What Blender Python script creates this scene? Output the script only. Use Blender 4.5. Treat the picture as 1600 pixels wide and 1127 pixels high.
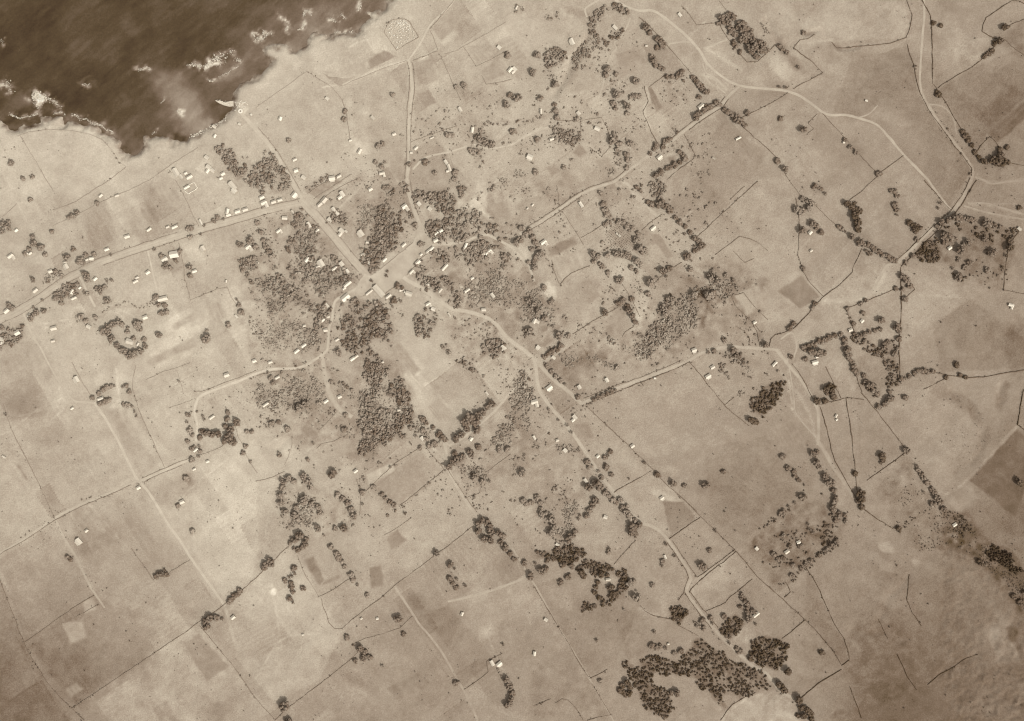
import bpy, math, random
import numpy as np
from mathutils import Vector, Matrix
from mathutils.geometry import delaunay_2d_cdt

scene = bpy.context.scene
for o in list(bpy.data.objects):
    bpy.data.objects.remove(o)
COL = scene.collection
rng = np.random.default_rng(7)
random.seed(7)

# ------------------------------------------------------------------ camera, sky, sun, exposure
CAM_H = 1700.0
cam_d = bpy.data.cameras.new('camera')
cam = bpy.data.objects.new('camera', cam_d)
COL.objects.link(cam)
cam.location = (0.0, 0.0, CAM_H)
cam.rotation_euler = (0.0, 0.0, 0.0)
cam_d.sensor_width = 36.0
cam_d.lens = 36.0 * CAM_H / 1600.0
cam_d.clip_start = 1.0
cam_d.clip_end = 30000.0
scene.camera = cam

SUN_EL, SUN_AZ = 50.0, 132.0          # elevation; azimuth clockwise from +Y (light comes from the lower right)
world = bpy.data.worlds.new('World')
scene.world = world
world.use_nodes = True
wn, wl = world.node_tree.nodes, world.node_tree.links
wn.clear()
sky = wn.new('ShaderNodeTexSky')
sky.sky_type = 'NISHITA'
sky.sun_disc = False
sky.sun_elevation = math.radians(SUN_EL)
sky.sun_rotation = math.radians(SUN_AZ)
sky.dust_density = 3.0
bw = wn.new('ShaderNodeHueSaturation')
bw.inputs['Saturation'].default_value = 0.0          # the survey print is toned in one brown
warm = wn.new('ShaderNodeMix')
warm.data_type = 'RGBA'
warm.blend_type = 'MULTIPLY'
warm.inputs['Factor'].default_value = 1.0
warm.inputs['B'].default_value = (1.0, 0.975, 0.945, 1.0)
bg = wn.new('ShaderNodeBackground')
bg.inputs['Strength'].default_value = 0.145
wo = wn.new('ShaderNodeOutputWorld')
wl.new(sky.outputs[0], bw.inputs['Color'])
wl.new(bw.outputs[0], warm.inputs['A'])
wl.new(warm.outputs['Result'], bg.inputs['Color'])
wl.new(bg.outputs[0], wo.inputs['Surface'])
sun_d = bpy.data.lights.new('sun', 'SUN')
sun_d.energy = 2.65
sun_d.angle = math.radians(0.55)
sun_d.color = (1.0, 0.987, 0.955)
sun = bpy.data.objects.new('sun', sun_d)
COL.objects.link(sun)
az, el = math.radians(SUN_AZ), math.radians(SUN_EL)
to_sun = Vector((math.sin(az) * math.cos(el), math.cos(az) * math.cos(el), math.sin(el)))
sun.rotation_euler = to_sun.to_track_quat('Z', 'Y').to_euler()
scene.view_settings.view_transform = 'Standard'
scene.view_settings.look = 'None'
scene.view_settings.exposure = 0.57
scene.view_settings.gamma = 1.0
scene.view_settings.use_curve_mapping = False
scene.cycles.filter_width = 1.15

ILLUM = 2.05      # picture brightness of a flat white sheet under this light; base colours are tones divided by it

# ------------------------------------------------------------------ tones
def s2l(c):
    c = np.asarray(c, float) / 255.0
    return np.where(c <= 0.04045, c / 12.92, ((c + 0.055) / 1.055) ** 2.4)

STOPS = [(0, (14, 8, 3)), (35, (55, 35, 15)), (70, (88, 70, 46)), (105, (124, 105, 87)), (152, (168, 152, 134)),
         (190, (203, 190, 170)), (215, (228, 215, 194)), (242, (253, 242, 221)), (255, (255, 253, 240))]

def new_mat(name, rough=0.95, spec=0.15):
    m = bpy.data.materials.new(name)
    m.use_nodes = True
    nt = m.node_tree
    b = nt.nodes['Principled BSDF']
    b.inputs['Roughness'].default_value = rough
    b.inputs['Specular IOR Level'].default_value = spec
    return m, nt, b

def tone_mat(name, noises, rough=0.95, spec=0.15, bump=None, coords='Object'):
    """base colour = ramp(vertex tone + sum of noise); noises: (scale per metre, amplitude in tone units, detail)"""
    m, nt, b = new_mat(name, rough, spec)
    N, L = nt.nodes, nt.links
    at = N.new('ShaderNodeAttribute')
    at.attribute_name = 'tone'
    geo = N.new('ShaderNodeNewGeometry')
    cur = at.outputs['Fac']
    for sc, amp, det in noises:
        nz = N.new('ShaderNodeTexNoise')
        nz.inputs['Scale'].default_value = sc
        nz.inputs['Detail'].default_value = det
        nz.inputs['Roughness'].default_value = 0.62
        L.new(geo.outputs['Position'], nz.inputs['Vector'])
        ma = N.new('ShaderNodeMath')
        ma.operation = 'MULTIPLY_ADD'
        ma.inputs[1].default_value = amp * 2 / 255.0
        L.new(nz.outputs['Fac'], ma.inputs[0])
        su = N.new('ShaderNodeMath')
        su.operation = 'SUBTRACT'
        su.inputs[1].default_value = amp / 255.0
        L.new(cur, su.inputs[0])
        L.new(su.outputs[0], ma.inputs[2])
        cur = ma.outputs[0]
    rp = N.new('ShaderNodeValToRGB')
    els = rp.color_ramp.elements
    while len(els) < len(STOPS):
        els.new(0.5)
    for e, (p, c) in zip(els, STOPS):
        e.position = p / 255.0
    for e, (p, c) in zip(els, STOPS):
        v = s2l(c) / ILLUM
        e.color = (float(v[0]), float(v[1]), float(v[2]), 1)
    L.new(cur, rp.inputs['Fac'])
    L.new(rp.outputs['Color'], b.inputs['Base Color'])
    if bump:
        nz = N.new('ShaderNodeTexNoise')
        nz.inputs['Scale'].default_value = bump[0]
        nz.inputs['Detail'].default_value = 4
        L.new(geo.outputs['Position'], nz.inputs['Vector'])
        bp = N.new('ShaderNodeBump')
        bp.inputs['Strength'].default_value = 1.0
        bp.inputs['Distance'].default_value = bump[1]
        L.new(nz.outputs['Fac'], bp.inputs['Height'])
        L.new(bp.outputs[0], b.inputs['Normal'])
    return m

M_GROUND = tone_mat('dry_grassland', [(0.5, 24, 2), (0.2, 10, 3)], bump=(0.45, 0.5))
M_ROAD = tone_mat('sandy_track', [(0.6, 16, 3), (0.12, 12, 3)], bump=(0.7, 0.1))
M_FIELD = tone_mat('tilled_soil', [(0.5, 20, 3), (0.12, 14, 3)], bump=(0.5, 0.35))
M_SEA = tone_mat('sea_water', [(0.45, 16, 4), (0.1, 10, 4), (0.03, 9, 4)], rough=0.4, spec=0.25, bump=(0.16, 1.0))
M_FOAM = tone_mat('white_foam', [(0.5, 10, 3)])
M_WALL = tone_mat('dark_field_stone', [(0.9, 18, 3)])
M_LEAF = tone_mat('foliage', [(0.55, 14, 3)], rough=0.85, spec=0.2)
M_BARK = tone_mat('bark', [(2.0, 14, 3)])
M_ROOF = tone_mat('weathered_roof', [(0.6, 9, 2)], rough=0.6, spec=0.3)
M_PLASTER = tone_mat('house_wall', [(0.8, 10, 3)])

# ------------------------------------------------------------------ helpers
def mesh(name, verts, faces, tone, mat, smooth=False):
    """verts (n,3) array, faces: list of tuples or (m,k) array, tone: scalar or (n,) in 0..255"""
    me = bpy.data.meshes.new(name)
    verts = np.asarray(verts, np.float32)
    if isinstance(faces, np.ndarray):
        m, k = faces.shape
        me.vertices.add(len(verts))
        me.vertices.foreach_set('co', verts.ravel())
        me.loops.add(m * k)
        me.loops.foreach_set('vertex_index', faces.astype(np.int32).ravel())
        me.polygons.add(m)
        me.polygons.foreach_set('loop_start', np.arange(0, m * k, k, dtype=np.int32))
        me.polygons.foreach_set('loop_total', np.full(m, k, np.int32))
        me.update(calc_edges=True)
    else:
        me.from_pydata(verts.tolist(), [], faces)
    a = me.attributes.new('tone', 'FLOAT', 'POINT')
    t = np.broadcast_to(np.asarray(tone, np.float32) / 255.0, (len(verts),)).astype(np.float32)
    a.data.foreach_set('value', np.ascontiguousarray(t))
    me.materials.append(mat)
    if smooth:
        me.polygons.foreach_set('use_smooth', np.ones(len(me.polygons), bool))
    me.update()
    return me

def link(name, me, parent=None, loc=None, **props):
    o = bpy.data.objects.new(name, me)
    COL.objects.link(o)
    if parent is not None:
        o.parent = parent
    if loc is not None:
        o.location = loc
    for k, v in props.items():
        o[k] = v
    return o

def hashn(ix, iy, seed):
    h = (ix.astype(np.int64) * 374761393 + iy.astype(np.int64) * 668265263 + seed * 974634777) & 0xffffffff
    h = ((h ^ (h >> 13)) * 1274126177) & 0xffffffff
    return ((h ^ (h >> 16)) & 0xffff) / 65535.0

def vnoise(x, y, scale, seed):
    x = np.asarray(x) / scale; y = np.asarray(y) / scale
    ix = np.floor(x); iy = np.floor(y)
    fx = x - ix; fy = y - iy
    fx = fx * fx * (3 - 2 * fx); fy = fy * fy * (3 - 2 * fy)
    a = hashn(ix, iy, seed); b = hashn(ix + 1, iy, seed); c = hashn(ix, iy + 1, seed); d = hashn(ix + 1, iy + 1, seed)
    return (a + (b - a) * fx) * (1 - fy) + (c + (d - c) * fx) * fy - 0.5

def fbm(x, y, scale, seed, octs=4, gain=0.55):
    s, a, out = scale, 1.0, 0
    for k in range(octs):
        th = 0.6 * k
        xr = np.cos(th) * x - np.sin(th) * y; yr = np.sin(th) * x + np.cos(th) * y
        out = out + a * vnoise(xr + 37.1 * k, yr - 91.7 * k, s, seed + k)
        s *= 0.5; a *= gain
    return out

def sstep(a, b, x):
    t = np.clip((x - a) / (b - a), 0, 1)
    return t * t * (3 - 2 * t)

def inside(poly, x, y):
    r = np.zeros(np.shape(x), bool)
    n = len(poly)
    for i in range(n):
        x0, y0 = poly[i]; x1, y1 = poly[(i + 1) % n]
        if y0 == y1:
            continue
        c = ((y0 > y) != (y1 > y)) & (x < (x1 - x0) * (y - y0) / (y1 - y0) + x0)
        r ^= c
    return r

def dist_line(pts, x, y):
    d = np.full(np.shape(x), 1e9)
    for (x0, y0), (x1, y1) in zip(pts[:-1], pts[1:]):
        dx, dy = x1 - x0, y1 - y0
        t = np.clip(((x - x0) * dx + (y - y0) * dy) / (dx * dx + dy * dy + 1e-9), 0, 1)
        d = np.minimum(d, np.hypot(x - x0 - t * dx, y - y0 - t * dy))
    return d

def smooth_line(pts, step=3.0, curve=True):
    p = np.asarray(pts, float)
    if curve and len(p) > 2:
        q = np.vstack([2 * p[0] - p[1], p, 2 * p[-1] - p[-2]])
        out = []
        for i in range(1, len(q) - 2):
            a, b, c, d = q[i - 1], q[i], q[i + 1], q[i + 2]
            t = np.linspace(0, 1, 9)[:-1, None]
            out.append(0.5 * (2 * b + (c - a) * t + (2 * a - 5 * b + 4 * c - d) * t ** 2 + (3 * b - a - 3 * c + d) * t ** 3))
        p = np.vstack(out + [p[-1:]])
    s = np.r_[0, np.cumsum(np.hypot(*np.diff(p, axis=0).T))]
    n = max(2, int(s[-1] / step) + 1)
    u = np.linspace(0, s[-1], n)
    return np.c_[np.interp(u, s, p[:, 0]), np.interp(u, s, p[:, 1])]

def normals2(p):
    d = np.gradient(p, axis=0)
    d /= np.hypot(d[:, 0], d[:, 1])[:, None] + 1e-9
    return np.c_[-d[:, 1], d[:, 0]]

def offset_line(pts, off, step=4.0):
    p = smooth_line(pts, step)
    return (p + normals2(p) * off).tolist()

# map coordinates: 1 unit = 1 m, map x to the right, map y downwards, origin at the upper left corner of the survey sheet
def W(px, py):
    return np.asarray(px) - 800.0, 563.5 - np.asarray(py)
# ------------------------------------------------------------------ woods and scrub
# (tone, spacing, density, min r, max r, outline)
WOODS = [
 (104, 5.4, .62, 2.2, 4.4, [(398, 258), (420, 240), (440, 262), (456, 286), (440, 302), (405, 300), (385, 285)]), (100, 4.6, .75, 1.8, 3.2, [(474, 296), (510, 272), (520, 274), (480, 302)]), (100, 4.4, .6, 1.6, 2.8, [(498, 318), (545, 285), (560, 274), (566, 280), (515, 322)]), (108, 5, .6, 1.8, 3.4, [(505, 276), (540, 266), (548, 272), (525, 284), (508, 284)]),
 (106, 5.4, .48, 1.6, 4.4, [(472, 328), (490, 347), (520, 386), (555, 430), (552, 442), (520, 462), (500, 470), (470, 455), (450, 440), (441, 430), (450, 400), (460, 370), (455, 345)]), (98, 5, .7, 2.2, 4.4, [(456, 350), (468, 328), (474, 345), (462, 375), (450, 398), (446, 404)]),
 (108, 5.6, .46, 1.6, 4.6, [(365, 400), (395, 395), (402, 425), (440, 432), (500, 470), (520, 470), (518, 500), (505, 520), (495, 500), (480, 482), (440, 492), (420, 500), (395, 470), (380, 440)]), (112, 6, .36, 1.6, 3.2, [(395, 480), (450, 490), (500, 510), (505, 545), (470, 560), (400, 560), (390, 520)]),
 (96, 5, .72, 1.8, 4.8, [(590, 325), (622, 330), (630, 345), (625, 370), (615, 390), (600, 396), (594, 425), (580, 430), (562, 408), (575, 385), (578, 365), (590, 345)]), (104, 5.4, .6, 2, 4.2, [(520, 325), (545, 335), (550, 350), (530, 350), (518, 345)]), (106, 5.4, .55, 2, 4, [(550, 380), (575, 372), (590, 400), (575, 420), (560, 405)]), (112, 5.4, .45, 1.6, 3, [(540, 335), (590, 310), (600, 330), (575, 360), (550, 350)]), (104, 5, .55, 2, 4, [(596, 290), (612, 285), (617, 320), (600, 325)]), (102, 5, .7, 2, 4, [(624, 286), (636, 290), (637, 310), (628, 314)]), (102, 5.2, .6, 2, 4, [(628, 330), (645, 322), (650, 345), (645, 362), (630, 345)]),
 (100, 5.2, .78, 2.2, 4.6, [(645, 297), (665, 300), (705, 304), (716, 312), (712, 326), (690, 330), (672, 316), (650, 310)]), (102, 5.2, .7, 2.2, 4.4, [(668, 345), (700, 335), (720, 330), (745, 326), (757, 338), (775, 352), (792, 366), (798, 380), (780, 373), (760, 362), (735, 366), (715, 378), (680, 376), (666, 358)]), (100, 5, .9, 2.4, 4.4, [(712, 288), (722, 284), (733, 296), (732, 306), (720, 308), (713, 300)]), (104, 5, .7, 2, 4, [(755, 290), (770, 282), (772, 300), (758, 308)]),
 (104, 5.2, .6, 2, 4.4, [(676, 392), (700, 385), (740, 385), (755, 376), (775, 386), (795, 400), (788, 412), (760, 412), (735, 412), (715, 402), (700, 410), (680, 416), (662, 426), (650, 440), (640, 430), (650, 415)]), (100, 5, .8, 2.2, 4.6, [(735, 386), (755, 384), (768, 396), (760, 405), (738, 404)]), (102, 5.2, .62, 2, 4.4, [(650, 436), (690, 430), (715, 450), (725, 475), (720, 485), (695, 468), (668, 448)]),
 (116, 4.6, .5, 1.2, 2.6, [(720, 402), (800, 420), (835, 440), (860, 480), (882, 500), (872, 530), (840, 510), (800, 490), (760, 490), (730, 480), (722, 450)]), (118, 4.2, .6, 1.0, 2.2, [(760, 440), (800, 440), (830, 470), (845, 500), (810, 490), (770, 480)]),
 (94, 5, .66, 1.8, 5, [(537, 470), (560, 465), (575, 478), (595, 470), (605, 485), (610, 500), (617, 520), (610, 536), (592, 526), (580, 532), (580, 546), (592, 562), (590, 578), (570, 570), (545, 546), (532, 530), (530, 510), (535, 490)]), (102, 5.4, .46, 1.6, 4.4, [(560, 562), (600, 564), (630, 595), (643, 600), (643, 625), (650, 640), (645, 668), (630, 670), (600, 695), (570, 712), (562, 700), (562, 650), (545, 632), (525, 622), (517, 600), (515, 575), (540, 580), (545, 600), (580, 610), (575, 590)]),
 (92, 5, .95, 2.6, 5, [(602, 606), (620, 600), (636, 606), (643, 618), (640, 632), (622, 624), (605, 616)]), (92, 5, .95, 2.6, 5, [(578, 655), (592, 650), (600, 662), (605, 672), (590, 684), (577, 672)]), (94, 5, .9, 2.4, 4.8, [(605, 672), (625, 655), (645, 642), (652, 648), (632, 668), (612, 680)]), (96, 5, .85, 2.4, 4.6, [(562, 690), (580, 690), (600, 680), (622, 668), (636, 676), (605, 694), (572, 712), (562, 705)]), (98, 5, .7, 2.2, 4.4, [(562, 655), (578, 650), (580, 690), (563, 690)]), (96, 5.2, .8, 2.2, 4.6, [(570, 565), (590, 566), (598, 590), (580, 596), (572, 582)]),
 (98, 5, .8, 2.2, 4.6, [(494, 476), (510, 470), (506, 500), (500, 526), (490, 520), (495, 500)]), (104, 5.2, .6, 2, 4.4, [(645, 490), (672, 480), (692, 494), (688, 502), (672, 530), (655, 525), (646, 505)]), (106, 5.2, .55, 1.8, 3.8, [(624, 462), (640, 466), (660, 480), (690, 500), (680, 508), (655, 485), (628, 474)]), (104, 5, .7, 2, 4.2, [(690, 535), (702, 540), (712, 560), (704, 562), (692, 548)]), (98, 5.2, .8, 2.2, 4.6, [(750, 545), (765, 530), (780, 528), (788, 545), (785, 560), (765, 558)]), (116, 5, .35, 1.2, 2.2, [(685, 495), (770, 495), (785, 520), (760, 545), (710, 540), (690, 520)]), (104, 5.2, .55, 2, 4, [(700, 560), (735, 565), (745, 580), (720, 570)]),
 (114, 5.6, .4, 1.4, 3, [(400, 590), (515, 590), (520, 625), (480, 650), (430, 645), (400, 650)]), (112, 5.4, .4, 1.4, 3.2, [(400, 640), (420, 640), (450, 680), (445, 690), (400, 665)]), (104, 5, .66, 1.8, 3.6, [(455, 640), (480, 625), (485, 632), (465, 648)]), (110, 5, .5, 1.5, 3, [(515, 565), (535, 575), (535, 600), (520, 605)]), (112, 5.2, .45, 1.5, 3, [(455, 565), (490, 570), (505, 600), (490, 610)]),
 (104, 5, .6, 2, 4.2, [(84, 452), (110, 438), (126, 440), (138, 466), (118, 480), (95, 472)]), (106, 5, .5, 1.8, 3.4, [(62, 440), (84, 422), (100, 428), (70, 455), (55, 462)]), (102, 5, .75, 2, 4.2, [(-4, 524), (22, 512), (40, 510), (42, 528), (25, 538), (0, 548)]), (106, 5, .5, 1.8, 3.6, [(250, 404), (265, 398), (285, 408), (282, 420), (262, 424), (250, 415)]), (106, 5, .5, 1.6, 3.2, [(120, 404), (150, 396), (150, 410), (128, 418)]), (108, 5, .5, 1.6, 3, [(195, 440), (220, 424), (225, 436), (205, 450)]), (112, 5, .4, 1.4, 2.8, [(110, 485), (140, 488), (145, 510), (115, 505)]), (110, 5, .4, 1.4, 2.8, [(150, 450), (175, 450), (180, 475), (160, 475)]), (108, 5, .4, 1.4, 3, [(195, 505), (222, 500), (232, 530), (210, 530)]), (110, 5, .4, 1.4, 2.6, [(193, 353), (208, 353), (210, 368), (192, 366)]),
 (102, 4.6, 1.0, 2.2, 3.8, [(340, 233), (347, 225), (354, 229), (355, 238), (365, 237), (373, 252), (377, 262), (385, 258), (385, 272), (373, 281), (358, 268), (347, 247)]), (106, 5, .85, 2.2, 4.2, [(348, 402), (370, 400), (375, 395), (402, 396), (402, 440), (394, 470), (385, 440), (380, 425), (372, 410)]), (106, 5, .7, 2, 4, [(376, 458), (400, 440), (402, 478), (392, 472)]), (104, 5, .4, 1.6, 3.4, [(385, 250), (400, 258), (402, 285), (392, 282)]),
 (96, 4.8, .95, 2, 3.8, [(920, 30), (934, 20), (956, 5), (964, 4), (985, 15), (988, 26), (976, 22), (960, 14), (945, 25), (930, 38), (936, 60), (926, 64), (920, 50)]), (104, 4.8, .62, 1.6, 3.4, [(918, 62), (936, 50), (950, 62), (948, 75), (925, 85), (920, 105), (892, 110), (898, 85), (910, 70)]), (98, 5, .8, 2, 4.2, [(850, 86), (865, 73), (882, 80), (880, 95), (868, 104), (851, 106)]), (96, 5, .95, 2, 3.8, [(956, 52), (972, 42), (979, 42), (975, 52), (962, 60)]), (112, 5, .45, 1.4, 2.8, [(846, 16), (880, 18), (886, 32), (850, 32)]), (106, 5, .5, 1.6, 3.4, [(1004, 36), (1014, 40), (1022, 56), (1010, 60), (1005, 72), (998, 72), (1003, 82), (994, 62), (998, 50)]), (98, 4.8, .85, 1.8, 3.6, [(863, 200), (875, 194), (890, 205), (904, 218), (893, 231), (880, 222), (865, 212)]), (108, 5, .6, 1.6, 3.2, [(898, 92), (915, 88), (920, 105), (905, 108)]), (108, 5, .5, 1.5, 3, [(845, 100), (866, 108), (870, 130), (860, 138), (850, 118)]), (108, 5, .5, 1.5, 3, [(944, 106), (956, 108), (952, 124), (944, 128)]), (108, 5, .55, 1.5, 3.2, [(940, 138), (954, 146), (950, 150), (942, 146)]), (112, 5, .4, 1.3, 2.6, [(1170, 20), (1200, 15), (1208, 40), (1195, 60), (1180, 45)]), (108, 5, .4, 1.5, 3, [(805, 0), (820, 20), (800, 25)]),
 (104, 4.6, .6, 1.4, 3.2, [(735, 214), (755, 214), (773, 226), (768, 231), (745, 226)]), (100, 4, .9, 1.4, 2.4, [(720, 198), (745, 195), (775, 193), (800, 190), (835, 184), (866, 178), (866, 182), (835, 188), (800, 194), (750, 199), (722, 201)]), (110, 5, .5, 1.4, 3, [(678, 228), (700, 218), (714, 222), (705, 232), (685, 234)]), (110, 4.4, .6, 1.2, 2.4, [(900, 162), (912, 164), (922, 174), (908, 170)]), (112, 5, .4, 1.2, 2.6, [(770, 270), (800, 262), (800, 300), (775, 300)]), (112, 5, .35, 1.2, 2.6, [(800, 290), (830, 285), (870, 300), (860, 310), (810, 305)]), (112, 4.6, .5, 1.2, 2.4, [(935, 255), (970, 255), (980, 282), (965, 278), (940, 262)]), (112, 5, .4, 1.2, 2.4, [(800, 268), (830, 272), (830, 282), (800, 285)]), (112, 4.4, .55, 1.0, 2.2, [(898, 265), (912, 262), (905, 276)]), (112, 5, .5, 1.2, 2.6, [(905, 346), (920, 350), (912, 366), (903, 360)]),
 (114, 4.8, .42, 1.0, 3.6, [(1035, 470), (1060, 462), (1088, 445), (1110, 455), (1092, 472), (1100, 500), (1090, 520), (1062, 530), (1050, 560), (1000, 570), (965, 562), (960, 532), (1000, 520), (1030, 500)]), (116, 4.6, .5, 1.2, 2.6, [(925, 506), (940, 508), (962, 526), (972, 542), (1000, 530), (1005, 545), (960, 560), (930, 520)]), (104, 5, .85, 2, 4, [(1036, 466), (1048, 460), (1056, 468), (1050, 482), (1042, 492), (1032, 497)]), (104, 5, .7, 2, 4, [(1098, 460), (1110, 452), (1119, 465), (1104, 471)]), (102, 5, .6, 2, 3.8, [(1006, 290), (1018, 283), (1036, 287), (1043, 300), (1030, 312), (1012, 308)]), (108, 5, .5, 1.6, 3.2, [(988, 370), (1000, 380), (1014, 395), (1008, 405), (994, 392)]), (112, 5, .45, 1.4, 3, [(1085, 490), (1105, 500), (1112, 520), (1095, 515)]), (114, 5, .4, 1.3, 2.8, [(1110, 420), (1150, 430), (1160, 460), (1130, 470), (1105, 440)]), (114, 5, .4, 1.3, 2.6, [(1150, 480), (1175, 500), (1180, 530), (1160, 510)]), (112, 5, .5, 1.4, 3, [(860, 470), (885, 480), (890, 500), (875, 500)]), (112, 5, .5, 1.3, 2.8, [(895, 540), (920, 550), (920, 568), (900, 565)]), (114, 4.4, .5, 1.1, 2.3, [(860, 540), (900, 545), (980, 565), (960, 580), (880, 575)]), (104, 5, .7, 2, 4, [(808, 510), (830, 512), (832, 528), (815, 530)]), (112, 5, .4, 1.4, 2.8, [(1065, 530), (1085, 520), (1095, 545), (1080, 552)]), (114, 5, .4, 1.3, 2.8, [(990, 425), (1000, 445), (1008, 490), (1000, 495), (990, 450)]), (104, 5, .5, 1.5, 3.2, [(1135, 548), (1155, 545), (1185, 570), (1200, 590), (1180, 600), (1150, 585)]), (112, 5, .5, 1.5, 2.8, [(1120, 560), (1140, 575), (1145, 600), (1125, 590)]),
 (82, 5, .9, 2, 4, [(1432, 390), (1456, 371), (1466, 386), (1471, 400), (1460, 413), (1440, 405)]), (84, 5.6, .5, 1.6, 3.2, [(1462, 360), (1500, 345), (1530, 358), (1570, 362), (1585, 372), (1570, 376), (1530, 376), (1500, 362), (1475, 366)]), (84, 5, .85, 2, 3.8, [(1560, 366), (1572, 357), (1590, 360), (1580, 374), (1562, 376)]), (92, 7, .34, 1.0, 2.4, [(1470, 400), (1500, 390), (1560, 380), (1572, 400), (1570, 450), (1555, 455), (1530, 440), (1505, 420), (1480, 412)]), (88, 4.6, .6, 1.6, 3.2, [(1485, 425), (1500, 428), (1510, 440), (1500, 442)]), (92, 5, .5, 1.4, 2.8, [(1535, 418), (1545, 416), (1545, 428), (1535, 426)]),
 (94, 5, .62, 1.6, 3.4, [(1380, 565), (1400, 556), (1407, 580), (1406, 600), (1385, 605), (1390, 580)]), (94, 5, .6, 1.6, 3.4, [(1347, 588), (1365, 592), (1375, 610), (1370, 622), (1355, 610)]), (92, 5, .5, 1.6, 3.2, [(1330, 522), (1350, 530), (1380, 550), (1385, 565), (1350, 545), (1335, 535)]), (98, 5, .5, 1.4, 2.8, [(1340, 560), (1345, 580), (1350, 575)]), (94, 5, .6, 1.6, 3.2, [(1375, 535), (1395, 530), (1404, 548), (1385, 560), (1372, 552)]), (98, 5, .4, 1.4, 2.6, [(1410, 430), (1425, 447), (1412, 465)]),
 (58, 4.2, .99, 1.8, 3.4, [(1541, 863), (1553, 855), (1580, 860), (1591, 875), (1600, 895), (1592, 902), (1572, 887), (1550, 876)]), (86, 4, .6, 1.0, 2.2, [(1474, 800), (1500, 800), (1520, 835), (1505, 840), (1480, 820)]), (84, 4.4, .7, 1.4, 3, [(1492, 828), (1505, 826), (1516, 838), (1500, 836)]), (92, 3.4, .62, .7, 1.6, [(1470, 792), (1500, 800), (1540, 850), (1555, 880), (1600, 910), (1604, 960), (1570, 905), (1540, 885), (1500, 855), (1468, 815)]), (92, 4.6, .34, .6, 1.5, [(1372, 765), (1430, 755), (1465, 795), (1470, 840), (1420, 850), (1395, 800)]), (96, 4.4, .4, .7, 1.5, [(1410, 830), (1470, 815), (1480, 850), (1440, 860)]),
 (78, 4.4, .78, 1.3, 3.4, [(975, 1034), (982, 1031), (992, 1045), (1000, 1030), (1020, 1027), (1040, 1030), (1064, 1032), (1074, 1020), (1084, 1010), (1085, 1000), (1095, 996), (1115, 1010), (1130, 1022), (1145, 1035), (1157, 1041), (1177, 1044), (1197, 1053), (1202, 1074), (1180, 1086), (1155, 1094), (1150, 1085), (1133, 1083), (1128, 1088), (1138, 1105), (1132, 1109), (1119, 1096), (1108, 1085), (1096, 1072), (1084, 1062), (1064, 1057), (1050, 1052), (1020, 1050), (1015, 1058), (1022, 1070), (1036, 1076), (1046, 1088), (1048, 1105), (1040, 1123), (1025, 1116), (1010, 1106), (1000, 1096), (994, 1080), (987, 1068), (984, 1054), (977, 1045)]),
 (78, 4.8, .82, 1.8, 4.2, [(1172, 1006), (1185, 995), (1197, 990), (1212, 995), (1223, 1000), (1234, 1016), (1232, 1026), (1222, 1040), (1212, 1051), (1195, 1043), (1180, 1037), (1171, 1020)]), (74, 4.8, .95, 2.2, 4, [(1123, 991), (1130, 978), (1142, 964), (1152, 962), (1163, 975), (1155, 986), (1140, 999), (1134, 995)]), (76, 4.8, .95, 2.2, 4, [(1044, 950), (1054, 942), (1066, 951), (1075, 962), (1068, 971), (1060, 977), (1048, 965)]),
 (80, 5, .86, 2.2, 4.4, [(834, 866), (860, 862), (872, 855), (895, 852), (913, 856), (911, 866), (905, 879), (890, 884), (878, 882), (866, 872), (838, 874)]), (80, 5, .8, 2.2, 4.4, [(909, 876), (945, 877), (959, 886), (961, 892), (970, 885), (978, 896), (981, 915), (976, 933), (965, 936), (950, 941), (940, 945), (935, 935), (952, 930), (964, 918), (962, 902), (950, 894), (925, 896), (912, 888)]), (82, 4.6, .85, 1.8, 3.6, [(904, 948), (915, 943), (930, 944), (931, 951), (908, 956)]), (96, 5, .5, 1.4, 2.8, [(860, 850), (885, 840), (895, 850), (870, 858)]), (88, 5, .6, 1.6, 3.4, [(898, 888), (912, 886), (914, 902), (904, 898)]),
 (76, 4.8, .95, 2.2, 4, [(1175, 622), (1190, 610), (1205, 600), (1226, 597), (1222, 612), (1205, 640), (1190, 652), (1179, 642), (1174, 632)]), (112, 4.6, .5, 1.0, 3.4, [(800, 585), (835, 600), (836, 640), (830, 680), (800, 692), (780, 700), (762, 690), (790, 650), (790, 610)]), (108, 4.8, .7, 1.8, 3.6, [(808, 590), (830, 600), (838, 622), (826, 632), (812, 612)]), (104, 5, .6, 1.8, 3.4, [(805, 583), (820, 582), (826, 592), (812, 600)]), (108, 4.6, .5, 1.3, 2.8, [(865, 690), (900, 692), (905, 708), (885, 716), (868, 700)]), (110, 4.4, .5, 1.2, 2.4, [(870, 790), (905, 780), (900, 815), (880, 845), (860, 840), (880, 815)]), (110, 5, .4, 1.2, 2.4, [(820, 690), (840, 685), (845, 705), (830, 700)]), (98, 5, .5, 1.4, 3, [(1203, 560), (1218, 575), (1224, 590), (1210, 585)]), (108, 5, .4, 1.3, 2.6, [(1143, 590), (1175, 595), (1180, 615), (1155, 620)]),
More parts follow.
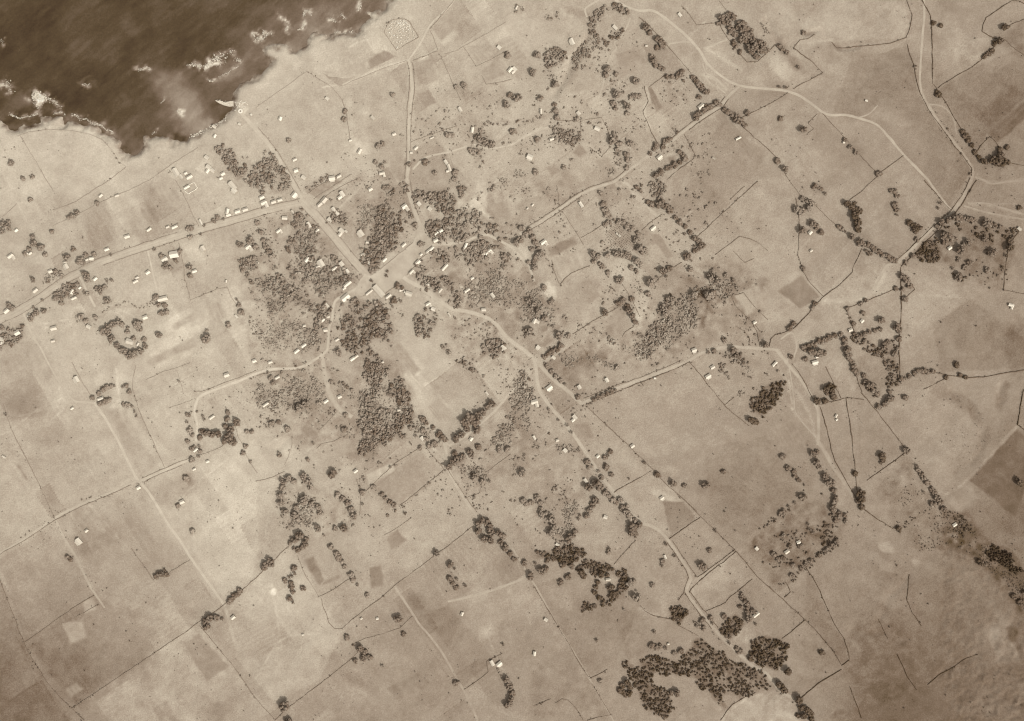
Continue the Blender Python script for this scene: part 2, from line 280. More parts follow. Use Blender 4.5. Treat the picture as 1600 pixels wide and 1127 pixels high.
 (94, 4.6, .42, 1.0, 2.6, [(1180, 850), (1225, 830), (1290, 815), (1320, 830), (1290, 855), (1225, 890), (1195, 890)]), (90, 4.6, .55, 1.4, 3, [(1275, 830), (1290, 824), (1302, 832), (1290, 840), (1272, 842)]), (96, 5, .45, 1.2, 2.8, [(1165, 845), (1200, 820), (1255, 776), (1260, 782), (1215, 815), (1190, 840), (1168, 862)]), (100, 5, .4, 1.2, 2.8, [(1290, 795), (1322, 798), (1326, 815), (1300, 820)]), (102, 5, .4, 1.3, 2.6, [(1255, 750), (1275, 752), (1290, 770), (1265, 775)]), (100, 5.4, .3, 1.2, 2.4, [(1160, 920), (1180, 930), (1185, 965), (1160, 950)]), (98, 5, .5, 1.4, 3, [(1085, 965), (1100, 960), (1104, 984), (1090, 982)]),
 (100, 5, .5, 1.4, 2.8, [(762, 1045), (785, 1045), (790, 1055), (765, 1058)]), (106, 4.6, .5, 1.2, 2.6, [(112, 838), (135, 838), (138, 852), (118, 856)]), (108, 5, .4, 1.2, 2.6, [(500, 745), (530, 770), (535, 790), (505, 770)]), (112, 4.8, .45, 1.3, 2.8, [(440, 770), (500, 770), (500, 830), (450, 825)]), (108, 5, .4, 1.2, 2.6, [(700, 735), (750, 710), (770, 740), (740, 760)]), (106, 5, .5, 1.6, 3, [(770, 828), (790, 845), (785, 848), (768, 838)]), (114, 7, .2, .8, 1.8, [(560, 590), (650, 610), (640, 650), (580, 650)]), (112, 5, .4, 1.2, 2.6, [(640, 660), (660, 660), (690, 690), (670, 700), (650, 690)]),
 (92, 4, .8, 1.2, 2.2, [(1200, 820), (1225, 797), (1256, 776), (1259, 779), (1228, 801), (1203, 824)]), (88, 4, .85, 1.2, 2.3, [(1214, 919), (1256, 884), (1307, 846), (1310, 849), (1259, 888), (1216, 922)]), (90, 3.6, .8, 1.0, 1.9, [(1400, 825), (1430, 806), (1454, 788), (1457, 791), (1432, 810), (1402, 829)]), (98, 4, .7, 1.2, 2.2, [(1320, 480), (1323, 479), (1338, 523), (1334, 524)]), (104, 3.6, .7, 1, 2, [(150, 483), (187, 475), (245, 472), (245, 476), (188, 479), (152, 487)]),
 (96, 4, .5, 1.0, 2.0, [(22, 965), (28, 966), (30, 980), (25, 978)]), (96, 4, .5, 1.0, 2.0, [(46, 1023), (52, 1024), (64, 1048), (58, 1050)]), (96, 4, .4, .9, 1.7, [(72, 1065), (78, 1066), (100, 1092), (94, 1093)]), (96, 4, .5, .9, 1.7, [(118, 1110), (124, 1112), (134, 1126), (128, 1127)]),
]

def wood_tone(tone, poly):
    """woods towards the left are lightened: aerial haze put into the leaf tone"""
    mx = sum(p[0] for p in poly) / len(poly)
    my = sum(p[1] for p in poly) / len(poly)
    t = min(1.0, max(0.0, (tone - 66) / 34))
    k = min(1.0, max(0.0, (1330 - mx - .25 * max(0, my - 560)) / 330))
    return tone + 8 * (.4 + .6 * k) + 26 * t * (.12 + .88 * k)

# ------------------------------------------------------------------ land: tone and relief on one grid
COAST = [(-20, 186), (0, 187), (10, 195), (18, 199), (25, 200), (33, 195), (45, 192), (55, 189), (65, 184), (75, 181), (88, 181), (95, 184), (99, 190), (104, 187),
         (110, 187), (120, 190), (135, 195), (150, 199), (165, 205), (178, 211), (187, 215), (193, 220), (193, 232), (197, 238), (203, 240), (210, 237), (219, 233),
         (222, 225), (223, 216), (230, 212), (243, 210), (255, 209), (265, 213), (272, 218), (280, 220), (287, 219), (290, 213), (297, 208), (310, 203),
         (322, 197), (335, 190), (345, 184), (352, 178), (359, 172), (361, 165), (360, 158), (361, 152), (362, 143), (367, 135), (375, 128), (385, 122), (395, 117),
         (402, 114), (410, 108), (418, 100), (420, 94), (414, 88), (411, 78), (413, 71), (425, 68), (437, 69), (445, 66), (452, 70), (458, 77), (464, 79),
         (470, 75), (476, 64), (474, 58), (480, 55), (488, 49), (497, 48), (505, 52), (513, 52), (520, 47), (535, 48), (545, 50), (552, 47), (560, 42),
         (567, 36), (574, 30), (577, 27), (572, 22), (572, 16), (580, 17), (590, 14), (597, 10), (600, 4), (604, -2), (640, -60), (900, -320), (2600, -1700), (7000, -5000)]
COAST = [(-7000, 900), (-2500, 480), (-400, 250)] + COAST
SEA_POLY = COAST + [(7000, -9000), (-7000, -9000)]

def coast_d(x, y):
    """signed distance to the shore, + inland"""
    near = (x < 760) & (y < 330)
    d = np.full(np.shape(x), 200.0)
    xs, ys = x[near], y[near]
    dd = dist_line(COAST, xs, ys)
    dd = np.where(inside(SEA_POLY, xs, ys), -dd, dd)
    d[near] = dd
    far = ~near
    ins = inside(SEA_POLY, x, y) & far
    d[ins] = -200
    return d

TONES = [(50, 260, 187), (250, 255, 190), (50, 420, 180), (250, 420, 184), (430, 150, 194), (430, 230, 188), (560, 40, 192), (620, 150, 186), (700, 100, 182),  # broad ground tones; lens darkening towards the corners is put into them
 (560, 200, 186), (760, 80, 184), (830, 30, 184), (900, 60, 176), (1050, 60, 168), (1250, 30, 163), (1400, 80, 162), (1550, 40, 152), (1570, 180, 126), (1500, 120, 146),
 (1350, 130, 154), (1250, 250, 158), (1400, 300, 157), (1550, 300, 140), (1100, 300, 164), (1000, 100, 166), (900, 150, 174), (900, 300, 177), (760, 250, 184),
 (650, 300, 182), (550, 330, 182), (450, 380, 186), (330, 480, 188), (250, 560, 187), (100, 560, 186), (50, 650, 172), (150, 700, 178), (300, 640, 188), (50, 800, 178),
 (150, 900, 162), (60, 980, 152), (20, 1080, 112), (100, 1100, 136), (250, 950, 166), (250, 1060, 160), (350, 850, 184), (350, 780, 189), (450, 950, 172),
 (550, 850, 176), (450, 1080, 162), (600, 1050, 154), (700, 950, 162), (700, 1080, 150), (800, 1000, 151), (650, 780, 178), (560, 640, 180), (720, 600, 184),
 (850, 470, 178), (950, 450, 174), (850, 700, 172), (870, 900, 160), (950, 980, 145), (1000, 700, 166), (1100, 650, 162), (1150, 780, 142), (1000, 850, 164),
 (1080, 830, 155), (1150, 930, 154), (1100, 1000, 150), (1240, 450, 166), (1300, 400, 163), (1450, 450, 156), (1450, 520, 154), (1550, 480, 142), (1300, 520, 157),
 (1500, 650, 155), (1450, 700, 153), (1570, 740, 112), (1350, 680, 148), (1250, 720, 153), (1300, 850, 142), (1400, 900, 138), (1500, 950, 126), (1350, 1000, 116), (1450, 1000, 116), (1500, 1060, 112),
 (1400, 1080, 102), (1550, 1000, 120), (1560, 1090, 108), (1270, 960, 142), (1230, 1100, 158), (1200, 880, 143), (1000, 1100, 150), (900, 1080, 150)]

TONES = [(a, b, t - 9 if 380 < a < 960 and 230 < b < 800 else t - 3) for a, b, t in TONES]

def base_tone(x, y):
    num = np.zeros(np.shape(x)); den = np.zeros(np.shape(x)) + 1e-12
    x = np.clip(x, 0, 1600); y = np.clip(y, 0, 1127)
    for tx, ty, t in TONES:
        w = np.exp(-((x - tx) ** 2 + (y - ty) ** 2) / (2 * 62.0 ** 2))
        num += w * t; den += w
    return num / den

# soft patches of ground: (cx, cy, rx, ry, turn, tone change)
PATCHES = [(745, 318, 13, 30, 10, 22), (757, 338, 18, 8, 30, 18), (812, 396, 20, 10, 20, 18), (862, 456, 11, 17, 0, 34), (857, 448, 14, 10, 0, 14),
 (1000, 470, 12, 40, 15, 16), (985, 425, 28, 16, 25, 12), (1010, 494, 14, 8, 0, 18), (1505, 778, 26, 14, -35, 16), (1570, 165, 42, 20, -30, -14),
 (1472, 612, 24, 9, 42, -13), (1500, 626, 22, 8, 48, -15), (1523, 644, 8, 14, -35, -20), (1568, 620, 9, 22, 10, -17), (1536, 690, 9, 26, 25, -9), (1380, 880, 34, 8, 30, 12), (1385, 855, 14, 6, 30, 24), (1432, 880, 8, 5, 0, 16),  # the dark ones here paint slope shade into the ground
 (1100, 300, 26, 12, 40, -9), (1130, 330, 30, 12, 45, -9), (1330, 235, 60, 20, 35, -8), (1380, 180, 45, 10, 20, 8), (1265, 60, 20, 8, 10, 9), (1290, 40, 70, 14, 8, 7),
 (1490, 75, 28, 18, -30, 9), (1400, 130, 60, 45, 0, -7), (1075, 100, 14, 7, 25, 9), (1133, 95, 16, 6, 35, 14), (1160, 25, 14, 10, 0, 9), (1055, 12, 20, 5, 10, 7),
 (750, 390, 20, 5, 10, 10), (652, 575, 14, 10, 45, 14), (632, 640, 22, 12, 10, 14), (600, 622, 20, 8, 20, 12), (660, 615, 10, 12, 0, 12), (480, 800, 16, 8, 20, 14),
 (540, 735, 14, 10, 0, 8), (445, 930, 30, 30, 0, 6), (424, 923, 5, 5, 0, 36), (1245, 900, 10, 20, 20, 8), (1040, 775, 20, 6, 25, 22), (1060, 800, 16, 8, 25, 10),
 (1075, 690, 12, 12, 0, 10), (955, 905, 12, 12, 0, 14), (950, 980, 40, 20, 0, -5), (870, 930, 26, 14, 30, 6), (1010, 960, 30, 8, 25, 8), (1150, 985, 14, 10, -30, 16), (1170, 1000, 14, 10, 30, 14),
 (1290, 1010, 20, 8, 30, 8), (1400, 985, 30, 5, 25, -5), (1362, 985, 30, 5, -10, -5), (1385, 940, 20, 10, 10, 10), (1562, 985, 18, 22, 0, 20), (1553, 992, 6, 22, 0, 10), (1575, 1022, 18, 16, 0, 16), (1580, 990, 11, 9, 30, -32), (1592, 1016, 5, 9, 0, -14),
 (350, 790, 36, 60, 20, 6), (380, 700, 20, 16, 0, 8), (290, 760, 16, 14, 0, -16), (292, 752, 6, 8, 0, -18), (160, 700, 16, 14, 0, 8), (155, 705, 4, 4, 0, -14), (40, 630, 26, 20, 0, -10), (95, 710, 20, 40, 20, -5),
 (215, 1045, 24, 20, 30, -8), (275, 1010, 26, 26, 0, 6), (215, 1098, 8, 6, 0, -16), (60, 1010, 40, 20, 30, -6), (340, 1110, 40, 14, -30, -12), (35, 1070, 16, 40, 25, 5),
 (600, 900, 30, 20, 10, -6), (650, 940, 12, 14, 0, -12), (655, 870, 26, 14, -30, 6), (745, 930, 26, 10, -25, 10), (760, 985, 14, 10, 0, 14), (420, 1060, 40, 30, 0, 5), (560, 1090, 40, 16, 30, 6), (555, 1065, 20, 8, 30, -10),
 (130, 300, 30, 16, -20, 8), (60, 290, 30, 20, 0, 5), (110, 270, 30, 10, 15, -5), (215, 330, 7, 26, -22, 10), (180, 340, 6, 30, -22, 10), (130, 350, 6, 26, -22, 10), (140, 365, 5, 30, -25, -9), (235, 332, 14, 12, 20, -10), (160, 275, 30, 8, 20, 6),
 (325, 545, 40, 12, -28, 8), (290, 520, 40, 7, -28, 8), (230, 585, 40, 12, -28, 5), (185, 600, 8, 30, 5, 10), (155, 597, 12, 9, -30, 12), (225, 680, 6, 50, -30, 12), (85, 620, 22, 18, 0, 9), (20, 610, 14, 10, 0, 6),
 (275, 268, 12, 12, 30, 16), (325, 265, 14, 10, 40, 14), (335, 200, 14, 5, -35, 20), (302, 206, 18, 5, -15, 10), (270, 206, 14, 4, 10, 8), (376, 170, 12, 8, 20, 24), (362, 162, 8, 5, 20, 20),
 (480, 110, 16, 10, -30, -8), (470, 90, 20, 5, 5, -8), (520, 105, 20, 8, -15, 10), (565, 60, 12, 6, 10, -8), (565, 232, 12, 10, 0, 18), (548, 205, 20, 20, 0, 5), (520, 240, 30, 10, -20, -4), (585, 150, 16, 7, 25, -10), (600, 200, 20, 12, 0, -6), (565, 175, 8, 8, 0, 12),
 (745, 155, 22, 14, 0, -9), (690, 130, 16, 16, 0, 8), (710, 175, 20, 8, -20, 6), (700, 60, 16, 6, -30, 14), (670, 190, 20, 8, 0, -5), (760, 215, 24, 10, 0, -6), (900, 20, 20, 8, 20, -16),
 (815, 240, 16, 16, 0, -6), (925, 130, 40, 25, 0, -8), (985, 95, 30, 25, 0, -5), (985, 205, 26, 30, 10, -7), (1025, 195, 14, 20, -25, 8), (1070, 150, 20, 12, 0, -6), (1080, 85, 30, 8, 45, -6), (1210, 145, 20, 12, 20, -10), (1170, 185, 22, 10, 30, -6),
 (1240, 95, 26, 7, 40, -20), (1218, 65, 14, 8, 50, -14), (1235, 85, 10, 5, 40, -8), (1225, 110, 14, 12, 0, 14), (1262, 52, 12, 4, 5, -14), (1308, 75, 10, 5, 20, -20), (1330, 90, 30, 5, -5, -8), (1210, 95, 12, 10, 0, 10),
 (1300, 280, 20, 20, 0, -6), (1340, 410, 14, 14, 0, -8), (1355, 445, 8, 6, 40, -14), (1560, 95, 30, 12, -20, 6), (1590, 545, 14, 40, 0, -16), (1575, 520, 8, 16, 0, -10), (1530, 540, 40, 30, 0, -6),
 (1265, 365, 12, 8, 0, -12), (1280, 490, 12, 8, 0, -8), (1240, 470, 10, 8, -40, 10), (1345, 460, 30, 12, -15, 6), (1385, 440, 14, 20, 20, 8), (1110, 500, 20, 10, 0, -6), (1115, 478, 14, 10, 0, 10), (1075, 470, 26, 16, 0, -14),
 (1050, 432, 20, 12, -35, -10), (1085, 445, 22, 10, 25, -12), (1160, 450, 20, 14, 0, -16), (1150, 480, 8, 30, -20, -12), (1190, 440, 16, 8, -45, -10), (985, 375, 26, 20, 0, -8), (905, 455, 30, 20, -40, -6), (825, 455, 14, 14, 0, -4), (1030, 545, 12, 12, 0, 8)]

# worn foot paths and pale verges in the grass: (half width, tone change, points)
TRAILS = [(1.6, 15, [(505, 137), (550, 127), (575, 115), (600, 105), (635, 96)]), (1.4, 12, [(545, 75), (560, 66), (580, 62)]), (1.5, 12, [(655, 95), (685, 75)]),
 (2.2, 14, [(600, 284), (640, 283)]), (1.5, 12, [(645, 265), (662, 248), (700, 238)]), (1.6, 14, [(870, 200), (840, 203), (800, 226)]),
 (1.2, 12, [(1045, 68), (1070, 65)]), (1.2, 12, [(1080, 55), (1100, 35)]), (1.4, 13, [(1105, 75), (1135, 62)]), (1.5, 14, [(1100, 75), (1118, 85), (1160, 110)]), (1.2, 12, [(1100, 115), (1105, 105), (1102, 95)]),
 (1.6, 12, [(1098, 117), (1120, 125), (1135, 140)]), (1.2, 10, [(1100, 117), (1112, 132), (1130, 140)]), (1.1, 10, [(1050, 120), (1055, 142), (1068, 160)]),
 (1.3, 12, [(1342, 185), (1360, 175), (1370, 165)]), (1.0, 8, [(1345, 93), (1390, 78), (1415, 62)]), (1.2, 10, [(1452, 165), (1475, 168), (1490, 185), (1495, 215)]),
 (3.0, 7, [(1287, 472), (1320, 468), (1350, 465), (1366, 455), (1374, 435), (1382, 418), (1400, 414)]), (1.6, 9, [(1290, 470), (1330, 472), (1352, 462)]), (3, 9, [(1378, 440), (1386, 420)]),
 (1.6, 10, [(1515, 320), (1540, 320), (1560, 326), (1600, 335)]), (1.4, 9, [(1510, 323), (1550, 335), (1600, 343)]), (1.2, 8, [(1540, 322), (1570, 318), (1600, 322)]), (2.0, 10, [(1525, 277), (1550, 285), (1600, 281)]),
 (2.2, 11, [(1590, 666), (1510, 752), (1480, 772)]), (1.5, 6, [(1430, 460), (1500, 465)]),
 (1.6, 9, [(1230, 600), (1240, 640), (1225, 620)]), (1.6, 10, [(1220, 620), (1245, 650), (1275, 682)]), (1.2, 10, [(1230, 560), (1235, 610), (1238, 640)]), (2.4, 10, [(1215, 572), (1235, 600), (1262, 640), (1277, 690)]), (1.2, 8, [(1225, 650), (1260, 700)]),
 (1.3, 10, [(165, 482), (190, 494), (205, 520), (208, 530)]), (1.3, 9, [(165, 482), (185, 484), (210, 495)]), (1.2, 9, [(60, 515), (85, 510)]), (1.4, 10, [(105, 500), (60, 507)]), (2.0, 9, [(180, 570), (185, 610), (190, 640)]),
 (2.2, 11, [(45, 205), (60, 200), (110, 200), (145, 208)]), (1.4, 9, [(82, 655), (100, 635), (30, 650)]), (1.5, 10, [(0, 680), (20, 670), (60, 640), (100, 622)]), (1.4, 8, [(110, 690), (150, 750)]), (1.8, 8, [(140, 790), (185, 840)]), (1.6, 8, [(20, 725), (45, 765)]),
 (1.5, 10, [(275, 785), (320, 745), (360, 715)]), (2, 9, [(350, 945), (360, 975), (365, 1000)]), (1.4, 9, [(400, 1060), (440, 1000), (500, 990)]), (1.2, 7, [(420, 880), (440, 1010)]),
 (1.6, 12, [(700, 940), (760, 925), (800, 910), (830, 895)]), (1.4, 9, [(760, 990), (790, 1060)]), (1.4, 8, [(820, 950), (830, 975)]), (2.2, 10, [(835, 560), (840, 600), (836, 575)]), (1.2, 8, [(860, 660), (900, 690)]),
 (1.5, 10, [(660, 690), (690, 710), (700, 725)]), (1.4, 11, [(475, 645), (490, 665), (505, 692)]), (1.5, 10, [(498, 692), (480, 705)]), (1.6, 10, [(700, 640), (670, 610), (650, 585)]), (2.0, 12, [(645, 575), (690, 625), (715, 650)]),
 (1.5, 14, [(725, 480), (727, 462), (720, 445)]), (1.4, 12, [(505, 430), (515, 415), (538, 402)]), (1.6, 14, [(530, 325), (560, 296)]), (1.4, 12, [(455, 560), (440, 545), (420, 560)]), (1.4, 10, [(400, 545), (430, 500)]),
 (2, 12, [(780, 510), (790, 540), (800, 545)]), 
 (1.6, 12, [(1060, 350), (1080, 330)]), (1.6, 9, [(1065, 405), (1100, 430), (1120, 455)]), (2.5, 9, [(1075, 425), (1110, 445), (1125, 460)]), (1.5, 9, [(1130, 465), (1180, 445), (1200, 440)]), (1.3, 9, [(950, 610), (1050, 572)]),
 (1.3, 8, [(1080, 900), (1082, 940), (1065, 960)]), (1.5, 9, [(1165, 990), (1168, 1020)]), (1.4, 8, [(1090, 905), (1160, 860)]), (2.5, 9, [(1190, 1085), (1160, 1095), (1135, 1115), (1128, 1127)]), (1.4, 8, [(1130, 1095), (1125, 1110)]),
 (1.3, 10, [(985, 230), (952, 238), (938, 244)]), (2.2, 15, [(922, 230), (938, 244)]), (2, 12, [(1010, 136), (1014, 155), (1006, 175), (1018, 205)]), (1.6, 12, [(1260, 68), (1300, 62)]), (2, 9, [(1300, 72), (1320, 92), (1345, 92)]),
 (1.2, 9, [(1060, 240), (1010, 246)]), (1.3, 10, [(960, 300), (990, 320), (1022, 335)]), (1.0, 10, [(935, 255), (960, 262), (985, 250)]), (3, 12, [(975, 285), (1005, 318), (1030, 338)])]

FX0, FY0, ST = -42.0, -42.0, 1.95
NX, NY = 864, 621
gx = FX0 + ST * np.arange(NX); gy = FY0 + ST * np.arange(NY)
GX, GY = np.meshgrid(gx, gy)
# a little wandering, so that edges of patches are not ruled lines
WX = GX + 7 * fbm(GX, GY, 30, 11, 3); WY = GY + 7 * fbm(GX, GY, 30, 12, 3)
D = coast_d(GX, GY) + 7.0 * fbm(GX, GY, 14, 21, 4) * (1 - 0.9 * sstep(300, 345, GX) * (1 - sstep(370, 400, GX)))
BASE = base_tone(GX, GY)
T = BASE.copy()
dry = fbm(GX, GY, 170, 31, 4) * 5 + fbm(WX, WY, 45, 32, 4) * 7 + fbm(WX, WY, 15, 34, 4) * 11 + fbm(GX, GY, 6, 35, 2) * 6
streak = fbm(GX * 0.25 + GY * 0.2, GY * 1.1 - GX * 0.9, 22, 33, 4) * 6
T += dry + streak
# parcels of pasture, each grazed or mown differently: (tone change, roughness, outline)
PARCELS = [(-7, 0, [(165, 640), (213, 634), (252, 722), (220, 746)]), (-3, 0, [(20, 682), (150, 642), (207, 746), (88, 803)]), (-9, 4, [(225, 765), (295, 737), (300, 762), (262, 800)]), (-6, 8, [(110, 800), (150, 785), (190, 845), (165, 852), (130, 875)]), (-6, 0, [(0, 874), (85, 818), (160, 950), (40, 1002)]),
 (-9, 4, [(42, 1006), (145, 932), (310, 976), (115, 1102)]), (-4, 0, [(222, 772), (280, 855), (340, 945), (312, 968), (150, 926), (125, 870)]), (-7, 0, [(-40, 880), (0, 905), (40, 1010), (75, 1070), (140, 1170), (-40, 1170)]), (5, 6, [(132, 1096), (310, 977), (362, 1040), (300, 1160), (140, 1160)]), (-3, 0, [(540, 987), (615, 921), (672, 990), (722, 1080), (610, 1150), (440, 1150)]),
 (-6, 0, [(620, 915), (682, 870), (742, 930), (700, 1012)]), (-8, 0, [(647, 966), (700, 946), (772, 1030), (722, 1076)]), (7, 0, [(400, 905), (450, 856), (470, 870), (500, 935), (535, 985), (500, 1060), (430, 1100), (370, 1030), (350, 955)]), (-4, 0, [(318, 980), (352, 955), (430, 1100), (400, 1090)]), (6, 0, [(300, 735), (345, 702), (400, 750), (405, 850), (395, 900), (355, 940), (300, 860)]),
 (-6, 0, [(170, 560), (210, 545), (212, 630), (175, 620)]), (6, 4, [(180, 545), (205, 540), (200, 640), (185, 680), (172, 640)]), (-4, 4, [(215, 590), (300, 560), (310, 610), (215, 636)]), (5, 0, [(220, 520), (320, 470), (330, 510), (225, 570)]), (-5, 0, [(105, 345), (150, 322), (190, 400), (140, 415)]), (4, 4, [(160, 318), (180, 312), (215, 385), (195, 395)]), (-5, 0, [(185, 312), (232, 286), (300, 350), (220, 384)]), (-6, 0, [(235, 284), (272, 284), (310, 352), (260, 366), (230, 330)]),
 (-6, 0, [(0, 345), (30, 335), (60, 390), (20, 420), (0, 420)]), (-5, 0, [(0, 430), (60, 395), (80, 440), (40, 470), (0, 490)]), (4, 0, [(245, 470), (290, 465), (300, 515), (260, 520)]), (-5, 0, [(300, 410), (370, 395), (385, 440), (310, 465)]), (6, 0, [(282, 382), (315, 372), (322, 410), (300, 412)]), (-4, 4, [(320, 370), (400, 345), (402, 392), (330, 400)]), (-6, 6, [(402, 340), (455, 328), (460, 345), (420, 400)]), (5, 0, [(245, 430), (285, 425), (295, 460), (250, 465)]),
 (-6, 0, [(0, 540), (60, 530), (95, 600), (70, 650), (0, 660)]), (-4, 0, [(300, 615), (345, 605), (352, 655), (320, 675)]), (4, 0, [(312, 285), (345, 275), (390, 325), (345, 338)]), (-4, 0, [(405, 200), (480, 115), (540, 150), (545, 215), (480, 270), (455, 275)]), (-5, 0, [(550, 140), (635, 100), (636, 200), (600, 215), (552, 215)]), (-5, 4, [(600, 220), (634, 205), (632, 282), (560, 280), (550, 225)]), (-4, 0, [(650, 100), (720, 85), (735, 150), (720, 190), (648, 215)]), (-5, 0, [(740, 120), (790, 135), (800, 185), (730, 195)]), (-4, 6, [(700, 75), (760, 55), (790, 35), (790, 0), (720, 0)]),
 (-9, 12, [(380, 420), (460, 330), (520, 380), (565, 430), (520, 470), (510, 560), (400, 575), (370, 480)]), (-8, 12, [(400, 580), (510, 555), (560, 650), (560, 720), (450, 690), (400, 640)]), (-8, 12, [(545, 540), (620, 560), (655, 640), (640, 690), (565, 720), (560, 640)]), (-8, 14, [(640, 435), (700, 380), (800, 400), (850, 440), (890, 500), (840, 560), (790, 525), (700, 480)]), (-6, 12, [(655, 300), (760, 290), (800, 340), (800, 390), (680, 380)]), (-5, 8, [(560, 300), (635, 285), (655, 350), (590, 400), (520, 340)]),
 (-7, 14, [(685, 490), (760, 495), (790, 530), (830, 570), (760, 580), (720, 555)]), (-5, 10, [(770, 270), (860, 260), (940, 290), (820, 350), (770, 330)]), (-6, 10, [(700, 705), (800, 620), (840, 690), (800, 760), (730, 770)]), (-8, 14, [(920, 510), (1000, 495), (1060, 450), (1120, 440), (1110, 520), (1060, 560), (980, 580), (910, 560)]), (-7, 12, [(1060, 420), (1130, 400), (1200, 440), (1190, 540), (1110, 530)]), (-6, 12, [(430, 740), (500, 740), (565, 800), (550, 830), (450, 830)]), (-5, 10, [(820, 700), (900, 680), (930, 760), (880, 850), (820, 800)]), (-6, 12, [(860, 560), (940, 545), (960, 570), (910, 620), (880, 600)]),
 (2, 0, [(618, 500), (642, 492), (725, 580), (760, 610), (690, 690), (650, 620)]), (1, 0, [(690, 560), (740, 545), (800, 590), (760, 630), (725, 640)]), (-3, 0, [(916, 634), (1078, 568), (1135, 637), (1200, 682), (1254, 770), (1165, 843), (1096, 806), (1022, 736)]), (-4, 0, [(1100, 700), (1195, 680), (1252, 768), (1168, 838), (1110, 810)]), (4, 0, [(1024, 742), (1094, 808), (1046, 840), (1000, 812), (962, 772)]), (-8, 0, [(1458, 508), (1515, 468), (1604, 530), (1604, 575), (1470, 581)]), (4, 0, [(1410, 480), (1440, 432), (1510, 468), (1455, 508), (1410, 540)]),
 (-8, 0, [(1418, 72), (1435, 140), (1518, 265), (1482, 325), (1372, 196), (1300, 178), (1330, 92)]), (6, 0, [(1300, 66), (1250, 40), (1290, 0), (1413, 0), (1420, 40), (1412, 60)]), (-8, 0, [(1466, 140), (1520, 106), (1604, 70), (1604, 150), (1545, 205), (1530, 238)]), (-10, 8, [(1560, 60), (1604, 32), (1604, 90)]), (6, 8, [(1485, 70), (1535, 62), (1560, 72), (1500, 115)]), (6, 0, [(1208, 82), (1232, 90), (1225, 125), (1200, 110)]), (-5, 0, [(1160, 140), (1230, 145), (1160, 185), (1135, 175)]), (-6, 0, [(1085, 240), (1130, 190), (1200, 240), (1150, 310), (1090, 365), (1050, 330), (1050, 275)]), (5, 0, [(975, 285), (1010, 300), (1060, 345), (1095, 385), (1060, 400), (1010, 360)]), (-4, 0, [(1310, 350), (1340, 300), (1440, 285), (1480, 330), (1400, 405)]), (-5, 0, [(1250, 370), (1330, 370), (1340, 400), (1288, 460), (1255, 425)]),
 (-12, 16, [(1166, 848), (1256, 780), (1325, 815), (1308, 846), (1215, 918)]), (-15, 16, [(1470, 795), (1510, 800), (1604, 905), (1604, 965), (1535, 885), (1475, 840)]), (-12, 14, [(1408, 412), (1520, 338), (1590, 360), (1568, 455), (1535, 443), (1480, 412), (1430, 400)]), (-8, 12, [(1360, 755), (1415, 715), (1470, 785), (1455, 790), (1400, 822)]), (-5, 12, [(1405, 830), (1460, 795), (1540, 885), (1420, 850)]), (-5, 0, [(1340, 620), (1410, 706), (1355, 750), (1342, 760)]), (-7, 8, [(1335, 560), (1400, 540), (1406, 600), (1340, 610)]), (-3, 8, [(1335, 970), (1440, 985), (1450, 1065), (1430, 1080), (1345, 1110), (1325, 1040)]), (-5, 0, [(1260, 890), (1330, 1030), (1318, 1040), (1258, 968)]), (6, 0, [(1090, 905), (1150, 862), (1180, 903), (1105, 952), (1078, 925)]), (-5, 0, [(1000, 955), (1045, 968), (1090, 995), (980, 1030), (970, 985)]), (-7, 0, [(835, 915), (905, 890), (1000, 945), (960, 1040), (920, 1058)]), (4, 0, [(700, 940), (828, 902), (835, 930), (760, 990)]), (8, 8, [(1132, 1120), (1150, 1099), (1182, 1085), (1215, 1081), (1243, 1100), (1250, 1160), (1126, 1160)]), (-5, 8, [(830, 1040), (900, 1040), (920, 1062), (950, 1120), (830, 1127)])]
def feather(poly, w, x, y):
    d = dist_line(poly + poly[:1], x, y)
    return np.where(inside(poly, x, y), sstep(-w, w, d), 1 - sstep(-w, w, d))
for dt, rough, poly in PARCELS:
    xs = [p[0] for p in poly]; ys = [p[1] for p in poly]
    i0, i1 = np.searchsorted(gx, [min(xs) - 9, max(xs) + 9]); j0, j1 = np.searchsorted(gy, [min(ys) - 9, max(ys) + 9])
    x = GX[j0:j1, i0:i1]; y = GY[j0:j1, i0:i1]
    wob = 2.2 if rough == 0 else 9
    cov = feather(poly, 2.0 if rough == 0 else 8, x + wob * fbm(x, y, 14, 45, 2), y + wob * fbm(x, y, 14, 46, 2))
    T[j0:j1, i0:i1] += cov * (1.5 * dt + rough * 2.2 * fbm(x, y, 9, 47, 4) + rough * .8 * fbm(x, y, 26, 48, 2))
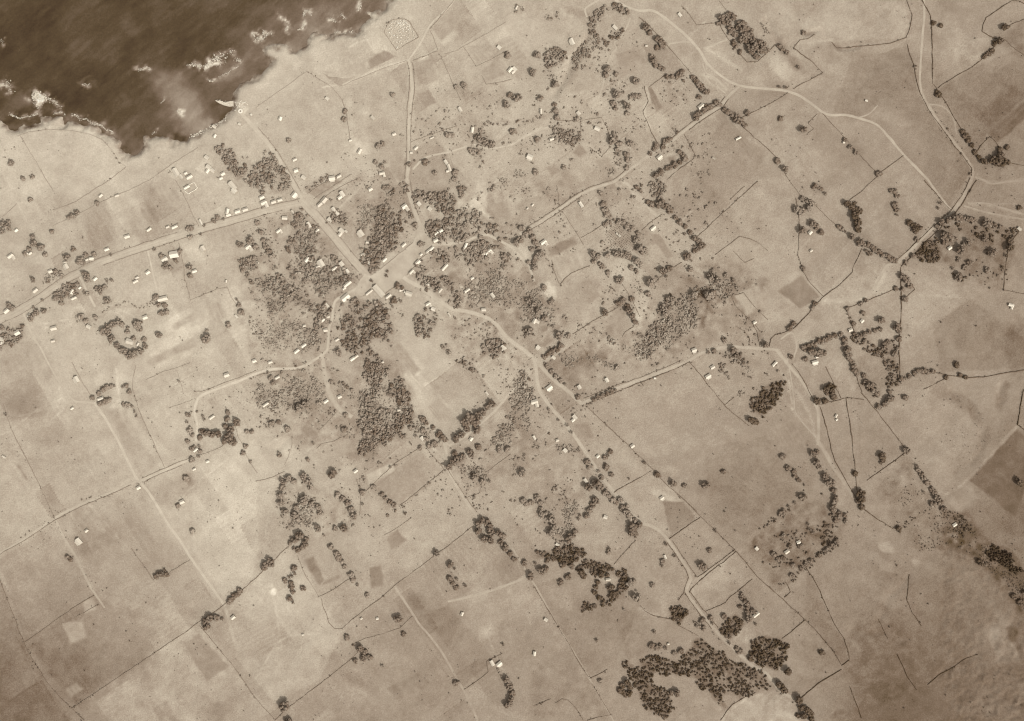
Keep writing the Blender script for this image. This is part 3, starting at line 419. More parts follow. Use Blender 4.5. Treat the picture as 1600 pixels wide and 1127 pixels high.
# old strip plots, almost faded: cells laid along the lie of the farm lanes
def strips(th, lu, lv, amp, mask, seed):
    global HEDGE_LINE
    c, s = math.cos(th), math.sin(th)
    u = GX * c + GY * s + 5 * fbm(GX, GY, 60, seed, 2); v = -GX * s + GY * c + 5 * fbm(GX, GY, 60, seed + 1, 2)
    iv = np.floor(v / lv + .35 * np.sin(v / lv * 2.1))
    iu = np.floor(u / lu + hashn(iv, iv * 0, seed + 2) * 7)
    t = (hashn(iu, iv, seed + 3) - .5) * 2
    fu = u / lu + hashn(iv, iv * 0, seed + 2) * 7 - iu; gv = v / lv + .35 * np.sin(v / lv * 2.1) - iv
    on = np.where(hashn(iu, iv, seed + 4) > .4, 1, .15)
    edge = np.minimum(np.minimum(fu, 1 - fu) * lu, np.minimum(gv, 1 - gv) * lv)
    line = (1 - sstep(.6, 2.4, edge)) * np.where(hashn(iu, iv, seed + 5) > .5, .7, -1.2)
    rows = np.where(hashn(iu, iv, seed + 6) > .62, 1, 0) * np.sin(np.where(hashn(iu, iv, seed + 7) > .5, u, v) * 2 * math.pi / 7.5)
    HEDGE_LINE = (edge < 2.2) * on * mask
    fade = np.clip(.7 + 1.4 * fbm(GX, GY, 40, seed + 8, 2), 0, 1.3)
    return (amp * (1.5 * np.where(t > 0, .55, 1.1) * t * on + 1.0 * line * on + .28 * rows * on)) * mask * fade
T += strips(math.radians(58), 120, 40, 9, (1 - sstep(480, 640, GX)) * sstep(14, 34, D), 151)
T += strips(math.radians(55), 78, 52, 12, sstep(480, 640, GX) * (1 - sstep(900, 1060, GX + .35 * (GY - 500))), 161)
HEDGE = HEDGE_LINE
T += strips(math.radians(40), 190, 130, 6, sstep(900, 1060, GX) * .8, 171)
for cx, cy, rx, ry, ang, dt in PATCHES:
    r = max(rx, ry) * 2.2
    i0, i1 = np.searchsorted(gx, [cx - r, cx + r]); j0, j1 = np.searchsorted(gy, [cy - r, cy + r])
    x = WX[j0:j1, i0:i1] - cx; y = WY[j0:j1, i0:i1] - cy
    a = math.radians(ang); u = (x * math.cos(a) + y * math.sin(a)) / rx; v = (-x * math.sin(a) + y * math.cos(a)) / ry
    q = np.hypot(u, v) + 0.7 * fbm(GX[j0:j1, i0:i1], GY[j0:j1, i0:i1], 12, 41, 3)
    T[j0:j1, i0:i1] += dt * (1 - sstep(0.55, 1.45, q))
for hw, dt, pts in TRAILS:
    if dt == 0:
        continue
    pts = smooth_line(pts, 6).tolist()
    xs = [p[0] for p in pts]; ys = [p[1] for p in pts]
    i0, i1 = np.searchsorted(gx, [min(xs) - 9, max(xs) + 9]); j0, j1 = np.searchsorted(gy, [min(ys) - 9, max(ys) + 9])
    d = dist_line(pts, GX[j0:j1, i0:i1] + 1.6 * fbm(GX[j0:j1, i0:i1], GY[j0:j1, i0:i1], 9, 42, 2), GY[j0:j1, i0:i1])
    T[j0:j1, i0:i1] += dt * 1.5 * (1 - sstep(hw * 0.5, hw * 1.7, d)) * (0.75 + fbm(GX[j0:j1, i0:i1], GY[j0:j1, i0:i1], 10, 43, 2))
# low cover under the woods, with its shade put into the ground tone
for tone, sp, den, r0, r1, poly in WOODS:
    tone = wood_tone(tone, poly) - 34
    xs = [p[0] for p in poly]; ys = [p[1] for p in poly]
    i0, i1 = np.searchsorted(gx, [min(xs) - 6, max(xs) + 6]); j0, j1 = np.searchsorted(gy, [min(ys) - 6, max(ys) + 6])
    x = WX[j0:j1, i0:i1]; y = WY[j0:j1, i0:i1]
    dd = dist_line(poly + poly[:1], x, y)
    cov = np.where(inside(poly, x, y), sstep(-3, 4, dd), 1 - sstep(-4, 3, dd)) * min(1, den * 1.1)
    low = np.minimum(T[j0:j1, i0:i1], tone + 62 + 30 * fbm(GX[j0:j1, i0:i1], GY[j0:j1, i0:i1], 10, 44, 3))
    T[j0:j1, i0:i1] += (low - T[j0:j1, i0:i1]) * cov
# shore: dark wet rock at the edge, pale gravel behind it
rock = (1 - sstep(2, 11, D + 9 * fbm(GX, GY, 18, 51, 4)))
gravel = sstep(4, 9, D) * (1 - sstep(12, 30, D))
T += gravel * 3
T = T * (1 - rock) + (138 + 90 * fbm(GX, GY, 8, 52, 4)) * rock

# relief: low swells, scarps, the hummocky lava ground in the lower right corner
H = 2.6 * fbm(GX, GY, 150, 61, 3) + 0.8 * fbm(GX, GY, 34, 62, 3) + 0.22 * fbm(GX, GY, 8, 63, 2)
up = sstep(900, 1300, GX)
H += up * 1.6 * fbm(GX, GY, 70, 64, 3)
hum = sstep(1470, 1520, GX + 0.6 * (1090 - GY)) * sstep(1035, 1075, GY) * 1.3 + 0.55 * sstep(1460, 1480, GX) * sstep(790, 815, GY) * (1 - sstep(950, 985, GX - (GY - 870) * 0.75 - 570))
hum = np.clip(hum, 0, 1)
H += hum * (3.0 * fbm(WX, WY, 11, 65, 3) + 1.4 * fbm(GX, GY, 6, 66, 2))
def scarp(pts, rise, w):
    """ground drops by `rise` across this line over w metres; fades out within 4w"""
    global H
    p = smooth_line(pts, 6).tolist()
    xs = [q[0] for q in p]; ys = [q[1] for q in p]
    m = 5 * w
    i0, i1 = np.searchsorted(gx, [min(xs) - m, max(xs) + m]); j0, j1 = np.searchsorted(gy, [min(ys) - m, max(ys) + m])
    d = dist_line(p, WX[j0:j1, i0:i1], WY[j0:j1, i0:i1])
    H[j0:j1, i0:i1] -= rise * np.exp(-(d / w) ** 2)
for pts, rise, w in [([(1255, 53), (1275, 48), (1290, 52), (1300, 68), (1312, 75), (1340, 73)], 3, 4), ([(1490, 610), (1515, 630), (1527, 648)], 3, 7), ([(1562, 605), (1568, 630)], 3, 7),
                     ([(1536, 670), (1532, 700), (1518, 720)], 2, 6), ([(1230, 68), (1250, 85), (1285, 112)], 3, 6), ([(1200, 35), (1215, 65)], 3, 6), ([(918, 60), (900, 85), (880, 120), (868, 150)], 4, 7),
                     ([(1150, 470), (1165, 500), (1180, 520)], 3, 6), ([(1420, 900), (1385, 945), (1372, 970)], 2.5, 6), ([(1330, 985), (1375, 990), (1410, 1000)], 2, 6), ([(1465, 1055), (1490, 1040), (1525, 1024)], 2, 4),
                     ([(1545, 980), (1550, 1010), (1560, 1025), (1585, 1025), (1595, 1000)], 2.4, 5), ([(460, 590), (450, 605)], 1.5, 4), ([(400, 690), (430, 700), (450, 690)], 1.5, 5), ([(440, 760), (470, 740), (500, 760)], 1.6, 7)]:
    scarp(pts, rise * .5, w)
SEA_Z = -5.0
prof = sstep(-12, 15, D)
H = (H + 1.2 * fbm(GX, GY, 10, 53, 3) * rock) * sstep(2, 30, D) * 1.0 + (-10 + 10 * prof) + 2.0 * fbm(GX, GY, 8, 54, 3) * (1 - sstep(0, 14, D))

def bil(R, px, py):
    u = np.clip((np.asarray(px, float) - FX0) / ST, 0, NX - 1.001); v = np.clip((np.asarray(py, float) - FY0) / ST, 0, NY - 1.001)
    i = u.astype(int); j = v.astype(int); fu = u - i; fv = v - j
    return (R[j, i] * (1 - fu) + R[j, i + 1] * fu) * (1 - fv) + (R[j + 1, i] * (1 - fu) + R[j + 1, i + 1] * fu) * fv

def ground_z(px, py):
    return bil(H, px, py)

# one sheet: the fine grid in view, a coarse skirt of the same sheet to the horizon
def axis(a):
    ext = np.array([20, 60, 140, 300, 650, 1400, 3000, 6000.0])
    return np.r_[a[0] - ext[::-1], a, a[-1] + ext]
ax, ay = axis(gx), axis(gy)
AX, AY = np.meshgrid(ax, ay)
k = 8
PH = np.pad(H, k, mode='edge'); PT = np.pad(T, k, mode='edge')
dout = coast_d(AX, AY)
outm = np.ones_like(AX, bool); outm[k:-k, k:-k] = False
far_h = -10 + 10 * sstep(-12, 15, dout)
PH = np.where(outm & (dout < 60), far_h, PH)
X, Y = W(AX, AY)
ny, nx = AX.shape
idx = np.arange(nx * ny).reshape(ny, nx)
quads = np.c_[idx[1:, :-1].ravel(), idx[1:, 1:].ravel(), idx[:-1, 1:].ravel(), idx[:-1, :-1].ravel()]
# drop sea-floor quads that nothing shows
deep = (PH < -9.5)
keep = ~(deep[1:, :-1] & deep[1:, 1:] & deep[:-1, 1:] & deep[:-1, :-1]).ravel()
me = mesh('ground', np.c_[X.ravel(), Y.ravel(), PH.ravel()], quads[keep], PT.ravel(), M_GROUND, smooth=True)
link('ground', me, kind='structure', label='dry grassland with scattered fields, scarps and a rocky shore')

# ------------------------------------------------------------------ the sea
SURF = [([(0, 132), (10, 128), (16, 138), (13, 143)], 2.6, 40), ([(48, 148), (53, 144), (58, 150), (68, 152), (75, 155), (82, 158), (88, 163), (92, 168)], 1.8, 60), ([(50, 150), (60, 152), (66, 153)], 4.2, 70), ([(52, 158), (58, 166)], 2.6, 14),
        ([(13, 178), (20, 180), (27, 184), (34, 184), (40, 181), (50, 180), (57, 176)], 1.0, 50), ([(83, 176), (92, 174), (98, 175), (100, 182)], 0.8, 22), ([(110, 179), (118, 180), (125, 185), (134, 184), (138, 190), (145, 193), (155, 194), (163, 200), (175, 205)], 1.1, 80),
        ([(210, 106), (217, 108), (224, 107), (228, 104), (233, 109)], 1.5, 34), ([(127, 131), (138, 132)], 1.4, 7), ([(291, 101), (300, 99), (310, 102), (318, 106), (330, 100)], 1.6, 46), ([(318, 106), (328, 97), (338, 89), (344, 88), (340, 95)], 3.4, 70),
        ([(355, 79), (362, 80)], 2.0, 12), ([(350, 90), (353, 88)], 1.0, 4), ([(366, 92), (374, 94)], 1.6, 10), ([(340, 120), (355, 112), (372, 102)], 0.5, 22), ([(325, 124), (331, 126)], 1.6, 8), ([(393, 52), (398, 58), (402, 62)], 2.2, 14),
        ([(440, 24), (444, 31), (449, 42), (446, 46)], 1.6, 32), ([(438, 26), (444, 30)], 2.6, 14), ([(400, 58), (410, 60), (416, 53), (424, 52)], 1.6, 30), ([(410, 45), (412, 54)], 1.3, 10), ([(464, 46), (471, 44), (475, 36), (473, 28), (476, 15), (482, 17), (487, 21)], 1.4, 50),
        ([(516, 27), (524, 33)], 1.2, 12), ([(532, 19), (537, 27)], 1.5, 12), ([(562, 4), (560, 12)], 1.6, 12), ([(522, 47), (532, 50), (545, 50), (551, 47)], 1.0, 24), ([(276, 174), (282, 176)], 1.4, 5), ([(235, 208), (243, 205)], .8, 6), ([(250, 160), (256, 153)], .5, 6), ([(0, 60), (1, 70)], 1.5, 6)]
sx = np.r_[-7000, -2500, -800, -200, np.arange(-60, 640, 2.5), 800, 1200, 3000, 7000]
sy = np.r_[-9000, -3000, -900, -200, np.arange(-50, 250, 2.5), 300, 500, 950]
SX, SY = np.meshgrid(sx, sy)
st = 62 + 0.034 * np.clip(SX, 0, 600) + 20 * sstep(-80, -4, coast_d(SX, SY)) * sstep(120, 330, SX)
def blob(cx, cy, rx, ry, ang, dt, sharp=0.5):
    global st
    a = math.radians(ang)
    x = SX - cx + 34 * fbm(SX, SY, 36, 71, 4); y = SY - cy + 34 * fbm(SX, SY, 36, 72, 4)
    u = (x * math.cos(a) + y * math.sin(a)) / rx; v = (-x * math.sin(a) + y * math.cos(a)) / ry
    st = st + dt * (1 - sstep(1 - sharp, 1 + sharp, np.hypot(u, v)))
blob(150, 52, 62, 46, -10, 9, .4)
blob(60, 60, 26, 40, 0, -6); blob(215, 60, 14, 40, 30, -8); blob(30, 30, 40, 30, 0, -4)
blob(285, 160, 62, 26, 48, 30, .7); blob(275, 140, 40, 16, 50, 16, .6); blob(300, 185, 40, 16, 25, 22, .7); blob(245, 120, 20, 10, 45, 10, .7); blob(230, 170, 40, 26, 0, 6, .8)
blob(280, 207, 12, 9, 20, -30, .6); blob(345, 172, 18, 9, -30, -16, .6); blob(203, 225, 12, 20, 0, 12, .6)
blob(355, 105, 26, 12, -35, 22, .6); blob(320, 120, 40, 20, -30, 10, .8); blob(375, 60, 40, 20, 0, 10, .8); blob(450, 40, 60, 40, 0, 12, .8); blob(520, 25, 50, 20, -20, 12, .7)
blob(30, 165, 30, 18, 10, 22, .7); blob(70, 165, 30, 12, 10, 18, .7); blob(25, 185, 26, 8, 10, -8, .6); blob(150, 145, 12, 6, 0, 18, .7); blob(132, 131, 9, 5, 0, 26, .7)
blob(400, 45, 60, 12, -35, -8, .6); blob(330, 60, 60, 20, -40, -6, .7); blob(440, 62, 30, 8, -30, -14, .6); blob(95, 150, 30, 14, 30, -6, .6); blob(120, 165, 60, 20, 20, -4, .7)
for pts, w, n in SURF:          # milky wash round the breakers
    d = dist_line(smooth_line(pts, 4).tolist(), SX + 9 * fbm(SX, SY, 9, 79, 3), SY + 9 * fbm(SX, SY, 9, 80, 3))
    st = np.maximum(st, st + (44 + 22 * w) * np.exp(-(d / (1.6 + 1.5 * w)) ** 2) * np.clip(.6 + 2.2 * fbm(SX, SY, 7, 70, 3), 0, 1.4))
st = st + 26 * np.exp(-np.clip(-coast_d(SX, SY), 0, 99) / 5.0) * np.clip(.3 + 2.4 * fbm(SX, SY, 14, 69, 4), 0, 1.2)
st = st + 13 * fbm(SX, SY, 40, 73, 5) + 13 * fbm((SX * .64 + SY * .77) * 1.3, (SY * .64 - SX * .77) * .22, 9, 74, 4)
idx = np.arange(SX.size).reshape(SX.shape)
quads = np.c_[idx[1:, :-1].ravel(), idx[1:, 1:].ravel(), idx[:-1, 1:].ravel(), idx[:-1, :-1].ravel()]
X, Y = W(SX, SY)
swell = 0.5 * fbm(SX, SY, 24, 75, 3) * (np.abs(SX - 300) < 340)
link('sea', mesh('sea', np.c_[X.ravel(), Y.ravel(), (SEA_Z + swell).ravel()], quads, st.ravel(), M_SEA, smooth=True), kind='structure', label='dark brown sea with milky shallows in the bay')

# ------------------------------------------------------------------ lumps: foam, leaves and stones are made of small icosahedra
def ico(sub):
    p = (1 + 5 ** .5) / 2
    v = np.array([(-1, p, 0), (1, p, 0), (-1, -p, 0), (1, -p, 0), (0, -1, p), (0, 1, p), (0, -1, -p), (0, 1, -p), (p, 0, -1), (p, 0, 1), (-p, 0, -1), (-p, 0, 1)], float)
    v /= np.linalg.norm(v[0])
    f = np.array([(0, 11, 5), (0, 5, 1), (0, 1, 7), (0, 7, 10), (0, 10, 11), (1, 5, 9), (5, 11, 4), (11, 10, 2), (10, 7, 6), (7, 1, 8), (3, 9, 4), (3, 4, 2), (3, 2, 6), (3, 6, 8), (3, 8, 9), (4, 9, 5), (2, 4, 11), (6, 2, 10), (8, 6, 7), (9, 8, 1)])
    for _ in range(sub):
        vl = v.tolist(); cache = {}; nf = []
        def mid(a, b):
            key = (min(a, b), max(a, b))
            if key not in cache:
                m = (np.array(vl[a]) + np.array(vl[b])) / 2
                vl.append((m / np.linalg.norm(m)).tolist()); cache[key] = len(vl) - 1
            return cache[key]
        for a, b, c in f:
            ab, bc, ca = mid(a, b), mid(b, c), mid(c, a)
            nf += [(a, ab, ca), (b, bc, ab), (c, ca, bc), (ab, bc, ca)]
        v, f = np.array(vl), np.array(nf)
    return v, f
ICO0, ICO1 = ico(0), ico(1)
OCTA = (np.array([(1, 0, 0), (0, 1, 0), (-1, 0, 0), (0, -1, 0), (0, 0, 1), (0, 0, -1)], float) * 1.12,
        np.array([(0, 1, 4), (1, 2, 4), (2, 3, 4), (3, 0, 4), (1, 0, 5), (2, 1, 5), (3, 2, 5), (0, 3, 5)]))

def lumps(c, r, tone, flat=0.85, sub=0, jit=0.28, rg=rng):
    """c (n,3) centres, r (n,) radii, tone (n,) -> verts, faces, tones"""
    bv, bf = (ICO0, ICO1, OCTA)[sub]
    c = np.asarray(c, float); r = np.asarray(r, float); n = len(c)
    k = len(bv)
    rot = rg.uniform(0, 6.283, n)
    v = np.repeat(bv[None], n, 0)
    x = v[..., 0] * np.cos(rot)[:, None] - v[..., 1] * np.sin(rot)[:, None]
    y = v[..., 0] * np.sin(rot)[:, None] + v[..., 1] * np.cos(rot)[:, None]
    v = np.stack([x, y, v[..., 2] * flat], -1) * (1 + rg.uniform(-jit, jit, (n, k, 1)))
    v = v * r[:, None, None] + c[:, None, :]
    f = (bf[None] + (np.arange(n) * k)[:, None, None]).reshape(-1, 3)
    return v.reshape(-1, 3), f, np.repeat(np.asarray(tone, float), k)

# surf: heaps of foam along the breaking waves
cs, rs = [], []
for pts, w, n in SURF:
    p = smooth_line(pts, 0.7)
    j = rng.integers(0, len(p), n * 6)
    j = j[vnoise(p[j][:, 0], p[j][:, 1], 7, 79) > -.22]
    wv = w * (.35 + 1.5 * np.clip(.5 + 1.3 * fbm(p[j][:, 0], p[j][:, 1], 6, 76, 2), 0, 1))[:, None]
    q = p[j] + rng.normal(0, .7, (len(j), 2)) * wv + 2.0 * np.c_[fbm(p[j][:, 0], p[j][:, 1], 5, 77, 2), fbm(p[j][:, 0], p[j][:, 1], 5, 78, 2)]
    cs.append(q); rs.append(rng.gamma(1.6, .15, len(q)) * min(1.5, 0.6 + w * 0.2) + .12)
cs = np.vstack(cs); rs = np.concatenate(rs)
X, Y = W(cs[:, 0], cs[:, 1])
v, f, t = lumps(np.c_[X, Y, np.full(len(X), SEA_Z + 0.35)], rs, rng.uniform(212, 244, len(X)), flat=0.45, sub=2)
link('surf', mesh('surf', v, f, t, M_FOAM), kind='stuff', label='white surf breaking along the rocky shore and reefs')
# pale boulders and rubble on the shore below the landing
q = np.c_[rng.uniform(295, 352, 150), np.zeros(150)]
q[:, 1] = 212 - (q[:, 0] - 295) * 0.50 + rng.normal(0, 3.2, 150)
q2 = np.c_[rng.normal(468, 1.6, 26), rng.normal(62, 4, 26)]
q3 = np.c_[rng.normal(376, 7, 60), rng.normal(164, 4, 60)]
q = np.vstack([q, q2, q3])
X, Y = W(q[:, 0], q[:, 1])
v, f, t = lumps(np.c_[X, Y, ground_z(q[:, 0], q[:, 1]) + .1], rng.uniform(.3, 1.3, len(q)), rng.uniform(205, 245, len(q)), flat=.5)
link('pale_boulders', mesh('pale_boulders', v, f, t, M_FOAM), kind='stuff', label='pale bleached boulders and rubble above the shore')
# ------------------------------------------------------------------ roads, lanes, tracks
def strip(name, pts, width, lift, dt, label, ruts=0.0, soft=True, curve=True, wig=0.5, mat=None, seed=0):
    p = smooth_line(pts, 2.5, curve)
    n = normals2(p)
    m = 7
    s = np.linspace(-1, 1, m)
    wv = width * 0.5 * (1 + 0.16 * wig * 2 * fbm(p[:, 0], p[:, 1], 22, 81 + seed, 3))
    edge = 0.5 * fbm(p[:, 0], p[:, 1], 7, 85 + seed, 2) * wig
    px = p[:, 0, None] + n[:, 0, None] * (s[None] * wv[:, None] + edge[:, None])
    py = p[:, 1, None] + n[:, 1, None] * (s[None] * wv[:, None] + edge[:, None])
    tb = bil(T, px, py)
    tc = bil(BASE, px, py) + dt
    k = np.array([0.25, 0.8, 1, 1, 1, 0.8, 0.25]) if soft else np.ones(m)
    t = tb * (1 - k) + tc * k + 10 * fbm(px, py, 9, 88, 3)
    t += ruts * np.array([0, .1, 1, -.7, 1, .1, 0])[None]
    z = ground_z(px, py) + lift
    z[:, 0] -= lift * 0.7; z[:, -1] -= lift * 0.7
    X, Y = W(px, py)
    idx = np.arange(px.size).reshape(px.shape)
    q = np.c_[idx[:-1, :-1].ravel(), idx[:-1, 1:].ravel(), idx[1:, 1:].ravel(), idx[1:, :-1].ravel()]
    V = np.c_[X.ravel(), Y.ravel(), z.ravel()]
    a, b, c = V[q[0, 0]], V[q[0, 1]], V[q[0, 2]]
    if np.cross(b - a, c - a)[2] < 0:
        q = q[:, ::-1]
    return link(name, mesh(name, V, q, t.ravel(), mat or M_ROAD, smooth=True), kind='structure', label=label)

AVENUE = [(-40, 516), (0, 499), (20, 491), (36, 482), (60, 467), (85, 450), (110, 434), (130, 423), (160, 409), (200, 395), (240, 382), (280, 369), (320, 357), (360, 346), (400, 334), (440, 323), (470, 317)]
STREET = [(466, 312), (475, 318), (487, 330), (500, 344), (525, 374), (550, 404), (565, 421), (576, 432)]
COASTRD = [(370, 170), (385, 186), (400, 203), (425, 233), (440, 257), (455, 282), (466, 301), (472, 314)]
NORTHRD = [(637, 93), (639, 100), (641, 112), (644, 137), (642, 155), (640, 170), (639, 200), (639, 250), (636, 282), (642, 314), (650, 337), (659, 358)]
SOUTHLANE = [(562, 445), (555, 452), (540, 460), (525, 469), (520, 482), (519, 497), (514, 514), (512, 542), (508, 551), (492, 562), (475, 572), (455, 576), (425, 577), (400, 584), (375, 595), (350, 604), (315, 618), (307, 629), (304, 644), (308, 664), (306, 690)]
SERD = [(630, 433), (640, 440), (662, 452), (687, 470), (705, 482), (730, 487), (757, 495), (775, 507), (787, 522), (800, 534), (820, 548), (838, 565)]
SERD_A = [(836, 560), (850, 578), (866, 594), (887, 611), (909, 631)]
SERD_B = [(834, 558), (838, 580), (840, 600), (846, 616), (862, 638), (885, 665), (905, 692), (922, 718), (940, 745), (958, 768), (978, 792), (1000, 815), (1020, 823), (1033, 832), (1045, 846), (1060, 868), (1075, 890), (1078, 905), (1073, 920), (1076, 932), (1088, 948), (1105, 970), (1125, 993), (1150, 1017), (1175, 1040), (1195, 1051), (1207, 1064), (1222, 1080), (1240, 1092)]
CROSSRD = [(908, 631), (930, 621), (950, 612), (975, 603), (1000, 594), (1025, 584), (1050, 575), (1072, 566), (1090, 555), (1105, 549), (1137, 542), (1162, 543), (1195, 545), (1213, 547)]
PALERD = [(1213, 546), (1224, 560), (1235, 574), (1250, 592), (1262, 610), (1272, 627), (1278, 642), (1279, 664), (1278, 696)]
PALERD2 = [(1278, 690), (1290, 708), (1302, 730), (1318, 752), (1335, 778), (1347, 796)]
NERD = [(1403, 411), (1425, 388), (1450, 363), (1470, 345), (1487, 331), (1503, 311), (1513, 292), (1519, 276), (1519, 264), (1505, 242), (1495, 229), (1478, 207), (1462, 185), (1450, 165), (1440, 147)]
UPTRACK = [(1440, 148), (1437, 125), (1438, 100), (1440, 75), (1442, 50), (1444, 25), (1443, -10)]
BIGTRACK = [(955, -6), (970, 6), (985, 13), (1000, 17), (1020, 17), (1037, 27), (1062, 47), (1080, 64), (1095, 82), (1105, 99), (1125, 117), (1150, 132), (1175, 137), (1200, 139), (1225, 142), (1250, 150), (1270, 164), (1292, 179), (1320, 180), (1342, 185), (1370, 195), (1390, 216), (1412, 242), (1437, 268), (1452, 284), (1467, 306), (1487, 330)]
SPURTRACK = [(1155, 135), (1143, 146), (1136, 153), (1125, 166), (1100, 182), (1075, 200), (1050, 220), (1030, 232), (1010, 246), (985, 264), (960, 284), (937, 291), (907, 304), (875, 326), (850, 343), (827, 357), (812, 366)]
EASTLANE = [(672, 384), (684, 382), (700, 381), (725, 378), (745, 370), (760, 367), (775, 373), (790, 381), (806, 389)]
TOPLANE = [(637, 96), (650, 78), (660, 62), (672, 40), (690, 22), (704, 8), (712, -6)]
UPTOP = [(917, 27), (914, 15), (922, 8), (935, 0), (940, -6)]
GATETRACK = [(985, 28), (978, 45), (967, 60), (960, 68), (963, 76), (955, 85), (948, 105), (942, 132), (936, 150), (925, 170)]
MIDLANE = [(658, 652), (670, 664), (685, 680), (698, 693), (706, 694), (725, 683), (750, 663), (775, 640), (797, 614), (815, 600)]
DOWNLANE = [(694, 690), (697, 705), (699, 728), (712, 757), (725, 778), (740, 800), (755, 820)]
LOWTRACK = [(800, 856), (815, 880), (828, 902), (845, 930), (868, 972), (885, 1000), (905, 1033), (922, 1062), (935, 1085), (955, 1120), (960, 1132)]
LEFTLANE = [(36, 486), (44, 508), (52, 527), (65, 546), (75, 566), (90, 592), (104, 614), (118, 627), (133, 628), (147, 630)]
LEFTLANE2 = [(148, 628), (155, 640), (166, 656), (176, 674), (188, 696), (203, 728), (215, 750), (226, 762), (240, 781), (260, 815), (282, 846), (297, 870), (325, 910), (352, 947)]
WALLRD = [(-10, 870), (32, 846), (85, 810), (125, 789), (170, 771), (207, 755), (222, 750), (250, 738), (282, 724), (300, 717)]
SQUARELANE = [(86, 812), (103, 845), (120, 873), (140, 913), (152, 932), (164, 950)]
HOUSELANE = [(231, 392), (235, 408), (238, 423), (243, 443), (247, 465)]
BUSHLANE = [(125, 432), (132, 446), (138, 458), (149, 480)]
VILLANE = [(503, 552), (506, 575), (510, 595), (514, 612), (522, 628), (532, 640), (550, 652)]
FARTRACK = [(617, 917), (645, 959), (655, 975), (670, 992), (692, 1022), (712, 1058), (725, 1080), (738, 1106), (747, 1130)]
WALLEDLANE = [(1152, 857), (1130, 874), (1105, 891), (1090, 901), (1078, 918)]
EDGELANE = [(1197, 1050), (1190, 1082)]
strip('grass_path', FARTRACK, 4, .08, 8, 'faint grassy track slanting between lower pastures', ruts=4)
strip('grass_path', VILLANE, 8, .08, 9, 'pale grassy lane running down through the village bushes')
strip('grass_path', BUSHLANE, 4, .08, 12, 'short pale lane dropping from the avenue past bushes')
strip('grass_path', HOUSELANE, 3, .08, 14, 'thin pale lane from the avenue to the long roof house', ruts=2)
strip('grass_path', SQUARELANE, 4, .08, 11, 'faint lane past the fenced house in the lower left')
strip('grass_path', GATETRACK, 3.4, .08, 13, 'winding pale track through the wooded gully top')
strip('grass_path', TOPLANE, 3.4, .08, 14, 'pale track from the burial ground to the top edge', ruts=3)
strip('grass_path', UPTOP, 3.4, .08, 14, 'short pale track at the top edge beside dark hedge')
strip('grass_path', LOWTRACK, 3.2, .08, 11, 'straight pale track beside the wall at lower centre', ruts=2)
strip('grass_path', UPTRACK, 4, .08, 21, 'thin pale track between two walls at the upper right', ruts=3)
for pts, w, lab in [([(1512, 318), (1540, 318), (1565, 325), (1606, 337)], 3.4, 'upper pale track fanning out to the right edge'), ([(1506, 322), (1550, 334), (1606, 344)], 3, 'lower pale track fanning out to the right edge'), ([(1523, 277), (1535, 281), (1550, 287), (1575, 284), (1606, 281)], 3.4, 'pale track leaving the road bend to the right edge'),
                    ([(1098, 99), (1100, 106), (1104, 114), (1118, 122), (1136, 140)], 2.6, 'side track looping left of the broad pale track'), ([(1118, 124), (1122, 136), (1134, 146)], 2.2, 'short side track above the upper junction'), ([(1100, 76), (1120, 68), (1136, 62)], 2.4, 'thin pale track towards the dark top grove'), ([(1102, 76), (1125, 92), (1150, 104), (1160, 112)], 1.8, 'thin pale track through the bare patches'),
                    ([(1045, 69), (1062, 66), (1078, 66)], 2, 'thin pale cross path by the broad track'), ([(1342, 184), (1358, 178), (1371, 165)], 2.4, 'pale spur leaving the winding track'), ([(1452, 163), (1468, 165), (1480, 172), (1490, 186), (1495, 210)], 2.6, 'pale loop beside the upper right road'), ([(645, 265), (662, 248), (680, 242), (700, 238), (730, 229)], 3.2, 'pale path leaving the north road to the right'), ([(740, 226), (765, 232), (800, 226), (820, 212), (842, 203), (868, 196)], 3, 'pale path crossing the upper bushes'),
                    ([(800, 385), (815, 398), (826, 415), (835, 440)], 4, 'bare path below the lane end houses'), ([(978, 286), (1000, 308), (1022, 335)], 5, 'pale strip down the gully field'), ([(1230, 560), (1236, 590), (1240, 620), (1245, 648), (1275, 684)], 2, 'worn side path beside the pale road'), ([(1290, 470), (1330, 468), (1358, 458), (1374, 436), (1384, 416), (1400, 412)], 4, 'worn pale track curving to the bare junction'), ([(1220, 530), (1237, 520), (1245, 540), (1240, 560)], 3, 'worn ground at the right junction'), ([(700, 940), (745, 930), (800, 911), (828, 897)], 3.4, 'pale path to the wall at lower centre')]:
    strip('grass_path', pts, w, .07, 17, lab)
strip('lane', LEFTLANE2, 4.6, .1, 16, 'straight pale farm lane crossing the left pastures', ruts=6)
strip('lane', LEFTLANE, 3.4, .1, 11, 'pale farm lane leaving the avenue at the left edge', ruts=3)
strip('lane', WALLRD, 4.4, .12, 10, 'narrow lane along the long wall at the left', ruts=4)
strip('lane', DOWNLANE, 5.6, .1, 10, 'pale lane beside the square grey field', ruts=3)
strip('lane', MIDLANE, 4.4, .1, 14, 'pale lane bending below the big dark tree row')
strip('lane', WALLEDLANE, 4.4, .1, 8, 'narrow walled lane climbing to the plantation')
strip('lane', EASTLANE, 4.6, .1, 19, 'pale lane leaving the plaza towards the gully')
strip('track', SPURTRACK, 5, .1, 15, 'walled track from the upper junction down to the gully', ruts=3)
strip('track', BIGTRACK, 4.6, .1, 22, 'broad winding pale track across the upper pastures', ruts=5, wig=1)
strip('track', PALERD2, 7, .1, 14, 'worn drift way below the pale road')
strip('road', PALERD, 6, .12, 20, 'pale dirt road going down from the right junction')
strip('road', CROSSRD, 5.4, .12, 16, 'straight walled road running to the right junction', ruts=2)
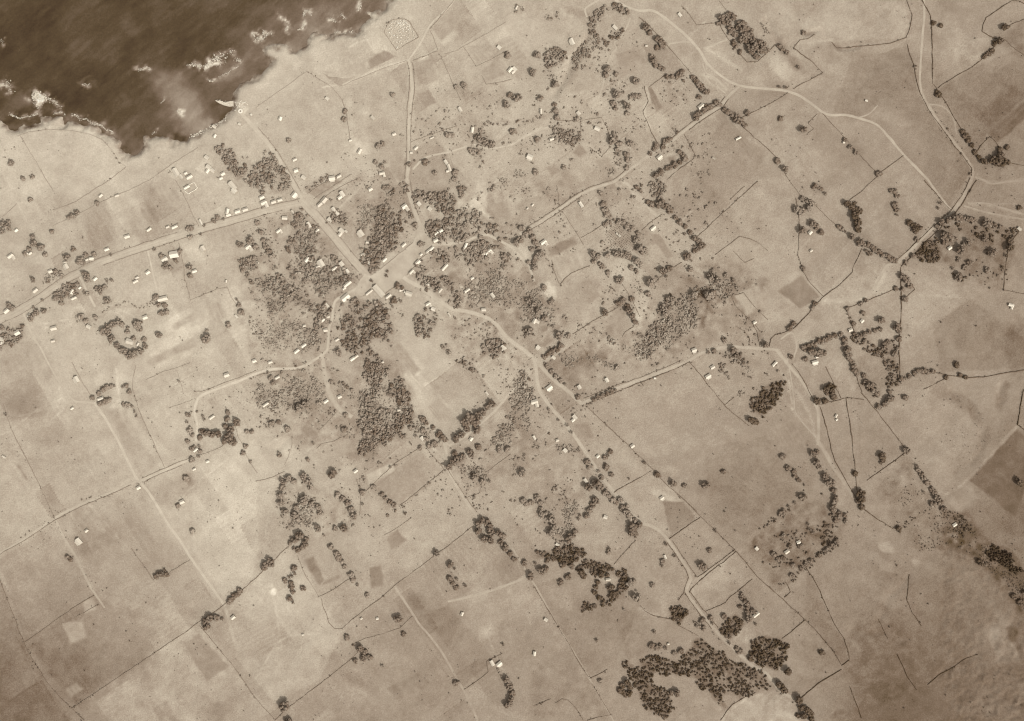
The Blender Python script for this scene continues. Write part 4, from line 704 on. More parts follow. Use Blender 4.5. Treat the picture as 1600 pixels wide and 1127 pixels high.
strip('road', NERD, 6.4, .12, 18, 'walled road climbing to the right edge', ruts=3)
strip('road', SERD_B, 6.2, .12, 17, 'long dirt road winding down to the dark groves', ruts=3)
strip('road', SERD_A, 7.0, .13, 13, 'short road link between the fork and the walled road')
strip('road', SERD, 7.0, .14, 17, 'dirt road leaving the plaza towards the lower right', ruts=3)
strip('road', SOUTHLANE, 4.6, .12, 18, 'winding lane leaving the plaza towards the lower left')
strip('road', NORTHRD, 6.6, .12, 9, 'straight road from the plaza up to the burial ground', ruts=4)
strip('road', COASTRD, 7.0, .12, 7, 'road from the landing at the shore to the avenue corner', ruts=3)
strip('road', STREET, 11.5, .15, 7, 'broad village street between avenue corner and plaza', ruts=4)
strip('road', AVENUE, 10.0, .18, 4, 'broad avenue running from the left edge to the village', ruts=6)

def sheet(name, poly, lift, tone_fn, mat, step=4.0, **props):
    b = smooth_line(poly + poly[:1], 3.0, False)[:-1]
    b = b + np.c_[fbm(b[:, 0], b[:, 1], 8, 95, 2), fbm(b[:, 0], b[:, 1], 8, 96, 2)] * 1.6
    x0, y0 = b.min(0); x1, y1 = b.max(0)
    xx, yy = np.meshgrid(np.arange(x0 + step / 2, x1, step), np.arange(y0 + step / 2, y1, step))
    m = inside(b.tolist(), xx, yy) & (dist_line(b.tolist() + b[:1].tolist(), xx, yy) > 1.2)
    pts = np.vstack([b, np.c_[xx[m], yy[m]]])
    X, Y = W(pts[:, 0], pts[:, 1])
    nb = len(b)
    r = delaunay_2d_cdt([Vector((a, c)) for a, c in zip(X, Y)], [], [list(range(nb))[::-1]], 1, 1e-4)
    vs = np.array([(v.x, v.y) for v in r[0]])
    px, py = vs[:, 0] + 800, 563.5 - vs[:, 1]
    faces = [tuple(f) if True else f for f in r[2]]
    V = np.c_[vs, ground_z(px, py) + lift]
    a, c, d = (V[i] for i in faces[0][:3])
    if np.cross(c - a, d - a)[2] < 0:
        faces = [f[::-1] for f in faces]
    return link(name, mesh(name, V, faces, tone_fn(px, py), mat, smooth=True), **props)

PLAZA = [(570, 428), (580, 431), (607, 408), (620, 397), (646, 378), (650, 360), (655, 352), (661, 352), (667, 368), (676, 380), (674, 388), (652, 403), (634, 428), (622, 444), (600, 459), (588, 446), (571, 462), (562, 463), (555, 452), (562, 438)]
sheet('plaza', PLAZA, .2, lambda x, y: bil(BASE, x, y) + 5 + 24 * fbm(x, y, 16, 97, 3) + 8 * (dist_line([(575, 440), (660, 365)], x, y) < 3.5), M_ROAD, kind='structure', label='open bare plaza in the village centre')

# ------------------------------------------------------------------ tilled plots: four corners each, rows running from the first edge to the third
def plot(label, a, b, c, d, tone, rows=0, amp=9, lift=.07, mat=None, st=1.7):
    a, b, c, d = (np.array(p, float) for p in (a, b, c, d))
    nu = max(4, int(max(np.linalg.norm(b - a), np.linalg.norm(c - d)) / st)); nv = max(4, int(max(np.linalg.norm(d - a), np.linalg.norm(c - b)) / st))
    u, v = np.meshgrid(np.linspace(0, 1, nu), np.linspace(0, 1, nv))
    P = (a[None, None] * ((1 - u) * (1 - v))[..., None] + b * (u * (1 - v))[..., None] + c * (u * v)[..., None] + d * ((1 - u) * v)[..., None])
    x = P[..., 0]; y = P[..., 1]
    ex = np.minimum(np.minimum(u, 1 - u) * nu, np.minimum(v, 1 - v) * nv) * st
    x = x + 2.2 * fbm(x, y, 12, 101, 3); y = y + 2.2 * fbm(P[..., 0], y, 12, 102, 3)
    b0 = float(base_tone(np.array(a[0] * .5 + c[0] * .5), np.array(a[1] * .5 + c[1] * .5)))
    tone = b0 + (min(tone, b0 + 14) - b0) * 1.2 - 4
    t = tone + 18 * fbm(x, y, 40, 103, 4) + 8 * fbm(x, y, 8, 104, 2)
    if rows:
        t = t + amp * np.sin(u * rows * 2 * math.pi + 1.5 * fbm(x, y, 20, 105, 2)) * (0.6 + fbm(x, y, 16, 106, 2))
    e = sstep(0, 3 + 6 * (fbm(x, y, 25, 107, 2) + .4), ex)
    t = bil(T, x, y) * (1 - e) + t * e
    z = ground_z(x, y) + lift * sstep(-1, 1.5, ex) - .02
    X, Y = W(x, y)
    idx = np.arange(x.size).reshape(x.shape)
    q = np.c_[idx[1:, :-1].ravel(), idx[1:, 1:].ravel(), idx[:-1, 1:].ravel(), idx[:-1, :-1].ravel()]
    V = np.c_[X.ravel(), Y.ravel(), z.ravel()]
    if np.cross(V[q[0, 1]] - V[q[0, 0]], V[q[0, 2]] - V[q[0, 0]])[2] < 0:
        q = q[:, ::-1]
    return link('field', mesh('field', V, q, t.ravel(), M_FIELD, smooth=True), kind='structure', label=label)

PLOTS = [
 ('dark plot beside the burial ground', (572, 94), (600, 77), (622, 89), (576, 111), 163, 3, 4), ('grey plot left of the burial ground plot', (548, 105), (570, 95), (574, 111), (556, 119), 172, 2, 4),
 ('grey plot below the rocky shore', (498, 113), (526, 125), (560, 119), (531, 136), 172, 0, 0), ('grey plot beside the track at the top', (672, 44), (710, 11), (723, 30), (690, 70), 168, 3, 4),
 ('dark square plot on the right of the north road', (652, 147), (670, 138), (685, 162), (662, 171), 157, 0, 0), ('grey field right of the north road top', (647, 97), (677, 88), (685, 126), (651, 138), 171, 6, 3),
 ('grey plot with a pale fleck, upper centre', (747, 113), (771, 93), (792, 117), (760, 132), 163, 0, 0), ('striped plot above the grey walled plot', (727, 72), (745, 70), (775, 83), (746, 102), 167, 5, 5),
 ('long grey plot left of the north road', (612, 225), (634, 220), (631, 272), (607, 265), 168, 4, 3), ('grey plot right of the north road bend', (643, 262), (696, 250), (706, 281), (641, 289), 168, 3, 3),
 ('narrow dark wedge inside the walled slip', (1011, 136), (1019, 136), (1039, 170), (1025, 178), 138, 3, 4), ('small dark plot under the bushy triangle', (905, 222), (922, 240), (907, 249), (892, 240), 154, 0, 0),
 ('dark plot above the pale gully path', (930, 252), (950, 243), (966, 267), (941, 277), 158, 0, 0), ('long dark strip below the upper junction', (1115, 180), (1128, 173), (1185, 238), (1172, 252), 148, 3, 4),
 ('little dark garden inside the tree square', (1040, 245), (1055, 240), (1060, 256), (1045, 260), 145, 3, 5), ('dark ploughed strip below the pale track', (852, 387), (897, 368), (907, 382), (860, 404), 146, 3, 4),
 ('striped field below the dark ploughed strip', (862, 407), (910, 387), (922, 412), (877, 442), 172, 4, 8), ('dotted grey orchard floor in the gully', (946, 362), (962, 352), (991, 372), (972, 392), 154, 0, 0),
 ('dark strip in the pale field, centre right', (1015, 364), (1030, 364), (1057, 402), (1040, 409), 150, 2, 3), ('tilted square field with a bright rim', (935, 501), (965, 482), (990, 508), (972, 527), 163, 0, 0),
 ('large grey field above the tilted square', (880, 454), (920, 432), (940, 462), (905, 495), 166, 0, 0), ('big square grey field at lower centre', (590, 758), (657, 702), (691, 734), (627, 788), 162, 12, 2),
 ('striped vegetable field below the village', (666, 636), (685, 619), (709, 641), (687, 663), 170, 7, 9), ('grey field left of the dark village wood', (521, 693), (546, 681), (560, 706), (523, 719), 166, 0, 0),
 ('small dark striped garden left of centre', (467, 671), (484, 664), (500, 681), (480, 687), 156, 3, 8), ('dark banded plot on the pale slope', (320, 478), (346, 464), (357, 497), (333, 507), 176, 4, 10),
 ('dark oblong plot in the left pasture', (23, 725), (32, 723), (47, 750), (40, 752), 150, 0, 0), ('dark square plot near the left edge', (7, 630), (22, 619), (35, 639), (20, 649), 153, 0, 0),
 ('striped plot by the lower left boundary', (95, 1077), (120, 1064), (133, 1075), (110, 1096), 148, 4, 11), ('long furrowed field at the lower left', (283, 1004), (310, 986), (362, 1042), (323, 1066), 150, 1, 4),
 ('dark plot with square bare patch', (472, 875), (492, 866), (508, 907), (500, 919), 144, 0, 0), ('dark strip closing the bare patch', (500, 919), (506, 907), (530, 896), (535, 904), 148, 0, 0),
 ('dark tall plot at lower centre left', (576, 886), (597, 880), (604, 917), (578, 922), 145, 0, 0), ('furrowed dark field by the far track', (603, 1076), (652, 1048), (682, 1070), (618, 1095), 140, 4, 5),
 ('dark plot beside the lane at lower centre', (601, 837), (621, 827), (640, 845), (610, 864), 148, 0, 0), ('grey field left of the long dirt road', (848, 717), (882, 699), (904, 725), (865, 738), 157, 0, 0),
 ('dark field inside the walled corner', (1033, 782), (1069, 782), (1090, 811), (1047, 839), 145, 0, 0), ('small dark garden above the lower groves', (1103, 936), (1120, 921), (1130, 931), (1111, 945), 138, 0, 0),
 ('dark garden beside the pale allotment', (1126, 917), (1142, 905), (1157, 918), (1137, 930), 142, 2, 4), ('grey plot under the walled lane', (1107, 853), (1122, 848), (1132, 862), (1112, 876), 143, 0, 0),
 ('dark square field left of the long right wall', (1213, 454), (1252, 428), (1284, 464), (1250, 484), 141, 0, 0), ('large dark field at the right edge', (1512, 751), (1590, 668), (1625, 700), (1588, 812), 108, 6, 2),
 ('bright stubble plot beside the large dark field', (1483, 771), (1509, 755), (1536, 781), (1498, 789), 158, 0, 0), ('dark strip field at the upper right edge', (1538, 205), (1558, 228), (1615, 175), (1612, 148), 112, 3, 4),
 ('white plot between two walls, right', (1305, 724), (1322, 714), (1326, 721), (1310, 729), 186, 3, 3), ('grey square plot by the crossing wall', (1092, 529), (1117, 517), (1130, 534), (1101, 547), 148, 0, 0),
 ('pale round-edged field right of the gully', (1131, 389), (1156, 372), (1190, 385), (1176, 405), 174, 0, 0), ('striped plot on the village field left', (610, 546), (624, 531), (660, 580), (646, 590), 170, 4, 7),
 ('dark garden rows behind the avenue corner', (475, 300), (520, 278), (540, 283), (498, 311), 158, 3, 8), ('furrowed plot above the grey river of bushes', (841, 517), (858, 504), (864, 512), (848, 525), 152, 3, 6),
 ('dark furrowed plot below the bush row', (840, 538), (858, 522), (869, 533), (852, 547), 150, 4, 5), ('grey plot at the white-roofed houses by the road', (896, 662), (918, 656), (933, 686), (914, 690), 154, 0, 0),
 ('pale furrowed allotment under the walled corner', (1076, 829), (1095, 813), (1104, 824), (1086, 836), 150, 6, 8), ('grey pasture plot at the lower left lane', (107, 800), (127, 790), (160, 836), (135, 846), 165, 3, 5),
 ('dark plot above the lane at the bend', (166, 642), (185, 636), (205, 680), (190, 690), 168, 0, 0), ('dark triangle plot beside the left lane', (256, 764), (292, 742), (298, 764), (282, 774), 166, 0, 0),
 ('dark garden strips left of the walled garden', (322, 625), (337, 618), (347, 640), (332, 644), 172, 3, 7), ('long brown strips on the left slope', (222, 597), (265, 577), (272, 583), (228, 603), 176, 2, 8),
 ('grey plot above the avenue left of the old yard', (240, 292), (266, 284), (286, 314), (258, 326), 176, 3, 4), ('dark patch plot above the avenue pastures', (216, 322), (231, 328), (239, 346), (223, 342), 168, 0, 0), ('upper grey plot beside the old yard wall', (248, 282), (266, 275), (282, 284), (264, 284), 176, 2, 4),
 ('furrowed plot below the avenue near the trees', (345, 353), (368, 346), (379, 366), (353, 374), 176, 5, 6), ('furrowed grass plot below the avenue corner', (430, 357), (453, 348), (456, 364), (433, 378), 172, 4, 6), ('long banded strip on the pale left slope', (266, 506), (318, 480), (323, 494), (271, 520), 180, 3, 8), ('long banded strip above the left strip plots', (226, 561), (303, 526), (310, 541), (231, 578), 178, 3, 9),
 ('grey plot at the left edge below the avenue', (3, 561), (28, 549), (40, 575), (10, 591), 172, 3, 3), ('grey plot beside the left farm lane', (43, 548), (66, 548), (86, 583), (58, 592), 174, 2, 4), ('dark plot left of the gully track', (851, 260), (868, 252), (880, 268), (861, 280), 160, 0, 0), ('grey plot touching the gully track', (862, 285), (885, 273), (899, 284), (876, 297), 166, 2, 4), ('broad grey field above the gully track', (802, 316), (850, 301), (866, 324), (815, 349), 171, 0, 0),
 ('grey field below the gully track bend', (881, 333), (904, 320), (918, 345), (891, 364), 172, 4, 3), ('pale field by the small right hut', (1146, 461), (1188, 443), (1198, 478), (1167, 498), 170, 4, 3), ('flat grey field beside the crescent of trees', (957, 82), (1004, 72), (1012, 108), (966, 124), 162, 0, 0), ('flat grey field inside the gully bend', (888, 106), (936, 112), (936, 140), (886, 149), 166, 0, 0), ('furrowed grey plot beside the pale road', (1202, 661), (1234, 641), (1263, 688), (1226, 710), 152, 6, 5),
 ('pale strip plot left of the square grey field', (571, 741), (614, 720), (620, 735), (576, 764), 184, 3, 7), ('pale square in the dark lower left pasture', (96, 973), (130, 966), (141, 998), (109, 1010), 166, 0, 0), ('small pale plot beside the lower left wall', (125, 936), (148, 931), (157, 953), (131, 964), 164, 0, 0), ('pale allotment beside the walled lane', (1086, 914), (1118, 893), (1126, 903), (1096, 925), 164, 3, 5), ('narrow garden strip below the great hall', (626, 585), (640, 576), (664, 606), (652, 616), 186, 3, 7), ('grey garden right of the plaza', (684, 425), (703, 406), (716, 420), (698, 438), 174, 4, 6),
 ('grey paddock right of the north road village end', (762, 320), (796, 312), (800, 345), (775, 352), 170, 0, 0), ('grey paddock left of the north road village end', (565, 296), (592, 288), (594, 310), (572, 318), 172, 0, 0), ('dark furrowed plot above the lower right road', (1246, 1000), (1275, 985), (1292, 1010), (1262, 1030), 138, 0, 0), ('dark little plot at the bottom right', (1292, 1118), (1318, 1106), (1322, 1114), (1296, 1128), 122, 2, 4)]
for p in PLOTS:
    plot(p[0], *p[1:5], p[5], p[6], p[7])

# ------------------------------------------------------------------ dry stone walls
def wall_mesh(pts, width, height, tone, seed):
    p = smooth_line(pts, 1.6, False)
    p = p + np.c_[fbm(p[:, 0], p[:, 1], 12, 111 + seed, 2), fbm(p[:, 0], p[:, 1], 12, 112 + seed, 2)] * 1.3
    n = normals2(p)
    k = len(p)
    rg = np.random.default_rng(seed)
    hw = width * 0.5 * rg.uniform(.7, 1.3, k) * (1 + 1.1 * fbm(p[:, 0], p[:, 1], 18, 115 + seed, 2)); ht = height * rg.uniform(.6, 1.15, k)
    # tumbled gaps
    gap = vnoise(p[:, 0], p[:, 1], 16, 113 + seed)
    ht = np.where(gap < -.3, ht * .35, ht)
    rows = []
    for s, zf in ((-1, -.3), (-.62, 1), (.62, 1), (1, -.3)):
        q = p + n * (s * hw)[:, None]
        X, Y = W(q[:, 0], q[:, 1])
        rows.append(np.c_[X, Y, ground_z(q[:, 0], q[:, 1]) + (ht * rg.uniform(.85, 1.1, k) if zf > 0 else -.3)])
    V = np.stack(rows, 1).reshape(-1, 3)
    idx = np.arange(k * 4).reshape(k, 4)
    f = []
    for c in range(3):
        f.append(np.c_[idx[:-1, c], idx[1:, c], idx[1:, c + 1], idx[:-1, c + 1]])
    f = np.vstack(f)
    f = np.vstack([f, idx[0][None, ::-1], idx[-1][None]])
    t = np.repeat(tone, 4) if np.ndim(tone) else tone
    if np.cross(V[f[k, 1]] - V[f[k, 0]], V[f[k, 2]] - V[f[k, 0]])[2] < 0:
        f = f[:, ::-1]
    mx, my = p.mean(0)
    loc = np.array([*W(mx, my), float(ground_z(mx, my))])
    return mesh('stone_wall', V - loc, f, t, M_WALL), loc

# strength 0 faint .. 3 dark
WALLS = [
 ('left of the coast road, around the shore pasture', 1, [(400, 168), (440, 140), (480, 112)]), ('bounding the shore pasture on its right', 1.4, [(480, 112), (500, 125), (520, 138), (534, 155), (541, 172), (543, 190), (547, 219)]),
 ('around the burial ground', 2, [(620, 79), (612, 68), (601, 50), (605, 39), (612, 32), (630, 29), (640, 35), (647, 47), (655, 58), (620, 79)]),
 ('under the burial ground track', 1, [(530, 136), (565, 121), (600, 107), (635, 96)]), ('right of the burial ground track top', 1.5, [(645, 95), (665, 88), (682, 81)]), ('climbing beside the top plot track', 1.4, [(672, 46), (685, 30), (710, 0)]),
 ('dropping from the top plot to the path', 1.2, [(672, 47), (678, 60), (684, 78)]), ('crossing the upper centre to the right', 1, [(695, 85), (712, 80), (727, 71), (762, 52), (790, 35)]), ('left of the striped plot, going down', 1.3, [(724, 72), (733, 87), (744, 104)]),
 ('above the walled grey plot', 1.4, [(745, 104), (770, 92), (795, 79)]), ('below the walled grey plot', 1.4, [(752, 118), (760, 132), (785, 129), (800, 124)]), ('slanting through the scrubby field', 1.3, [(686, 85), (695, 100), (705, 125), (712, 140), (720, 157)]),
 ('dark, on the left of the north road', 1.8, [(637, 97), (640, 115), (640, 140), (637, 165), (636, 200), (635, 250), (633, 280)]), ('dark, on the right of the north road', 1.8, [(644, 97), (647, 112), (649, 137), (646, 160), (643, 180), (642, 205), (641, 250)]),
 ('along the foot of the pasture right of the north road', 1.5, [(642, 223), (662, 214), (690, 205), (715, 197)]), ('left of the white L-shaped house', 1, [(702, 240), (707, 258), (714, 278)]),
 ('below the house row beside the gully hedge', 1.6, [(868, 188), (888, 189), (910, 188), (926, 186), (940, 184)]), ('bounding the triangle garden on the right', 1.3, [(940, 185), (948, 198), (952, 213), (952, 232), (940, 245), (922, 231)]),
 ('short, left of the triangle garden', 1.5, [(907, 190), (908, 205), (906, 217)]), ('around the narrow walled slip, left side', 2, [(1007, 135), (1010, 148), (1013, 158), (1005, 174), (1011, 190), (1019, 208), (1025, 220), (1031, 228)]),
 ('joining the narrow slip to the arc of trees', 1.8, [(1015, 136), (1025, 128), (1037, 119)]), ('dropping right of the tree square', 1.8, [(1069, 210), (1077, 225), (1085, 242), (1084, 248), (1060, 266), (1042, 281)]),
 ('ruler-straight, beside the upper winding track', 1.8, [(998, 27), (1012, 38), (1025, 52), (1038, 66), (1050, 80), (1066, 98), (1080, 115)]), ('straight, running on below the upper junction', 1.8, [(1137, 174), (1150, 187), (1163, 200), (1182, 218), (1200, 234), (1213, 247)]),
 ('boxing in the dark grove at the top right', 1.8, [(1122, 33), (1132, 52), (1148, 74), (1158, 86), (1167, 97), (1183, 97), (1200, 82), (1211, 70)]), ('short, at the top edge by the dark grove', 1.2, [(1122, 0), (1135, 16)]), ('long, left of the top grove pastures', 1.2, [(1065, 10), (1078, 24), (1089, 40), (1105, 38), (1121, 36)]),
 ('rising from the scarp to the banks', 1.8, [(1240, 75), (1250, 63), (1262, 61), (1272, 54)]), ('slanting up to the wooded bank tip', 1.8, [(1240, 139), (1262, 127), (1286, 114), (1268, 97), (1241, 75)]),
 ('under the winding track, left part', 1.4, [(1157, 185), (1180, 174), (1200, 164), (1216, 155), (1230, 146)]), ('along the foot of the pale scarp', 2, [(1300, 66), (1308, 75), (1325, 75), (1342, 72), (1362, 72), (1385, 69), (1402, 64), (1416, 60)]),
 ('left of the thin pale track at the top', 2, [(1413, -6), (1420, 12), (1425, 25), (1422, 42), (1416, 60)]), ('right of the thin pale track at the top', 2.4, [(1436, -6), (1446, 10), (1454, 24), (1456, 45), (1457, 90), (1457, 130), (1464, 140)]),
 ('below the scarp, left of the pale track', 2, [(1417, 70), (1426, 100), (1435, 140), (1450, 170), (1470, 198), (1492, 230), (1508, 248), (1518, 264), (1518, 275)]), ('right of the upper right road with trees', 2, [(1464, 140), (1478, 160), (1502, 202), (1514, 222), (1526, 240), (1533, 252)]),
 ('running to the upper right tree knot', 2, [(1465, 138), (1490, 121), (1520, 104), (1537, 90), (1555, 72), (1563, 58)]), ('round the top right enclosure', 2.4, [(1558, 60), (1547, 56), (1535, 50), (1536, 40), (1541, 28), (1562, 13), (1580, 2), (1592, 2), (1604, 8)]), ('from the tree knot to the right edge', 1.8, [(1568, 48), (1578, 40), (1588, 35), (1604, 30)]),
 ('from the top right enclosure falling to the edge', 1.4, [(1570, 62), (1585, 76), (1604, 90)]), ('round the small pale ring by the right road', 1.8, [(1526, 238), (1532, 228), (1542, 219), (1547, 214), (1556, 222), (1562, 231)]), ('short, right of the tree knot at the road bend', 1.6, [(1575, 254), (1590, 257), (1604, 259)]),
 ('along the ditch below the winding track', 1.4, [(1285, 178), (1298, 192), (1312, 207), (1325, 222), (1350, 250), (1373, 272)]), ('small square, below the winding track', 1.2, [(1276, 178), (1262, 193), (1271, 202), (1260, 211)]), ('between the ditch and the winding track', 1.9, [(1375, 270), (1393, 257), (1412, 243)]),
 ('climbing from the dark belt to the ditch', 1.7, [(1327, 314), (1345, 300), (1368, 279), (1374, 273)]), ('left of the winding track near its end', 1.9, [(1444, 282), (1465, 306), (1486, 329)]),
 ('left of the walled right road', 2.2, [(1401, 407), (1425, 386), (1450, 361), (1470, 343), (1485, 330), (1501, 308), (1510, 294), (1516, 278)]), ('right of the walled right road', 2.2, [(1408, 417), (1426, 399), (1450, 375), (1469, 357), (1488, 338), (1502, 322), (1512, 304), (1522, 287), (1526, 282)]),
 ('long, dropping from the right junction', 2.4, [(1407, 418), (1407, 442), (1408, 472), (1407, 507), (1405, 540), (1406, 575), (1408, 600)]), ('curving along the big bare pasture', 1.8, [(1243, 310), (1249, 345), (1248, 372), (1247, 400), (1254, 422), (1262, 438), (1273, 450), (1286, 463)]),
 ('long diagonal, down to the right junction', 2.2, [(1347, 389), (1340, 404), (1333, 418), (1332, 426), (1312, 445), (1285, 465), (1262, 491), (1238, 516), (1212, 523), (1205, 530), (1202, 542)]),
 ('left side of the scrubby ravine', 1.3, [(1225, 270), (1235, 285), (1250, 305), (1275, 322), (1290, 337), (1310, 355)]), ('from the bare junction to tree row', 1.9, [(1320, 482), (1345, 474), (1370, 464), (1398, 452)]), ('left of the two small houses on the right', 1.8, [(1323, 484), (1328, 500), (1333, 515), (1336, 522)]),
 ('closing the spur of bushes by the junction', 1.6, [(1409, 470), (1418, 462), (1429, 452), (1424, 444)]), ('right edge of the scattered-tree estate', 1.8, [(1592, 362), (1580, 378), (1574, 395), (1570, 425), (1568, 454)]), ('lower right edge of the scattered-tree estate', 1.4, [(1568, 454), (1585, 456), (1604, 460)]),
 ('long, running to the right edge at mid height', 2.2, [(1462, 583), (1490, 588), (1512, 591), (1540, 589), (1570, 583), (1604, 578)]), ('thick, at the right edge going down', 2.8, [(1599, 608), (1595, 635), (1590, 664)]), ('thin, from the corner to the right edge', 1.8, [(1590, 664), (1604, 674)]),
 ('short, in the big right pasture', 1.7, [(1443, 609), (1460, 600), (1477, 591)]), ('long slanting, left of the bright right pasture', 1.9, [(1346, 613), (1360, 631), (1375, 649), (1396, 676), (1415, 702)]), ('joining the slanting wall to the narrow strip', 1.8, [(1414, 709), (1390, 726), (1370, 740), (1355, 751)]),
 ('left of the narrow hanging strip', 2, [(1322, 621), (1326, 648), (1330, 676), (1333, 705), (1336, 728), (1339, 766)]), ('top of the narrow hanging strip', 1.8, [(1322, 621), (1335, 622), (1350, 624)]), ('right of the pale road lower part', 2.2, [(1281, 635), (1288, 655), (1295, 684), (1299, 704), (1305, 720), (1320, 747), (1335, 774), (1347, 794), (1372, 812), (1396, 826)]),
 ('left of the pale road upper part', 2, [(1238, 568), (1250, 584), (1262, 606), (1270, 624)]), ('under the oval clump', 1.8, [(1281, 633), (1300, 628), (1320, 623)]), ('above the oval clump', 1.5, [(1291, 573), (1300, 592), (1308, 610), (1315, 622)]), ('right of the hanging tree column', 1.9, [(1338, 585), (1342, 600), (1347, 613)]),
 ('bounding the big field below the walled road', 2.2, [(916, 633), (940, 622), (970, 610), (1000, 598), (1040, 583), (1078, 566)]), ('thin, above the walled road', 1.2, [(912, 623), (950, 607), (1000, 590), (1050, 570), (1066, 563)]), ('dropping to the dark right grove', 1.8, [(1079, 567), (1095, 587), (1110, 606), (1132, 633), (1145, 646), (1170, 665)]), ('short spur at the dark right grove', 1.4, [(1132, 633), (1140, 627), (1147, 621)]),
 ('left edge of the big field, past the lone house', 1.9, [(915, 633), (938, 655), (960, 676), (975, 690), (990, 705), (1008, 722), (1022, 737)]), ('left edge of the big field, lower run', 1.8, [(1022, 737), (1045, 760), (1070, 782), (1095, 807), (1115, 827), (1136, 847)]), ('across from the road to the big field', 2, [(960, 769), (975, 760), (995, 750), (1018, 736)]), ('above the furrowed allotment', 1.9, [(1046, 842), (1070, 825), (1094, 808)]),
 ('long, below the allotment to the lower right', 1.8, [(1136, 848), (1150, 862), (1168, 882), (1184, 902), (1205, 920), (1230, 943), (1256, 967)]), ('running on to the lower right corner of the pasture', 1.8, [(1256, 967), (1282, 993), (1300, 1015), (1315, 1040)]), ('upper side of the walled lane', 2, [(1149, 858), (1125, 877), (1100, 895), (1089, 902)]), ('lower side of the walled lane', 2, [(1150, 862), (1128, 880), (1103, 899), (1082, 918), (1077, 926)]),
 ('left of the lower road above its kink', 1.9, [(1043, 848), (1058, 870), (1073, 893), (1076, 902), (1070, 918), (1068, 926), (1060, 938)]), ('right of the lower road above its kink', 1.9, [(1051, 846), (1065, 867), (1080, 888), (1089, 902)]), ('right of the lower road below its kink', 2.2, [(1078, 925), (1091, 943), (1108, 964), (1122, 980)]), ('left of the lower road below its kink', 2, [(1070, 926), (1083, 946), (1100, 968), (1112, 982)]),
 ('beside the dark gardens above the groves', 1.7, [(1101, 955), (1115, 950), (1134, 942), (1142, 932), (1160, 918), (1176, 905)]), ('slanting down to the ring grove', 1.8, [(959, 882), (970, 869), (982, 857), (993, 845)]), ('curved, running to the road clump', 1.8, [(1000, 945), (1008, 955), (1022, 962), (1035, 965), (1048, 967)]), ('slanting from the clump past the pale edge', 1.5, [(1060, 977), (1075, 985), (1092, 994)]),
 ('short, below the far pasture, bottom', 1.8, [(918, 1126), (935, 1121), (955, 1117)]), ('short, with one bush, lower centre', 1.8, [(922, 1060), (935, 1054), (949, 1046)]), ('straight, beside the lower centre track', 2, [(834, 915), (852, 945), (869, 974), (885, 1000), (903, 1032), (920, 1058)]), ('thin, below the lower centre track', 1.3, [(925, 1068), (935, 1085), (946, 1104), (955, 1118)]),
 ('small bent, at the bottom by the clump', 1.5, [(833, 1103), (848, 1098), (860, 1092)]), ('curled, at the bottom centre', 1.4, [(868, 1099), (878, 1093), (888, 1094), (900, 1108), (912, 1126)]), ('long straight, from lower left up to the hollow', 2, [(112, 1107), (130, 1095), (175, 1065), (225, 1032), (270, 1001), (312, 972), (340, 953), (372, 928), (400, 903), (425, 878), (453, 852)]),
 ('long straight, from the kink to lower centre lane', 2, [(535, 982), (560, 960), (590, 938), (615, 917), (650, 890), (682, 867), (710, 845), (742, 820)]), ('small loop left of the long straight wall', 1.6, [(502, 936), (508, 955), (514, 972), (522, 982), (535, 982)]), ('across the pasture with the dark L plot', 1.9, [(498, 933), (520, 922), (548, 904)]), ('left of the dark L plot', 1.2, [(465, 868), (473, 889), (483, 908), (498, 932)]),
 ('wandering, beside the lone dark tree', 1.6, [(550, 1007), (570, 998), (590, 992), (610, 986), (625, 981), (645, 963)]), ('straight, from the bottom edge to the black clump', 2, [(430, 1125), (455, 1103), (490, 1076), (525, 1048), (560, 1020)]), ('thin, at the bottom edge by the lone tree', 1.4, [(398, 1088), (415, 1108), (430, 1124)]), ('dogleg, by the walled white house at the bottom', 1.9, [(725, 1077), (745, 1065), (763, 1050), (760, 1033), (775, 1026), (785, 1021)]),
 ('below the square grey field', 2, [(625, 790), (650, 770), (675, 750), (694, 735)]), ('above the square grey field', 1.7, [(565, 775), (590, 750), (617, 724), (640, 710), (657, 700)]), ('right of the square grey field', 1.6, [(666, 700), (680, 716), (694, 733)]), ('wandering, left of the ringed hollow', 1.6, [(400, 752), (415, 749), (430, 744), (445, 737)]), ('short, from the lane field to the left', 1.5, [(600, 837), (620, 825), (642, 810)]),
 ('right of the lane at lower centre', 1.6, [(700, 735), (715, 757), (728, 778), (745, 800)]), ('kinked, right of lane towards the bushes', 1.5, [(727, 779), (740, 774), (750, 770), (751, 755), (757, 742)]), ('thin, right of the bushy hollow path', 1.4, [(762, 737), (780, 723), (798, 710)]), ('around the grey field by the dark wood', 1.6, [(495, 701), (502, 694), (520, 690), (543, 679)]), ('curved, above the grey field by the dark wood', 1.4, [(498, 672), (512, 661), (525, 645)]),
 ('thin curved, in the rough left of the wood', 1.4, [(457, 682), (455, 700), (450, 715), (444, 726)]), ('upper edge of the dark village wood field', 1.3, [(556, 747), (562, 762), (564, 780), (562, 805)]), ('along the lower lane edge at far left', 1.7, [(-10, 873), (32, 848), (85, 814), (125, 792), (170, 774), (205, 758)]), ('upper edge of the walled left lane', 1.6, [(222, 748), (250, 735), (282, 721), (297, 716)]), ('lower edge of the walled left lane', 1.5, [(226, 753), (250, 741), (284, 727)]),
